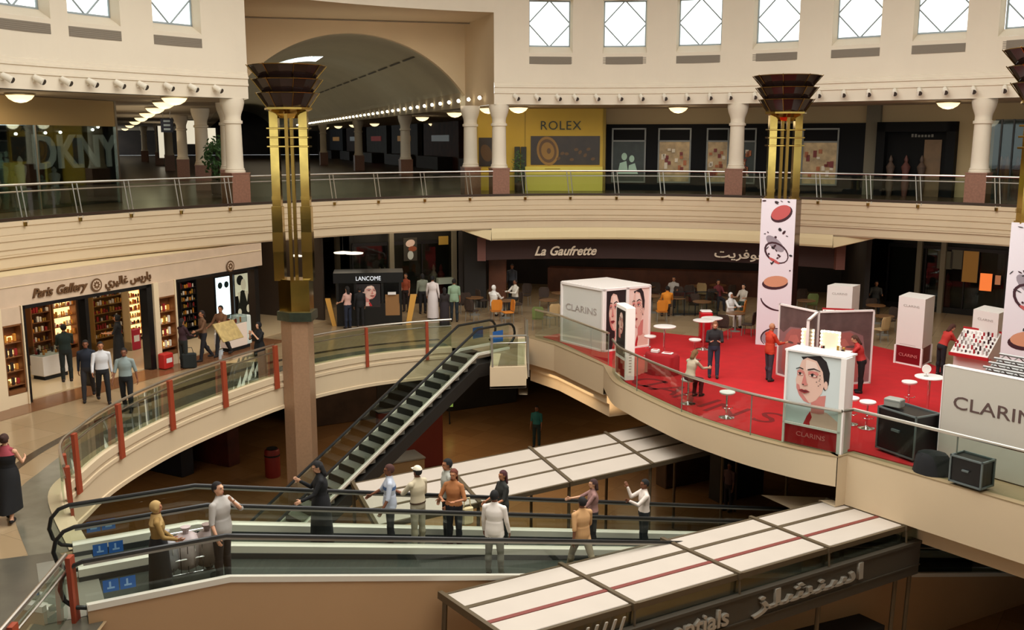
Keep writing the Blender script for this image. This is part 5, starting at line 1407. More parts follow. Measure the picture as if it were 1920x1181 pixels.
for px0, px1, py0, py1, c, e in [(1839, 1859, 512, 546, (236, 120, 56), .9), (1867, 1876, 516, 534, (200, 130, 90), .4), (1808, 1832, 470, 530, (150, 104, 44), .25), (1760, 1784, 470, 505, (80, 74, 56), .1), (1786, 1804, 468, 505, (84, 78, 62), .1)]:
    a, zt = F.at(px0, py0); c1, zb = F.at(px1, py1); b = MB(mat('lit panel %d' % px0, c, .5, emit=e)); b.box(a, c1, -.05, .02, zb, zt); b.m(BLACK).box(a-.03, a, -.06, .02, zb, zt); b.box(c1, c1+.03, -.06, .02, zb, zt); b.build('lit_panel', t)
# flat round lamps on the ceiling of the left part
fl0 = None
for px, py in ((643, 473), (664, 474), (562, 478)):
    Y = (3.5-EYE)*0+40; x, y, z = PY(px, py, 40.5)
    if fl0 is None:
        t = thing('disc_lamp', 'flat pale disc lamp hung over the shops behind the kiosk', 'ceiling lamp', (x, y, z), 0, 'disc lamps behind the kiosk'); fl0 = t
        b = MB(mat('disc lamp white', (255, 244, 220), .4, emit=1.2)); b.lathe([(.05, -.05), (.36, -.04), (.38, 0), (.05, .05)], n=20); b.build('disc', t, True)
        b = MB(BLACKM); b.cyl((0, 0, .05), (0, 0, ZFB-z), .012, n=5); b.build('stem', t)
    else: dup(fl0, (x, y, z))
# ---- cosmetics kiosk
F = pxframe((668, 612), (752, 610), 0.); hk = ZA(*F.o, 512)
t = thing('cosmetics_kiosk', 'black cosmetics kiosk with a face poster and slanted gold legs, left of the robed man', 'kiosk', F.loc(), F.rz); L = F.len
b = MB(BLACK); b.box(-.75, L+.05, .1, 1.2, 0, .9); b.box(-.75, L+.05, .9, 1.2, .9, hk-.35); b.build('body', t)
b = MB(BLACK); b.box(-.85, L+.12, 0, 1.25, hk-.4, hk); b.build('canopy', t)
b = MB(BLACK); [b.box(x-.05, x+.05, .05, .15, .9, hk-.4) for x in (-.7, L*.0, L*.60, L)]; b.build('mullion', t)
p_ = MB(); p_.m(mat('kiosk poster dark', (48, 36, 36), .4)).box(.05, L*.55, .08, .1, .75, hk-.45); portrait(p_, .07, .8, L*.55-.09, hk-1.27, .078, HAIRB, -1, True); p_.build('poster', t); p_ = MB()
b = MB(mat('kiosk gold leg', (206, 152, 70), .4)); b.hexa([(-.95, .2, 0), (-.78, .2, 0), (-.78, .4, 0), (-.95, .4, 0)], [(-1.2, .2, 1.1), (-1.0, .2, 1.1), (-1.0, .4, 1.1), (-1.2, .4, 1.1)]); b.build('leg', t); b = MB(mat('kiosk gold leg', (206, 152, 70))); b.hexa([(L+.2, .2, 0), (L+.4, .2, 0), (L+.4, .4, 0), (L+.2, .4, 0)], [(L+.4, .2, 1.2), (L+.65, .2, 1.2), (L+.65, .4, 1.2), (L+.4, .4, 1.2)]); b.build('leg', t)
b = MB(mat('kiosk tan panel', (140, 100, 58), .5)); b.box(L*.66, L*.98, .09, .1, .4, 1.25); b.m(WHITE).box(L*.72, L*.9, .0, .09, 1.25, 1.35); b.build('drawer_panel', t)
text_part('LANCOME', .24, mat('white kiosk letters', (220, 224, 232), .5, emit=.6), t, (L*.02, -.015, hk-.30), 'lettering', .006, width=L*.55)
# ---- cafe tables and chairs
WOODO = mat('orange chair seat', (206, 124, 34), .5); GREENC = mat('green chair seat', (104, 116, 62), .6); DARKC = mat('dark wicker', (56, 40, 30), .8, noise=.3, nscale=30.); BEIGE = mat('beige cushion', (186, 156, 110), .7)
protos = {}
def chair_proto(kind):
    m_ = {'orange': WOODO, 'green': GREENC, 'dark': DARKC, 'beige': BEIGE}[kind]
    t = thing('cafe_chair', 'x', 'chair')
    b = MB(m_); b.cbox(-.22, .22, -.21, .21, .43, .48, .02); b.build('seat', t)
    b = MB(m_); b.rings([[(x*w, -.21-.05*((z-.5)/.5)+dy, z) for x, dy in ((-1, 0), (-.5, -.03), (.5, -.03), (1, 0), (1, .03), (.5, 0), (-.5, 0), (-1, .03))] for z, w in ((.5, .19), (.6, .22), (.85, .23), (.95, .17))]); b.build('backrest', t)
    for sx in (-1, 1):
        for sy in (-1, 1):
            b = MB(mat('chair leg metal', (120, 116, 108), .35, .8)); b.cyl((sx*.20, sy*.19, 0), (sx*.18, sy*.17, .44), .014, n=6); b.build('leg', t)
    return t
def cafe_chair(kind, px, py, face, label):
    x, y, _ = P(px, py, 0.0)
    rz = math.radians(face-90)
    if kind not in protos:
        protos[kind] = chair_proto(kind); t = protos[kind]; t.location = (x, y, 0); t.rotation_euler = (0, 0, rz); t['label'] = label; t['group'] = kind+' cafe chairs'
        return t
    return dup(protos[kind], (x, y, 0), rz, label, kind+' cafe chairs')
tproto = []
def cafe_table(px, py, label, sq=False):
    x, y, _ = P(px, py, 0)
    if tproto: return dup(tproto[0], (x, y, 0), random.random(), label, 'cafe tables')
    t = thing('cafe_table', label, 'table', (x, y, 0), 0, 'cafe tables'); tproto.append(t)
    b = MB(mat('table top wood', (120, 84, 52), .35)); b.lathe([(.36, .71), (.38, .72), (.38, .745), (.36, .75)], n=24); b.build('tabletop', t)
    b = MB(mat('chair leg metal', (120, 116, 108))); b.lathe([(.24, 0), (.24, .02), (.04, .05), (.035, .71)], n=14); b.build('pedestal', t, True)
    return t
cafe_table(948, 596, 'cafe table between the two seated men left of the white booth')
cafe_chair('orange', 930, 603, 100, 'orange cafe chair turned away, under the man in white headdress')
cafe_chair('orange', 952, 606, 200, 'orange cafe chair right of the man in white headdress')
cafe_chair('dark', 968, 590, 200, 'dark cafe chair under the man in a white shirt')
for px, py, kind, face, lb in [(1008, 618, 'green', 90, 'green cafe chair just left of the white booth'), (1036, 612, 'beige', 110, 'beige cafe chair between the green chair and the white booth'), (1240, 604, 'orange', 90, 'orange cafe chair seen from behind, right of the white booth'),
                              (1385, 606, 'orange', 160, 'orange cafe chair left of the makeup banner'), (885, 603, 'dark', 60, 'dark cafe chair behind the railing, left of the seated men'), (905, 582, 'dark', 30, 'dark cafe chair against the brown panel of the cafe'),
                              (1358, 635, 'dark', 60, 'dark cafe chair by the man in white at the carpet edge'), (1402, 630, 'dark', 150, 'dark cafe chair against the left edge of the makeup banner'), (1300, 590, 'dark', 80, 'dark cafe chair in the middle of the cafe floor'), (1330, 580, 'dark', 100, 'dark cafe chair left of the seated pair'),
                              (1650, 640, 'beige', 120, 'beige cafe chair between the mirror stand and the white tower'), (1664, 622, 'dark', 200, 'dark cafe chair right of the mirror stand'), (1500, 580, 'dark', 90, 'dark cafe chair right of the makeup banner'), (1020, 580, 'dark', 270, 'dark cafe chair behind the green chair'),
                              (1520, 590, 'green', 90, 'green cafe chair behind the mirror stand'), (1275, 575, 'dark', 60, 'dark cafe chair by the cafe counter'), (1205, 590, 'dark', 120, 'dark cafe chair touching the right side of the booth')]:
    cafe_chair(kind, px, py, face, lb)
for px, py, lb in [(890, 590, 'cafe table at the left end by the brown panel'), (1028, 595, 'cafe table behind the green chair'), (1222, 586, 'cafe table right of the white booth'), (1315, 598, 'cafe table in the middle of the cafe floor'), (1378, 622, 'cafe table in front of the man in white at the carpet edge'),
                   (1655, 628, 'cafe table between mirror stand and white tower'), (1510, 596, 'cafe table behind the mirror stand'), (1270, 590, 'cafe table near the cafe counter'), (1050, 580, 'cafe table just behind the white booth')]:
    cafe_table(px, py, lb)
for px, py, kind, face, lb in [(1290, 572, 'dark', 90, 'dark cafe chair far back beside the counter, right of the pale grey sitter'), (1318, 568, 'beige', 60, 'beige cafe chair far back in the cafe'), (1365, 572, 'dark', 120, 'dark cafe chair far back, left of the banner'), (1230, 566, 'dark', 70, 'dark cafe chair far back behind the booth corner'), (1072, 572, 'beige', 100, 'beige cafe chair far back behind the booth roof'), (985, 572, 'dark', 250, 'dark cafe chair behind the man in a white shirt'), (872, 588, 'dark', 100, 'dark cafe chair at the left end of the cafe, near the man in green'), (1628, 600, 'dark', 90, 'dark cafe chair behind the mirror stand, by the dark shop')]:
    cafe_chair(kind, px, py, face, lb)
for px, py, lb in [(1302, 566, 'cafe table far back beside the counter'), (1345, 564, 'cafe table far back left of the banner'), (1215, 566, 'cafe table far back behind the booth corner'), (1640, 606, 'cafe table by the dark shop right of the cafe')]:
    cafe_table(px, py, lb)
# low glass screen of the cafe
for px0, px1, lb in [(1262, 1345, 'low dark screen between the cafe and the red carpet')]:
    F = pxframe((px0, 592), (px1, 592), 0); t = thing('cafe_screen', lb, 'screen', F.loc(), F.rz)
    b = MB(BLACKM); b.box(0, F.len, 0, .04, .05, .1); b.box(0, F.len, 0, .04, 1.0, 1.04)
    for k in range(5): b.box(k*F.len/4-.02, k*F.len/4+.02, 0, .04, 0, 1.04)
    b.build('frame', t); b = MB(SGLASS); b.box(0, F.len, .015, .025, .1, 1.0); b.build('glass_panel', t)
# ---------------------------------------------------------------- moving walkways
SS = [SB, -1.2, -.5, .0, .2, .6]+[1+k*1.0 for k in range(int(LENW))]
BELT = mat('ribbed belt', (50, 54, 48), .5, .1, noise=.25, nscale=1.5, stretch=(30, 1, 1)); SKIRT = mat('steel skirt', (222, 216, 202), .4, .15); HAND = mat('black handrail rubber', (20, 20, 20), .35)
CLAD = mat('tan truss cladding', (178, 142, 104), .42, noise=.05, nscale=.5)
WG2 = glass('walkway glass', (226, 234, 226), .03)
def balustrade(t, o, name='balustrade', signs=True):
    b = MB(HAND)
    pth = []
    for k in range(7):
        a = -PI/2-PI*k/6; pth.append(wp(SB+.35*math.cos(a)-.0, o, .57+.38*math.sin(a)))
    pth += [wp(s, o, .95) for s in SS]
    b.tube(pth, .036, 8, sx=1.1); hr = b.build('handrail', t, True)
    b = MB(mat('rail guide steel', (150, 148, 138), .35, .6)); b.rings([[wp(s, o+q[0], q[1]) for q in ((-.022, .885), (-.022, .925), (.022, .925), (.022, .885))] for s in SS]); b.build('rail_guide', t)
    b = MB(WG2)
    top = [wp(SB-.25, o, .5)]; 
    for s0_, s1_ in zip(SS, SS[1:]): b.quad(wp(s0_, o, .26), wp(s1_, o, .26), wp(s1_, o, .92), wp(s0_, o, .92))
    b.poly([wp(SB, o, .26)]+[wp(SB+.32*math.cos(a), o, .57+.34*math.sin(a)) for a in [-PI/2-PI*k/6 for k in range(7)]]+[wp(SB, o, .92)])
    b.build('glass_panel', t)
    b = MB(SKIRT)
    prof = [(-.10, .11), (-.10, .24), (-.05, .27), (.05, .27), (.10, .24), (.10, .11)]
    b.rings([[wp(s, o+q[0], q[1]-.02) for q in prof] for s in SS]); b.build('skirt', t)
    b = MB(DGREY); b.rings([[wp(s, o+q[0], q[1]-.02) for q in ((-.12, 0), (-.12, .11), (.12, .11), (.12, 0))] for s in SS]); b.build('lower_skirt', t)
    if signs:
        b = MB(mat('blue notice', (40, 92, 160), .4)); a0 = SB+.25
        for k in range(2): b.quad(wp(a0+.25*k, o-.012, .38), wp(a0+.23+.25*k, o-.012, .38), wp(a0+.23+.25*k, o-.012, .58), wp(a0+.25*k, o-.012, .58))
        b.m(mat('notice pale', (130, 170, 206), .4))
        for k in range(2): b.quad(wp(a0+.06+.25*k, o-.016, .43), wp(a0+.17+.25*k, o-.016, .43), wp(a0+.17+.25*k, o-.016, .46), wp(a0+.06+.25*k, o-.016, .46)); b.quad(wp(a0+.09+.25*k, o-.016, .46), wp(a0+.12+.25*k, o-.016, .46), wp(a0+.12+.25*k, o-.016, .55), wp(a0+.09+.25*k, o-.016, .55))
        b.build('notice', t)
def walkway(label, o0, o1, bals):
    t = thing('moving_walkway', label, 'moving walkway', (0, 0, 0))
    b = MB(BELT); b.rings([[wp(s, o0+.14, -.01), wp(s, o1-.14, -.01), wp(s, o1-.14, -.06), wp(s, o0+.14, -.06)] for s in SS]); b.build('belt', t)
    b = MB(mat('comb plate', (128, 124, 112), .5)); b.add([wp(SB-.6, o0+.10, .014), wp(SB+.3, o0+.10, .014), wp(SB+.3, o1-.10, .014), wp(SB-.6, o1-.10, .014)], [[0, 1, 2, 3]]); b.build('comb_plate', t)
    for o in bals: balustrade(t, o)
    b = MB(mat('truss underside', (120, 96, 68), .6)); b.rings([[wp(s, o0, -.1), wp(s, o1, -.1), wp(s, o1, -1.05), wp(s, o0, -1.05)] for s in SS]); b.build('truss', t)
    return t
wf = walkway('front moving walkway sloping down to the right, with a tan clad side', 0, OFFM, (0, OFFM))
b = MB(CLAD); b.rings([[wp(s, -.19, .22), wp(s, -.125, .22), wp(s, -.125, -1.5), wp(s, -.19, -1.5)] for s in SS]); b.build('side_cladding', wf)
b = MB(SKIRT); b.rings([[wp(s, -.21, .32), wp(s, -.12, .32), wp(s, -.12, .22), wp(s, -.21, .22)] for s in SS]); b.build('edge_strip', wf)
walkway('rear moving walkway sloping down to the right, behind the front one', OFFM, OFFR, (OFFR,))
# ---------------------------------------------------------------- escalator
EP = Vector((-1.1, 33.9)); ED = Vector((-1, -1)).normalized(); EN = Vector((-ED.y, ED.x)); ETAN = math.tan(math.radians(30))
def ez(s): return 0. if s < .6 else -min((s-.6)*ETAN, 5.0)
def ep(s, o, z=0.): q = EP+ED*s+EN*o; return (q.x, q.y, ez(s)+z)
t = thing('escalator', 'narrow steel escalator running down from the landing into the dark lower floor', 'escalator', (0, 0, 0))
ES = [-.9, -.3, .2, .6, 1.0]+[1.5+k for k in range(8)]+[9.26, 10.2]
STEP = mat('escalator step', (134, 132, 124), .5, .4, noise=.15, nscale=20.); RISER = mat('step riser', (34, 34, 32), .6, .2)
for k in range(22):
    s = .6+k*.40; z = ez(s+.02)
    if s > 9.2: break
    b = MB(STEP)
    q = lambda u, o, zz: (*(EP+ED*u+EN*o), zz)
    b.hexa([q(s, -.42, z-.25), q(s+.42, -.42, z-.25), q(s+.42, .42, z-.25), q(s, .42, z-.25)], [q(s, -.42, z-.0), q(s+.42, -.42, z-.0), q(s+.42, .42, z-.0), q(s, .42, z-.0)])
    b.m(RISER).quad(q(s+.425, -.42, z-.24), q(s+.425, .42, z-.24), q(s+.425, .42, z-.02), q(s+.425, -.42, z-.02)); b.build('step', t)
for o in (-.49, .49):
    b = MB(SKIRT); b.rings([[ep(s, o+a, zz) for a, zz in ((-.06, -.12), (-.06, .10), (.06, .10), (.06, .02))] for s in ES]); b.build('skirt', t)
    b = MB(PGLASS)
    for a, c in zip(ES, ES[1:]): b.quad(ep(a, o, .1), ep(c, o, .1), ep(c, o, .9), ep(a, o, .9))
    b.build('glass_panel', t)
    b = MB(HAND); pth = [(ep(-.9+.3*math.cos(a), o, .57+.36*math.sin(a))) for a in [-PI/2-PI*k/6 for k in range(7)]]+[ep(s, o, .93) for s in ES]; b.tube(pth, .045, 8); b.build('handrail', t, True)
b = MB(mat('escalator truss dark', (36, 32, 28), .6)); b.rings([[ep(s, o, zz) for o, zz in ((-.54, -.3), (.54, -.3), (.54, -.75), (-.54, -.75))] for s in ES]); b.build('truss', t)
b = MB(mat('blue notice', (40, 92, 160)));  b.quad(ep(-.6, .51, .35), ep(-.1, .51, .35), ep(-.1, .51, .75), ep(-.6, .51, .75)); b.quad(ep(-.6, -.51, .35), ep(-.1, -.51, .35), ep(-.1, -.51, .75), ep(-.6, -.51, .75)); b.build('notice', t)
# ---------------------------------------------------------------- lower floor
LF = tiles('lower floor stone', (150, 112, 72), (140, 102, 64), 1.0, .22, .006, .6)
b = MB(LF); b.poly([(x, y, ZL) for x, y in OUT]); struct(b, 'floor_lower')
# canopies made of white panels
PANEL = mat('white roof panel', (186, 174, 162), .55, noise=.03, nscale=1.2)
FRAMEC = mat('bronze roof bar', (96, 82, 62), .4, .3); REDBAR = mat('dark red roof bar', (120, 54, 46), .5)
CZ = -.86
def canopy(label, pA, pB, pW, cells0, cells1, zt, rows=3, redrow=None, last=0, fall=0.):
    A = Vector(pA); d = Vector(pB)-A; step = d.length; d.normalize(); w = Vector((d.y, -d.x)); dw = Vector(pW)-A
    width = dw.dot(w); k = -dw.dot(d)/width
    t = thing('kiosk_canopy', label, 'canopy', (A.x, A.y, zt), math.atan2(d.y, d.x)); t.rotation_euler[1] = math.atan2(fall, step)
    z = 0.; rw = width/rows
    xs = [step*c for c in range(cells0, cells1+1)]
    if last: xs[-1] = xs[-2]+step*last
    for x0, x1 in zip(xs, xs[1:]):
        for r in range(rows):
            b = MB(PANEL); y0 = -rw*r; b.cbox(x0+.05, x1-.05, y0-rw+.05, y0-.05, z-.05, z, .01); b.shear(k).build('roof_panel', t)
    b = MB(FRAMEC)
    for x in xs: b.box(x-.045, x+.045, -width-.08, .08, z-.10, z+.035)
    b.box(xs[0], xs[-1], -.03, .03, z-.12, z-.005); b.box(xs[0], xs[-1], -width-.03, -width+.03, z-.12, z-.005)
    for r in range(1, rows): b.m(REDBAR if r == redrow else FRAMEC).box(xs[0], xs[-1], -rw*r-.05, -rw*r+.05, z-.10, z+.01)
    b.shear(k).build('roof_frame', t)
    for x in xs:
        for y in (-.1, -width+.1):
            b = MB(FRAMEC); b.cyl((x, y, ZL-zt+.02+max(0, x)*fall/step), (x, y, z-.1), .05, n=8); b.shear(k).build('post', t)
    return t, xs, z, width, k, step
# front canopy
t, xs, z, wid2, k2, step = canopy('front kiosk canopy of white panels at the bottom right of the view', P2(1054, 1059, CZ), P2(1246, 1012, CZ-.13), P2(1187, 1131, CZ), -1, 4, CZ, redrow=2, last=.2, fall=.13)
# hanging sign fascia under its near edge
yS = -wid2-.10; sx0 = -wid2*k2
b = MB(mat('sign band grey brown', (64, 56, 44), .6))
b.box(xs[0]+sx0, xs[-1]+sx0, yS, yS+.12, z-1.22, z-.40); b.box(xs[0]+sx0, xs[-1]+sx0, yS-.05, yS, z-.46, z-.40); b.box(xs[0]+sx0, xs[-1]+sx0, yS-.03, yS, z-1.0, z-.97); b.build('sign_band', t)
b = MB(SGLASS); b.box(xs[0]+sx0, xs[-1]+sx0, -wid2-.02, -wid2, z-.40, z-.1); b.build('glass_screen', t)
for x in xs[1:]:
    b = MB(FRAMEC); b.cyl((x+sx0, -wid2-.04, z-.1), (x+sx0, yS+.02, z-.45), .025, n=6); b.build('hanger', t)
SL_ = mat('silver sign letters', (170, 162, 148), .35, .3)
FBd = Frame((0, 0), (1, 0)); A_ = Vector(P2(1054, 1059, CZ)); d_ = (Vector(P2(1246, 1012, CZ-.13))-A_).normalized(); n__ = Vector((d_.y, -d_.x)); o_ = A_-n__*yS
FBd = Frame(o_, o_+d_, CZ)
u0 = FBd.at(1208, 1176)[0]; u1 = FBd.at(1366, 1128)[0]; v0, v1 = FBd.at(1412, 1115)[0], FBd.at(1618, 1045)[0]
text_part('Essentials', .50, SL_, t, (u0, yS-.03, z-.90), 'lettering', .04, .0, width=u1-u0, bold=.01)
text_part(''.join(reversed('\uFE8D\uFEB3\uFEE8\uFEB8\uFEE0\uFEB0')), .50, SL_, t, (v0, yS-.03, z-.84), 'lettering', .04, 0., width=v1-v0, bold=.01)
b = MB(SL_); ub = FBd.at(1090, 1160)[0]; wb = (FBd.at(1175, 1150)[0]-ub)/5
for q in range(5): b.hexa([(ub+q*wb+e, y_, z-.40) for e, y_ in ((0, yS-.06), (.05, yS-.06), (.05, yS-.03), (0, yS-.03))], [(ub+q*wb+e+.1, y_, z-.12) for e, y_ in ((0, yS-.06), (.05, yS-.06), (.05, yS-.03), (0, yS-.03))])
b.build('slanted_bars', t)
b = MB(mat('kiosk dark interior', (30, 26, 22), .7)); b.box(xs[0]+.6, xs[-1]-.4, -wid2+.3, -.3, ZL-CZ+.5, ZL-CZ+1.6); b.build('kiosk_counter', t)
# rear canopy
CZ1 = -1.4
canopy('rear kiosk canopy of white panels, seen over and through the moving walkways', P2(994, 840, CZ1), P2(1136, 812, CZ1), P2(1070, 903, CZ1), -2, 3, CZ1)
# red side wall, glass cases and shadows of shops on the lower floor
x, y, _ = P(800, 895, ZL)
def lower_box(px, py, w, d, h, m_, name, label, cat, rz=.6, extra=None):
    x, y, _ = P(px, py, ZL); t = thing(name, label, cat, (x, y, ZL), rz)
    b = MB(m_); b.cbox(-w/2, w/2, -d/2, d/2, 0, h, .03); b.build('body', t)
    b = MB(extra or BLACKM); b.box(-w/2-.02, w/2+.02, -d/2-.02, d/2+.02, h, h+.05); b.build('top', t)
    b = MB(BLACKM); b.box(-w/2+.06, w/2-.06, -d/2+.06, d/2-.06, -.0, .06); b.build('plinth', t)
    return t
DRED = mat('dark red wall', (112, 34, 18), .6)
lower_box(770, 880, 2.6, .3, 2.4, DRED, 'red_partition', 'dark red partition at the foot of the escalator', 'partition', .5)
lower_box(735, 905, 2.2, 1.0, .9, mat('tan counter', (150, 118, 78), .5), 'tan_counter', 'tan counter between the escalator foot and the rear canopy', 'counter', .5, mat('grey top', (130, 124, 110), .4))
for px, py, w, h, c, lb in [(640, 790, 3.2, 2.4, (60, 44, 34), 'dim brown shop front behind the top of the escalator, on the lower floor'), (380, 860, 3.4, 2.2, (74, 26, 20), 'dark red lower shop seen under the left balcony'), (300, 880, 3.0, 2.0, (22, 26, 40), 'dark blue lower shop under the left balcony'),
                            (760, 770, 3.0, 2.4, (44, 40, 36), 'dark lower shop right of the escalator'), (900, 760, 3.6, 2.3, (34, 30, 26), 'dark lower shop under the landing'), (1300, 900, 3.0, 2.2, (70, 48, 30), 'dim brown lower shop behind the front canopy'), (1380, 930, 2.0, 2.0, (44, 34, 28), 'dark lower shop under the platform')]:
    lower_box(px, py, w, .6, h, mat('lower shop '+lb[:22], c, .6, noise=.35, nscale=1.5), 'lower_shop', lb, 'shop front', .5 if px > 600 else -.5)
x, y, _ = P(512, 893, ZL)
t = thing('red_bin', 'red cylindrical bin standing beside the granite post on the lower floor', 'bin', (x, y, ZL)); b = MB(mat('bin red', (130, 34, 28), .5)); b.lathe([(.26, 0), (.28, .05), (.28, 1.0), (.24, 1.06)], n=20); b.build('body', t, True); b = MB(BLACKM); b.lathe([(.29, .80), (.29, .86)], n=20); b.lathe([(.2, 1.06), (.2, 1.1)], n=20); b.build('rim', t)
x, y, _ = P(843, 795, ZL)
t = thing('green_sign', 'small glowing green and white sign on the lower floor right of the escalator', 'sign', (x, y, ZL)); b = MB(mat('green lit sign', (150, 190, 90), .5, emit=.4)); b.box(-.16, .16, -.05, .05, .8, 1.4); b.m(WHITE).box(-.05, .16, -.055, -.05, 1.1, 1.4); b.build('board', t); b = MB(BLACKM); b.cyl((0, 0, 0), (0, 0, .8), .03); b.build('stand', t)
# ---------------------------------------------------------------- people
SKINS = {'light': mat('skin light', (214, 162, 130), .6), 'tan': mat('skin tan', (176, 118, 84), .6), 'brown': mat('skin brown', (128, 80, 56), .6)}
EYE_ = mat('eye dark', (28, 20, 18), .3); LIPM = mat('lip', (150, 74, 66), .5)
PEOPLE = []
class Man:
    """joint positions for a pose; the figure faces local +y"""
    def __init__(s, H=1.72, build=1., th=(0, 0), kn=(0, 0), lean=0., sh=((5, 6), (5, 6)), el=(12, 12), inr=(0, 0), head=(0, 0), fem=False, spread=(2, 2)):
        k = H/1.75; s.k = k; s.H = H; s.fem = fem; s.build = build
        R = math.radians; V = Vector
        a = R(lean); u = V((0, math.sin(a), math.cos(a)))
        s.pel = V((0, 0, .93*k)); s.u = u
        s.chest = s.pel+u*.34*k; s.neck = s.pel+u*.545*k
        sw = (.165 if fem else .19)*k*(.5+.5*build); s.sw = sw
        ht, hp = R(head[0]), R(head[1])
        hd = V((0, math.sin(a*.6+hp), math.cos(a*.6+hp)))
        s.headc = s.neck+hd*.155*k
        f = V((math.sin(ht)*math.cos(hp+a*.4), math.cos(ht)*math.cos(hp+a*.4), -math.sin(hp+a*.4))); s.hf = f.normalized()
        s.hu = (hd-s.hf*hd.dot(s.hf)).normalized(); s.hr = s.hf.cross(s.hu)
        s.bones = []
        s.hips = []; s.knees = []; s.ank = []; s.sho = []; s.elb = []; s.wri = []; s.hdir = []
        for i, sx in enumerate((-1, 1)):
            hip = s.pel+V((sx*.092*k, 0, -.03*k)); t = R(th[i]); q = t-R(kn[i]); o = math.sin(R(spread[i]))*sx
            d1 = V((o, math.sin(t), -math.cos(t))).normalized(); d2 = V((o*.3, math.sin(q), -math.cos(q))).normalized()
            kn_ = hip+d1*.43*k; an = kn_+d2*.41*k
            s.hips.append(hip); s.knees.append(kn_); s.ank.append(an)
            sho = s.pel+u*.468*k+V((sx*sw, 0, 0)); f1, ab = R(sh[i][0])-a*.3, R(sh[i][1])
            d3 = V((sx*math.sin(ab), math.sin(f1)*math.cos(ab), -math.cos(f1)*math.cos(ab))).normalized()
            f2 = f1+R(el[i]); ab2 = ab*.6-R(inr[i])
            d4 = V((sx*math.sin(ab2), math.sin(f2)*math.cos(ab2), -math.cos(f2)*math.cos(ab2))).normalized()
            e = sho+d3*.29*k; w = e+d4*.245*k
            s.sho.append(sho); s.elb.append(e); s.wri.append(w); s.hdir.append(d4)
        low = min(p.z for p in s.ank)-.085*k
        dz = V((0, 0, -low))
        for n in ('pel', 'chest', 'neck', 'headc'): setattr(s, n, getattr(s, n)+dz)
        for L_ in (s.hips, s.knees, s.ank, s.sho, s.elb, s.wri):
            for i in range(2): L_[i] = L_[i]+dz
    def body(s):
        k = s.k; b = MB(); g = s.build; V = Vector
        def cap(p, q, r0, r1, n=10):
            b.cyl(p, q, r0, r1, n, True); b.ell(p, (r0,)*3, 10, 7); b.ell(q, (r1,)*3, 10, 7)
        # torso, lofted along the spine
        X = V((1, 0, 0)); Yv = s.u.cross(X)*-1; Yv = V((0, s.u.z, -s.u.y))
        hipw, waist, chw, shw = (.178, .128, .150, .150) if s.fem else (.168, .148, .172, .175)
        prof = [(-.10, .10, .09), (-.05, hipw*.92, .118), (.03, hipw, .122), (.14, waist*1.06, .105), (.22, waist, .10), (.33, chw, .118 if not s.fem else .122), (.41, chw*1.0, .110), (.47, shw*.80, .085), (.515, .10, .066), (.56, .055, .055)]
        b.rings([[tuple(s.pel+s.u*(t*k)+X*(rx*g*k*math.cos(a))+Yv*(ry*g*k*math.sin(a))) for a in [2*PI*i/20 for i in range(20)]] for t, rx, ry in prof])
        for i in range(2):
            cap(s.hips[i], s.knees[i], .086*k*g, .056*k); cap(s.knees[i], s.ank[i], .054*k, .037*k)
            mid = s.knees[i]+(s.ank[i]-s.knees[i])*.32; b.ell(mid+V((0, -.012*k, 0)), (.052*k, .055*k, .09*k), 10, 8)
            an = s.ank[i]; b.ell(an+V((0, .055*k, -.045*k)), (.044*k, .115*k, .040*k), 12, 8); b.ell(an+V((0, -.03*k, -.04*k)), (.036*k, .04*k, .045*k), 10, 7)
            cap(s.sho[i], s.elb[i], .050*k*(.8+.2*g)*(.86 if s.fem else 1), .038*k*(.9 if s.fem else 1)); cap(s.elb[i], s.wri[i], .037*k*(.9 if s.fem else 1), .026*k)
            b.ell(s.sho[i]-Vector((0, 0, .008*k)), (.052*k,)*3, 10, 7)
            b.cyl(s.pel+s.u*.52*k, s.sho[i], .048*k, .040*k, 10)
        cap(s.neck-s.u*.03*k, s.neck+(s.headc-s.neck)*.6, .055*k, .050*k)
        # head with jaw, nose, brow and ears
        M = Matrix((s.hr, s.hf, s.hu)).transposed()
        L_ = lambda x, y, z: s.headc+M @ V((x*k, y*k, z*k))
        b.ell(L_(0, -.008, .022), (.074*k, .094*k, .098*k), 16, 12, M); b.ell(L_(0, .028, -.050), (.054*k, .062*k, .066*k), 12, 9, M)
        b.ell(L_(0, .098, -.015), (.014*k, .022*k, .022*k), 8, 6, M); b.ell(L_(0, .085, .028), (.05*k, .02*k, .014*k), 10, 6, M)
        for sx in (-1, 1): b.ell(L_(sx*.077, -.004, -.006), (.012*k, .022*k, .032*k), 8, 6, M)
        s.M = M; s.L_ = L_
        return b
    def segs(s):
        """(name, a, b, radius) used to tell the regions of the body apart"""
        o = [('head', s.headc-s.hu*.05*s.k, s.headc+s.hu*.05*s.k, .10), ('neck', s.neck-s.u*.015*s.k, s.neck+(s.headc-s.neck)*.35, .055),
             ('torso', s.pel+s.u*.14*s.k, s.pel+s.u*.50*s.k, .15), ('hip', s.pel-s.u*.06*s.k, s.pel+s.u*.06*s.k, .17)]
        for i in range(2):
            o += [('thigh', s.hips[i], s.knees[i], .07), ('shin', s.knees[i], s.ank[i], .05), ('foot', s.ank[i]+Vector((0, -.03, -.05))*s.k, s.ank[i]+Vector((0, .14, -.05))*s.k, .05),
                  ('upper', s.sho[i], s.elb[i], .048), ('fore', s.elb[i], s.wri[i], .034)]
        return o
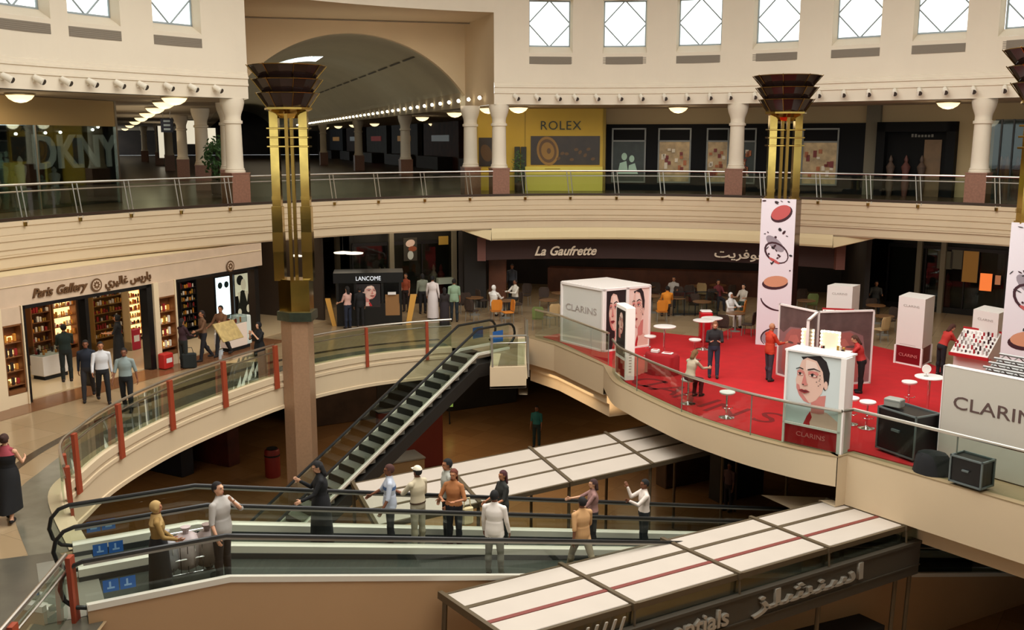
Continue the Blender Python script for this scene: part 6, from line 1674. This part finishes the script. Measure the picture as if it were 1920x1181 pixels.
def person(label, loc, face, group=None, skin='tan', top=(120, 120, 120), bottom=(30, 30, 34), shoes=(30, 24, 22), hair=(24, 18, 16), hairlen=0, sleeve='short', dress=None, hat=None, scarf=None, robe=None, untuck=False, extra=None, short=False, **pose):
    PEOPLE.append(dict(label=label, loc=loc, face=face, group=group, skin=skin, top=top, bottom=bottom, shoes=shoes, hair=hair, hairlen=hairlen, sleeve=sleeve, dress=dress, hat=hat, scarf=scarf, robe=robe, untuck=untuck, extra=extra, short=short, man=Man(**pose)))
def G(px, py, z=0.): return P(px, py, z)
# ---- left balcony
person('woman in a long black dress seen from behind, walking in the lower left corner', G(22, 975), 95, skin='light', top=(150, 60, 70), dress=(14, 13, 16), hair=(60, 34, 26), hairlen=.0, sleeve='none', H=1.74, th=(14, -10), kn=(6, 18), sh=((18, 10), (22, 16)), el=(80, 70), inr=(30, 20), fem=True, build=1.08, scarf=(160, 66, 76))
person('man in dark green standing in the first opening of the perfume shop', G(127, 716), 120, top=(26, 40, 34), bottom=(24, 30, 28), sleeve='long', H=1.78, sh=((20, 4), (30, 6)), el=(60, 70), inr=(20, 20))
person('man in a black shirt striding left of the man in the white shirt', G(168, 750), 290, skin='brown', top=(24, 30, 44), bottom=(44, 42, 46), sleeve='long', H=1.76, th=(-22, 20), kn=(14, 6), sh=((16, 5), (-14, 6)), el=(20, 15))
person('man in a white shirt and black trousers walking between two others', G(196, 756), 300, skin='tan', top=(206, 204, 206), bottom=(22, 22, 26), sleeve='long', H=1.76, th=(12, -14), kn=(4, 20), sh=((-10, 8), (14, 12)), el=(15, 30))
person('man in a grey shirt and black trousers walking along the balcony rail', G(240, 772), 280, skin='brown', top=(136, 148, 146), bottom=(18, 20, 24), H=1.76, th=(8, -10), kn=(4, 16), sh=((-8, 14), (10, 14)), el=(14, 18))
person('woman in a black abaya inside the first shop opening', FS.loc(FS.at(222, 640, 1.3)[0], 1.3, .02), 200, skin='tan', top=(14, 14, 16), robe=(14, 14, 16), scarf=(14, 14, 16), H=1.68, fem=True, sh=((30, 8), (25, 8)), el=(60, 60), inr=(20, 20))
person('woman in a brown hooded top walking past the second shop opening', G(383, 676), 225, skin='tan', top=(108, 76, 52), bottom=(30, 28, 34), sleeve='long', H=1.70, fem=True, hair=(40, 26, 20), hairlen=.12, th=(14, -16), kn=(4, 20), sh=((30, 10), (-10, 10)), el=(50, 20))
person('man in a brown top and dark jeans at the second shop opening', G(418, 668), 250, skin='tan', top=(112, 74, 48), bottom=(34, 32, 36), sleeve='long', H=1.76, th=(-14, 14), kn=(18, 4), sh=((40, 10), (20, 20)), el=(70, 40), untuck=True)
person('person in dark clothes standing with a bag beside the display niche', G(346, 690), 60, skin='tan', top=(52, 26, 34), bottom=(30, 34, 32), sleeve='long', H=1.62, fem=True, hairlen=.15, sh=((25, 8), (25, 8)), el=(50, 50), inr=(20, 20))
person('woman in a black abaya by the granite post with her hands at her face', G(489, 702), 235, skin='light', top=(14, 14, 16), robe=(14, 14, 17), hair=(60, 24, 22), H=1.66, fem=True, sh=((45, 10), (45, 10)), el=(110, 110), inr=(35, 35), scarf=(16, 14, 16))
# ---- far side
person('woman in a red top and yellow skirt right of the brass post', G(567, 596), 250, skin='tan', top=(172, 48, 36), dress=None, bottom=(196, 146, 70), robe=None, H=1.66, fem=True, hairlen=.2, th=(8, -8), kn=(4, 10))
person('woman in a pink top and dark jeans in front of the kiosk', G(653, 616), 140, skin='light', top=(206, 162, 150), bottom=(28, 34, 52), H=1.66, fem=True, hairlen=.2, sh=((20, 8), (15, 8)), el=(50, 30))
person('person in black beside the kiosk, right of the woman in pink', G(676, 613), 110, skin='tan', top=(20, 18, 20), bottom=(20, 18, 20), sleeve='long', H=1.6)
person('man in a long white robe walking away beyond the balcony rail', G(812, 598), 80, skin='tan', top=(226, 212, 208), robe=(226, 214, 212), sleeve='long', H=1.78, sh=((8, 12), (-8, 12)), el=(20, 15), hair=(20, 16, 16))
person('woman in a black top with a dark skirt left of the man in green', G(834, 612), 100, skin='brown', top=(38, 30, 30), robe=(40, 32, 36), sleeve='long', H=1.55, fem=True, hairlen=.2)
person('man in a pale green shirt standing by the railing left of the cafe', G(852, 603), 95, skin='tan', top=(140, 164, 136), bottom=(26, 34, 40), H=1.74, th=(4, -3), kn=(2, 4), untuck=True)
person('person in grey behind the man in the long white robe', G(793, 588), 110, skin='tan', top=(128, 130, 112), bottom=(26, 24, 26), sleeve='long', H=1.7, hairlen=.1)
person('woman in orange beside the right leg of the kiosk', G(762, 584), 250, skin='tan', top=(150, 66, 36), bottom=(40, 26, 24), H=1.64, fem=True, hairlen=.2)
# ---- cafe
SIT = dict(th=(84, 84), kn=(84, 84), spread=(6, 6))
person('seated man in a white robe and white headdress on an orange chair', G(926, 596), 60, skin='tan', top=(228, 222, 214), bottom=(220, 214, 206), sleeve='long', scarf=(232, 228, 222), H=1.74, sh=((40, 10), (40, 10)), el=(50, 50), inr=(15, 15), **SIT)
person('seated man in a white shirt across the cafe table', G(966, 582), 215, skin='brown', top=(222, 214, 200), bottom=(40, 36, 34), sleeve='long', H=1.72, sh=((40, 14), (40, 14)), el=(60, 60), inr=(25, 25), **SIT)
person('seated man in a white robe at the edge of the red carpet', G(1368, 612), 300, skin='tan', top=(228, 224, 220), bottom=(222, 216, 210), sleeve='long', scarf=(230, 228, 226), H=1.72, sh=((40, 12), (40, 12)), el=(60, 60), inr=(20, 20), **SIT)
person('person in grey and white sitting left of the makeup banner, behind the man in white', G(1392, 590), 230, skin='light', top=(196, 184, 170), bottom=(50, 60, 50), H=1.66, fem=True, hairlen=.15, sh=((35, 10), (35, 10)), el=(60, 60), **SIT)
person('seated person in an orange top right of the white booth', G(1250, 596), 90, skin='tan', top=(216, 132, 34), bottom=(60, 44, 34), H=1.70, sh=((30, 10), (30, 10)), el=(50, 50), **SIT)
person('seated person in pale grey in the middle of the cafe', G(1262, 574), 250, skin='tan', top=(170, 160, 150), bottom=(40, 40, 44), H=1.68, sh=((35, 10), (35, 10)), el=(60, 60), **SIT)
person('seated person in dark red behind the cafe table, left of the white robed man', G(1345, 580), 280, skin='tan', top=(110, 40, 44), bottom=(34, 30, 34), H=1.66, fem=True, hairlen=.2, sh=((35, 10), (35, 10)), el=(60, 60), **SIT)
person('person in dark clothes sitting behind the white tower', G(1640, 585), 250, skin='tan', top=(60, 60, 58), bottom=(30, 30, 34), sleeve='long', H=1.7, sh=((35, 10), (35, 10)), el=(60, 60), **SIT)
person('person in grey blue standing at the cafe counter', G(960, 565), 250, skin='tan', top=(86, 92, 104), bottom=(30, 30, 36), sleeve='long', H=1.7)
# ---- red carpet
person('bald man in a red shirt standing before the mirror stand', G(1441, 714, .024), 20, skin='tan', top=(190, 56, 30), bottom=(58, 50, 60), hair=None, sleeve='long', H=1.78, sh=((25, 8), (30, 8)), el=(60, 60), inr=(20, 20), untuck=True, th=(3, -3), head=(0, 14))
person('woman in a red blouse bending at the mirror stand', G(1612, 736, .024), 165, skin='light', top=(176, 44, 40), bottom=(22, 20, 22), hair=(70, 38, 24), hairlen=.22, H=1.72, fem=True, lean=16, sh=((50, 10), (30, 20)), el=(50, 60), head=(0, 20), build=1.1)
person('woman in a red blouse leaning over the slanted product display', G(1762, 704, .024), 15, skin='light', top=(178, 46, 38), bottom=(22, 22, 26), hair=(70, 36, 24), hairlen=.2, H=1.70, fem=True, lean=26, sh=((50, 10), (40, 10)), el=(30, 40), head=(0, 25), sleeve='long')
person('man in a dark jacket and jeans holding a paper on the red carpet', G(1337, 708, .024), 262, skin='light', top=(34, 30, 32), bottom=(44, 54, 72), hair=(120, 70, 44), sleeve='long', H=1.78, sh=((20, 8), (20, 8)), el=(80, 80), inr=(30, 30), head=(0, 20), th=(3, -3))
P_SEAT = P(1290, 757, .024)
person('blonde woman in grey sitting on a stool by the curved railing', (P_SEAT[0], P_SEAT[1]-.12, .19), 40, skin='light', top=(176, 160, 136), bottom=(90, 20, 30), hair=(110, 76, 42), hairlen=.18, sleeve='long', H=1.68, fem=True, lean=14, th=(72, 78), kn=(80, 84), sh=((50, 8), (50, 8)), el=(40, 40), head=(0, 20))
# ---- moving walkways (their feet rest on the sloping belts)
def belt_point(px, o, back=0.):
    best = None
    for k in range(-20, 230):
        s = k*.1; q = wp(s, o, .9); e = abs(PR(*q)[0]-px)
        if best is None or e < best[0]: best = (e, s)
    return wp(best[1], o, -.01), best[1]
oF, oR = OFFM*.5, (OFFM+OFFR)*.5
oFf, oFb = OFFM*.36, OFFM*.68
oRf, oRb = OFFM+(OFFR-OFFM)*.4, OFFM+(OFFR-OFFM)*.68
D0 = 28
pb_, _ = belt_point(292, OFFM*.24); person('woman in a tan headscarf with a black skirt at the head of the front walkway', pb_, D0-10, skin='tan', top=(150, 118, 64), robe=(30, 28, 30), sleeve='long', scarf=(182, 150, 96), H=1.58, fem=True, sh=((10, 10), (20, 10)), el=(40, 50), inr=(10, 20))
pb_, _ = belt_point(417, OFFM*.22); person('man in a grey tee, one hand raised to his face, beside the loaded trolley', pb_, 340, skin='light', top=(176, 170, 164), bottom=(40, 28, 30), hair=(22, 16, 16), H=1.74, build=1.12, sh=((58, 4), (4, 14)), el=(128, 25), inr=(48, 0), head=(0, -10), untuck=True)
pb_, _ = belt_point(927, oFf); person('man in a white shirt and grey trousers, back turned, on the front walkway', pb_, 75, skin='brown', top=(232, 222, 214), bottom=(112, 108, 98), hair=(16, 14, 14), H=1.74, sh=((5, 8), (5, 10)), el=(15, 15), untuck=True, sleeve='long', spread=(4, 4))
pb_, _ = belt_point(942, oRb); person('dark haired woman half hidden behind the man in white on the walkway', pb_, 210, skin='tan', top=(44, 44, 40), bottom=(30, 30, 30), hair=(70, 30, 34), hairlen=.2, H=1.66, fem=True, sh=((20, 8), (20, 8)), el=(60, 40))
pb_, _ = belt_point(1088, oFf); person('man in a tan shirt striding up the front walkway', pb_, 120, skin='brown', top=(198, 152, 104), bottom=(140, 124, 100), hair=(18, 14, 14), H=1.74, th=(26, -28), kn=(8, 30), sh=((-15, 8), (12, 10)), el=(15, 20), untuck=True)
pb_, _ = belt_point(606, oRf); person('woman in a black abaya holding the handrail of the rear walkway', pb_, 195, skin='light', top=(15, 15, 18), robe=(15, 15, 19), hair=(20, 16, 16), hairlen=.2, sleeve='long', H=1.74, fem=True, build=1.1, sh=((30, 12), (35, 8)), el=(40, 90), inr=(0, 10), head=(0, 15))
pb_, _ = belt_point(735, oRf); person('man in a white and blue tee leaning on the rear walkway handrail', pb_, 190, skin='brown', top=(186, 192, 206), bottom=(38, 36, 42), hair=(70, 36, 30), H=1.74, sh=((10, 16), (30, 14)), el=(20, 30), untuck=True, extra='band')
pb_, _ = belt_point(782, oRf); person('man in a pale cap and beige clothes with a belt on the rear walkway', pb_, 140, skin='brown', top=(200, 186, 158), bottom=(170, 160, 138), hair=(26, 20, 18), hat=(222, 212, 192), H=1.74, sh=((40, 8), (12, 14)), el=(60, 30))
pb_, _ = belt_point(852, oRf); person('woman in a brown orange top with a cream bag on the rear walkway', pb_, 250, skin='tan', top=(166, 106, 62), bottom=(24, 24, 34), hair=(96, 44, 28), hairlen=.2, H=1.72, fem=True, sh=((16, 22), (16, 22)), el=(75, 75), inr=(50, 50), build=1.08)
pb_, _ = belt_point(843, oRb); person('dark haired person behind the woman in the brown orange top', pb_, 200, skin='tan', top=(170, 170, 160), bottom=(30, 30, 34), hair=(16, 14, 14), H=1.84)
pb_, _ = belt_point(1112, oRf); person('woman in a mauve top resting her arm on the rear walkway handrail', pb_, 185, skin='light', top=(150, 112, 106), bottom=(40, 36, 40), hair=(60, 36, 34), hairlen=.14, H=1.66, fem=True, sh=((40, 10), (60, 8)), el=(20, 20))
pb_, _ = belt_point(1210, oRf); person('man in a white shirt, one hand raised, rightmost on the rear walkway', pb_, 190, skin='brown', top=(222, 208, 198), bottom=(24, 28, 34), hair=(16, 14, 14), sleeve='long', H=1.72, sh=((50, 8), (60, 8)), el=(70, 100))
# ---- lower floor
person('person in teal standing on the lower floor beyond the rear canopy', G(1006, 838, ZL), 250, skin='brown', top=(30, 96, 92), bottom=(24, 40, 36), H=1.7)
person('person in black walking on the lower floor near the escalator foot', G(694, 905, ZL), 120, skin='brown', top=(26, 26, 30), bottom=(26, 26, 30), sleeve='long', H=1.7, th=(14, -14), kn=(4, 18))
for px, py, tp, lb in [(1538, 1215, (150, 138, 100), 'dim person in a pale top under the front canopy sign, leftmost of the group'), (1605, 1195, (96, 84, 76), 'dim person in grey brown in the middle of the group under the canopy sign'), (1648, 1205, (130, 132, 128), 'dim person in pale grey at the right of the group under the canopy sign'), (1668, 1180, (110, 60, 66), 'dim person in dark rose behind the group under the canopy sign')]:
    x, y, _ = P(px, py, ZL)
    person(lb, (x, y, ZL), 200, skin='brown', top=tp, bottom=(40, 40, 42), H=1.7, sleeve='long', sh=((30, 10), (30, 10)), el=(60, 60))
x, y, _ = P(1365, 958, ZL); person('dim person in plum behind the front canopy on the lower floor', (x, y, ZL), 220, skin='brown', top=(90, 66, 66), bottom=(36, 30, 34), H=1.68)
# ---- build: grow each body as one skin, then cut the clothes from it
tmp = []
for d in PEOPLE:
    b = d['man'].body(); me = bpy.data.meshes.new('p'); me.from_pydata(b.v, [], b.f)
    bm = bmesh.new(); bm.from_mesh(me); bmesh.ops.recalc_face_normals(bm, faces=bm.faces); bm.to_mesh(me); bm.free()
    o = bpy.data.objects.new('p', me); col.objects.link(o)
    r = o.modifiers.new('r', 'REMESH'); r.mode = 'VOXEL'; r.voxel_size = .0155
    sm = o.modifiers.new('s', 'SMOOTH'); sm.factor = .5; sm.iterations = 3
    tmp.append(o)
bpy.context.view_layer.update()
dg = bpy.context.evaluated_depsgraph_get()
for o, d in zip(tmp, PEOPLE):
    me = bpy.data.meshes.new_from_object(o.evaluated_get(dg))
    n = len(me.vertices); co = np.empty(n*3); me.vertices.foreach_get('co', co); co = co.reshape(-1, 3)
    nm = np.empty(n*3); me.vertices.foreach_get('normal', nm); nm = nm.reshape(-1, 3)
    d['co'], d['nm'], d['faces'] = co, nm, [tuple(p.vertices) for p in me.polygons]
    bpy.data.meshes.remove(me)
for o in tmp:
    me = o.data; bpy.data.objects.remove(o); bpy.data.meshes.remove(me)
CLOTH = {}
def cloth(c, kind='cloth'):
    return mat('%s %d %d %d' % ((kind,)+tuple(c)), c, .85)
def mesh_from(name, vs, fs, m, parent, smooth=True):
    me = bpy.data.meshes.new(name); me.from_pydata([tuple(v) for v in vs], [], fs); me.materials.append(m)
    if smooth: me.shade_smooth()
    o = bpy.data.objects.new(name, me); col.objects.link(o); o.parent = parent; return o
def shell(name, d, mask, off, m, parent):
    """a garment: the chosen part of the body surface, moved outward"""
    idx = {}; vs = []; fs = []
    co, nm = d['co'], d['nm']; offv = off if hasattr(off, '__len__') else None
    for f in d['faces']:
        if sum(mask[i] for i in f) >= 3:
            for i in f:
                if i not in idx:
                    idx[i] = len(vs); vs.append(co[i]+nm[i]*(offv[i] if offv is not None else off))
            fs.append([idx[i] for i in f])
    return mesh_from(name, vs, fs, m, parent) if fs else None
for d in PEOPLE:
    M = d['man']; k = M.k; co = d['co']
    loc = d['loc']; t = thing('person', d['label'], 'person', loc, math.radians(d['face']-90), d['group'])
    segs = M.segs(); D = []
    for nme, a, c, r in segs:
        a = np.array(a); c = np.array(c); ab = c-a; u = np.clip(((co-a) @ ab)/(ab @ ab), 0, 1); D.append(np.linalg.norm(co-(a+u[:, None]*ab), axis=1)-r*k)
    reg = np.argmin(np.array(D), axis=0); names = np.array([s[0] for s in segs]); rn = names[reg]
    # body with hands, eyes and lips in one mesh
    b = MB(SKINS[d['skin']]); b.add(co, d['faces'])
    for i, sx in enumerate((-1, 1)):
        w, h = M.wri[i], M.hdir[i]; side = Vector((0, 0, 1)).cross(h); side = side.normalized() if side.length > .1 else Vector((0, 1, 0))
        up = h.cross(side).normalized()
        fwd = Vector((0, 1, 0)); fwd = fwd-h*fwd.dot(h); fwd = fwd.normalized() if fwd.length > .2 else up      # thumb side
        pal = fwd.cross(h)*sx                                                                             # palm side
        R3 = Matrix((fwd, pal, h)).transposed()
        b.ell(w+h*.045*k, (.040*k, .017*k, .055*k), 10, 7, R3)
        for q in range(4):
            l = (.068, .078, .074, .058)[q]*k; base = w+h*.085*k+fwd*(.027-.018*q)*k
            j1 = base+(h*.9+pal*.25).normalized()*l*.5; j2 = j1+(h*.6+pal*.7).normalized()*l*.5
            b.cyl(base-h*.012*k, j1, .0095*k, .0085*k, 6); b.cyl(j1, j2, .0085*k, .0065*k, 6)
        b0 = w+h*.03*k+fwd*.032*k; b1 = b0+(fwd*.7+h*.7+pal*.2).normalized()*.035*k; b2 = b1+(h*.9+fwd*.2+pal*.3).normalized()*.03*k
        b.cyl(b0-fwd*.012*k, b1, .012*k, .010*k, 6); b.cyl(b1, b2, .010*k, .008*k, 6)
    b.m(EYE_)
    for sx in (-1, 1): b.ell(M.L_(sx*.030, .084, .008), (.012*k, .008*k, .007*k), 8, 5, M.M)
    b.m(LIPM); b.ell(M.L_(0, .088, -.062), (.022*k, .008*k, .007*k), 8, 5, M.M)
    bo = b.build('body', t, True)
    for p in bo.data.polygons: p.use_smooth = True
    z = co[:, 2]
    rel = (co-np.array(M.pel)) @ np.array(M.u)
    # shoes
    for sd in (-1, 1): shell('shoe', d, np.isin(rn, ['foot']) & ((reg == 6) if sd < 0 else (reg == 11)), .007*k, cloth(d['shoes'], 'shoe'), t)
    # trousers
    if d['robe'] is None and d['dress'] is None:
        m_ = np.isin(rn, ['thigh', 'shin', 'hip'])
        off = np.where(rn == 'shin', .020, np.where(rn == 'thigh', .014, .010))*k
        shell('trousers', d, m_ & (rel < .10*k), off, cloth(d['bottom']), t)
    # top
    arms = np.isin(rn, ['upper', 'fore'] if d['sleeve'] == 'long' else ['upper'] if d['sleeve'] == 'short' else ['none'])
    lowc = -.12*k if d['untuck'] else .05*k
    m_ = (np.isin(rn, ['torso', 'hip']) & (rel > lowc)) | arms
    if d['untuck']: m_ = m_ | (np.isin(rn, ['thigh']) & (rel > -.10*k))
    off = np.where(np.isin(rn, ['upper', 'fore']), .011, np.where(rel < .2*k, .022 if d['untuck'] else .014, .014))*k
    shell('top', d, m_, off, cloth(d['top']), t)
    if d['extra'] == 'band':
        m2 = np.isin(rn, ['torso']) & (rel > .33*k) & (rel < .40*k); shell('stripe', d, m2, .018*k, cloth((70, 96, 140)), t)
    if d['hat'] is not None and d['extra'] is None:
        m2 = np.isin(rn, ['hip', 'torso']) & (rel > .05*k) & (rel < .085*k); shell('belt', d, m2, .021*k, cloth((70, 48, 30)), t)
    # long garments
    gc = d['robe'] or d['dress']
    if gc is not None:
        b = MB(cloth(gc)); hem = .06*k if d['robe'] else .24*k; zt = M.pel.z
        cx = (M.ank[0]+M.ank[1])*.5; st = abs(M.ank[0].y-M.ank[1].y)*.5
        n = 26; rs = []
        for j in range(9):
            u = j/8; zz = zt+.16*k+(hem-zt-.16*k)*u; c = Vector((M.pel.x, M.pel.y, 0)).lerp(Vector((cx.x, cx.y, 0)), u)
            fl = .0 if d['dress'] else .03; w_ = min(1., u/.16); rx = (.158+.047*w_+fl*u)*k*M.build; ry = (.132+.028*w_+(fl+.02)*u)*k*M.build+st*u*.8
            rs.append([(c.x+rx*math.cos(a)*(1+.05*u*math.sin(6*a)), c.y+ry*math.sin(a)*(1+.05*u*math.cos(5*a)), zz) for a in [2*PI*i/n for i in range(n)]])
        b.rings(rs, cap=False); b.build('robe' if d['robe'] else 'dress', t, True)
        if d['dress']:
            m_ = np.isin(rn, ['torso', 'hip']) & (rel < .46*k); shell('bodice', d, m_, .020*k, cloth(gc), t)
    # hair, headscarf, cap
    hc = np.array(M.headc); hl = (co-hc) @ np.array(M.M)      # local: right, front, up
    if d['scarf'] is not None:
        m_ = np.isin(rn, ['head', 'neck']) & ((hl[:, 1] < .055*k) | (hl[:, 2] > .065*k) | (hl[:, 2] < -.10*k))
        if d['dress']: m_ = np.isin(rn, ['neck'])
        shell('headscarf', d, m_, .016*k, cloth(d['scarf']), t)
        b = MB(cloth(d['scarf'])); n = 20; rs = []
        for u, (rx, ry, dz) in enumerate(((.075, .08, .0), (.10, .10, -.08), (.15, .115, -.13), (.19, .13, -.19))):
            c = M.neck.lerp(M.pel+M.u*.5*k, u/3)+Vector((0, -.01*k, 0))
            zz = M.neck.z+.05*k+dz*k
            rs.append([(c.x+rx*k*math.cos(a), c.y+ry*k*math.sin(a), zz) for a in [2*PI*i/n for i in range(n)]])
        b.rings(rs, cap=False); b.build('scarf_drape', t, True)
    if d['hair'] is not None and (d['scarf'] is None or d['dress']):
        m_ = np.isin(rn, ['head']) & (((hl[:, 1] < .035*k) & (hl[:, 2] > -.045*k) & ~((abs(hl[:, 0]) > .055*k) & (hl[:, 2] < .01*k) & (hl[:, 1] > -.02*k))) | (hl[:, 2] > .070*k))
        shell('hair', d, m_, .013*k, cloth(d['hair'], 'hair'), t)
        if d['hairlen'] > .01:
            b = MB(cloth(d['hair'], 'hair')); L = d['hairlen']; rs = []
            for u in range(5):
                zz = .06-(.06+L)*u/4; w = .082-.012*u/4
                rs.append([tuple(M.L_(w*math.cos(a), -.035+.075*math.sin(a)-.02*(u/4), zz)) for a in [PI+PI*i/12 for i in range(13)]])
            b.rings(rs, cap=False, closed=False)
            ob = b.build('long_hair', t, True)
            so = ob.modifiers.new('thick', 'SOLIDIFY'); so.thickness = .03*k
        elif d['dress'] and d['label'].startswith('woman in a long black'):
            b = MB(cloth(d['hair'], 'hair')); b.ell(M.L_(0, -.085, .06), (.045*k, .045*k, .045*k), 10, 8); b.build('hair_bun', t, True)
    if d['hat'] is not None:
        m_ = np.isin(rn, ['head']) & (hl[:, 2] > .045*k); shell('cap', d, m_, .020*k, cloth(d['hat']), t)
        b = MB(cloth(d['hat'])); b.rings([[tuple(M.L_(x, y, zz)) for x, y in ((-.06, .08), (-.03, .155), (.03, .155), (.06, .08))] for zz in (.05, .058)]); b.build('cap_brim', t)
# things people carry
def held(name, label, cat, loc, rz, build):
    t = thing(name, label, cat, loc, rz); build(t); return t
def bag(c1, w, d_, h):
    def f(t):
        b = MB(cloth(c1, 'bag')); b.cbox(-w/2, w/2, -d_/2, d_/2, 0, h, .04); b.build('body', t)
        b = MB(cloth(c1, 'bag')); b.tube([(-w*.3, 0, h), (-w*.2, 0, h+.18), (w*.2, 0, h+.18), (w*.3, 0, h)], .012, 6); b.build('handle', t)
    return f
p_, _ = belt_point(874, oRf); held('shoulder_bag', 'cream shoulder bag beside the woman in the brown orange top', 'bag', (p_[0], p_[1], p_[2]+.55), math.radians(28), bag((224, 206, 160), .26, .12, .40))
x, y, z = G(356, 690); held('dark_bag', 'dark shopping bag on the floor beside the display niche', 'bag', (x, y, .0), .3, bag((30, 36, 36), .45, .2, .5))
x, y, z = G(408, 664); held('white_bag', 'white shopping bag beside the pair in brown tops', 'bag', (x, y, .25), .3, bag((226, 220, 214), .16, .3, .5))
# loaded trolley on the front walkway
pt, s_t = belt_point(352, oF)
t = thing('luggage_trolley', 'shopping trolley heaped with wrapped bags on the front walkway', 'trolley', (pt[0], pt[1], pt[2]), TH_)
b = MB(CHROME)
for x in (-.5, .45):
    for y in (-.24, .24): b.cyl((x, y, .12), (x, y, .75), .014, n=6)
for z_ in (.2, .45, .75):
    b.tube([(-.5, -.24, z_), (.45, -.24, z_), (.45, .24, z_), (-.5, .24, z_)], .012, 6, closed=True)
for q in range(9): b.cyl((-.5+q*.118, -.24, .2), (-.5+q*.118, -.24, .75), .006, n=5); b.cyl((-.5+q*.118, .24, .2), (-.5+q*.118, .24, .75), .006, n=5)
b.build('basket', t)
b = MB(REDL); b.cyl((.56, -.24, .95), (.56, .24, .95), .016, n=8); b.build('handle', t)
for x in (-.42, .38):
    for y in (-.2, .2):
        b = MB(DGREY); b.cyl((x, y-.02, .07), (x, y+.02, .07), .065, n=12); b.build('wheel', t)
for q, (dx, dy, r, cc, lb) in enumerate([(-.34, 0, .28, (150, 146, 148), 'grey wrapped bundle at the front end of the shopping trolley'), (.0, .02, .30, (176, 160, 158), 'pale rose wrapped bundle in the middle of the shopping trolley'), (.34, -.02, .28, (134, 118, 112), 'brown wrapped bundle at the handle end of the shopping trolley')]):
    c, si = math.cos(TH_), math.sin(TH_)
    u = thing('wrapped_bundle', lb, 'bag', (pt[0]+dx*c-dy*si, pt[1]+dx*si+dy*c, pt[2]+.22), TH_, 'bundles on the trolley')
    b = MB(mat('bundle %d' % q, cc, .5, noise=.25, nscale=5., bump=.6))
    b.rings([[(r*s_*math.cos(a)*(1+.12*math.sin(5*a+q+j)), .9*r*s_*math.sin(a)*(1+.12*math.cos(4*a+q-j)), zz) for a in [2*PI*i/18 for i in range(18)]] for j, (s_, zz) in enumerate(((.6, 0), (.95, .12), (1., .3), (.85, .48), (.4, .58)))]); b.build('body', u, True)
    b = MB(mat('bundle %d' % q, cc)); b.lathe([(.04, .56), (.05, .62), (.09, .70)], n=8); b.build('knot', u)
# ---------------------------------------------------------------- daylight and lamps
w = bpy.data.worlds.new('World'); bpy.context.scene.world = w; w.use_nodes = True
bg = w.node_tree.nodes['Background']; bg.inputs['Color'].default_value = (.93, 1., 1., 1); bg.inputs['Strength'].default_value = 2.2
def alight(name, loc, rot, sx, sy, watts, colr, spread=None):
    l = bpy.data.lights.new(name, 'AREA'); l.shape = 'RECTANGLE'; l.size = sx; l.size_y = sy; l.energy = watts; l.color = colr
    if spread: l.spread = math.radians(spread)
    o = bpy.data.objects.new(name, l); col.objects.link(o); o.location = loc; o.rotation_euler = rot; return o
alight('skylight_fill', (2.0, 20.0, 14.3), (0, 0, 0), 20, 22, 3700, (1, .93, .83))  # added area light standing for daylight from above, hung low to reach the recess
# gallery and concourse lamps
for px, off, wt in ((60, 1.6, 36), (190, 2.0, 40), (1050, 2.6, 18), (1257, 2.6, 14), (1500, 2.6, 12), (1742, 2.4, 12)):
    loc, rz = rframe(S(px), off, ZC-.35); alight('gallery_lamps', loc, (0, 0, rz), 5, 1.2, wt, (1, .84, .62))
p = FA.loc(t_pk, 45, ZC+.2); alight('vault_fill', p, (PI, 0, FA.rz), 8.6, 84, 420, (1, .88, .66))  # unseen upward light, added to brighten the vault
p = FA.loc(t_pk, 45, ZC+.1); alight('concourse_lamps', p, (0, 0, FA.rz), 5, 70, 160, (1, .85, .62))
p = FA.loc(tR+4, 12, ZC-.4); alight('aisle_lamps', p, (0, 0, FA.rz), 4, 14, 50, (1, .84, .6))
p = FA.loc(tl2-5, 14, ZC-.4); alight('aisle_lamps', p, (0, 0, FA.rz), 4, 14, 130, (1, .84, .6))
for y in (6, 22, 45): p = FA.loc(tl2-4, y, ZU+2.2); alight('aisle_fill', p, (PI, 0, FA.rz), 3, 8, 40, (1, .86, .64))  # upward lights without fittings, added to lift the left aisle ceiling and columns
p = FA.loc(tR-5, -2.6, ZC-.1); alight('recess_fill', p, (math.radians(150), 0, FA.rz), 8.0, .5, 60, (1, .9, .74))  # unseen light added to brighten the arch wall in the recess
# middle floor: under the soffit
for px, off, wt in ((640, 3.0, 40), (820, 3.0, 36), (1000, 4.2, 26), (1230, 4.2, 26), (1450, 4.2, 24), (1720, 3.5, 26)):
    loc, rz = rframe(S(px), off, ZFB-.08); alight('soffit_lamps', loc, (0, 0, rz), 4, 1.5, wt, (1, .82, .58))
# fill lights without fittings, added to brighten the lower floor
for x, y, wt in ((-12, 30, 60), (-4, 38, 120), (6, 40, 30), (2, 34, 80)):
    alight('lower_fill', (x, y, -1.2), (0, 0, 0), 3, 3, wt, (1, .74, .46))
# ---------------------------------------------------------------- camera
cam = bpy.data.cameras.new('Camera'); co_ = bpy.data.objects.new('Camera', cam); col.objects.link(co_)
cam.sensor_fit = 'HORIZONTAL'; cam.sensor_width = 36; cam.lens = 36*FPX/1920; cam.clip_end = 400; cam.clip_start = .05
co_.location = (0, 0, EYE); co_.rotation_euler = (PI/2-PITCH, 0, 0)
sc = bpy.context.scene; sc.camera = co_
sc.view_settings.view_transform = 'Standard'; sc.view_settings.look = 'None'; sc.view_settings.gamma = 1; sc.view_settings.exposure = 0.
sc.view_settings.use_curve_mapping = False
sc.cycles.max_bounces = 6; sc.cycles.transparent_max_bounces = 16; sc.cycles.sample_clamp_indirect = 6
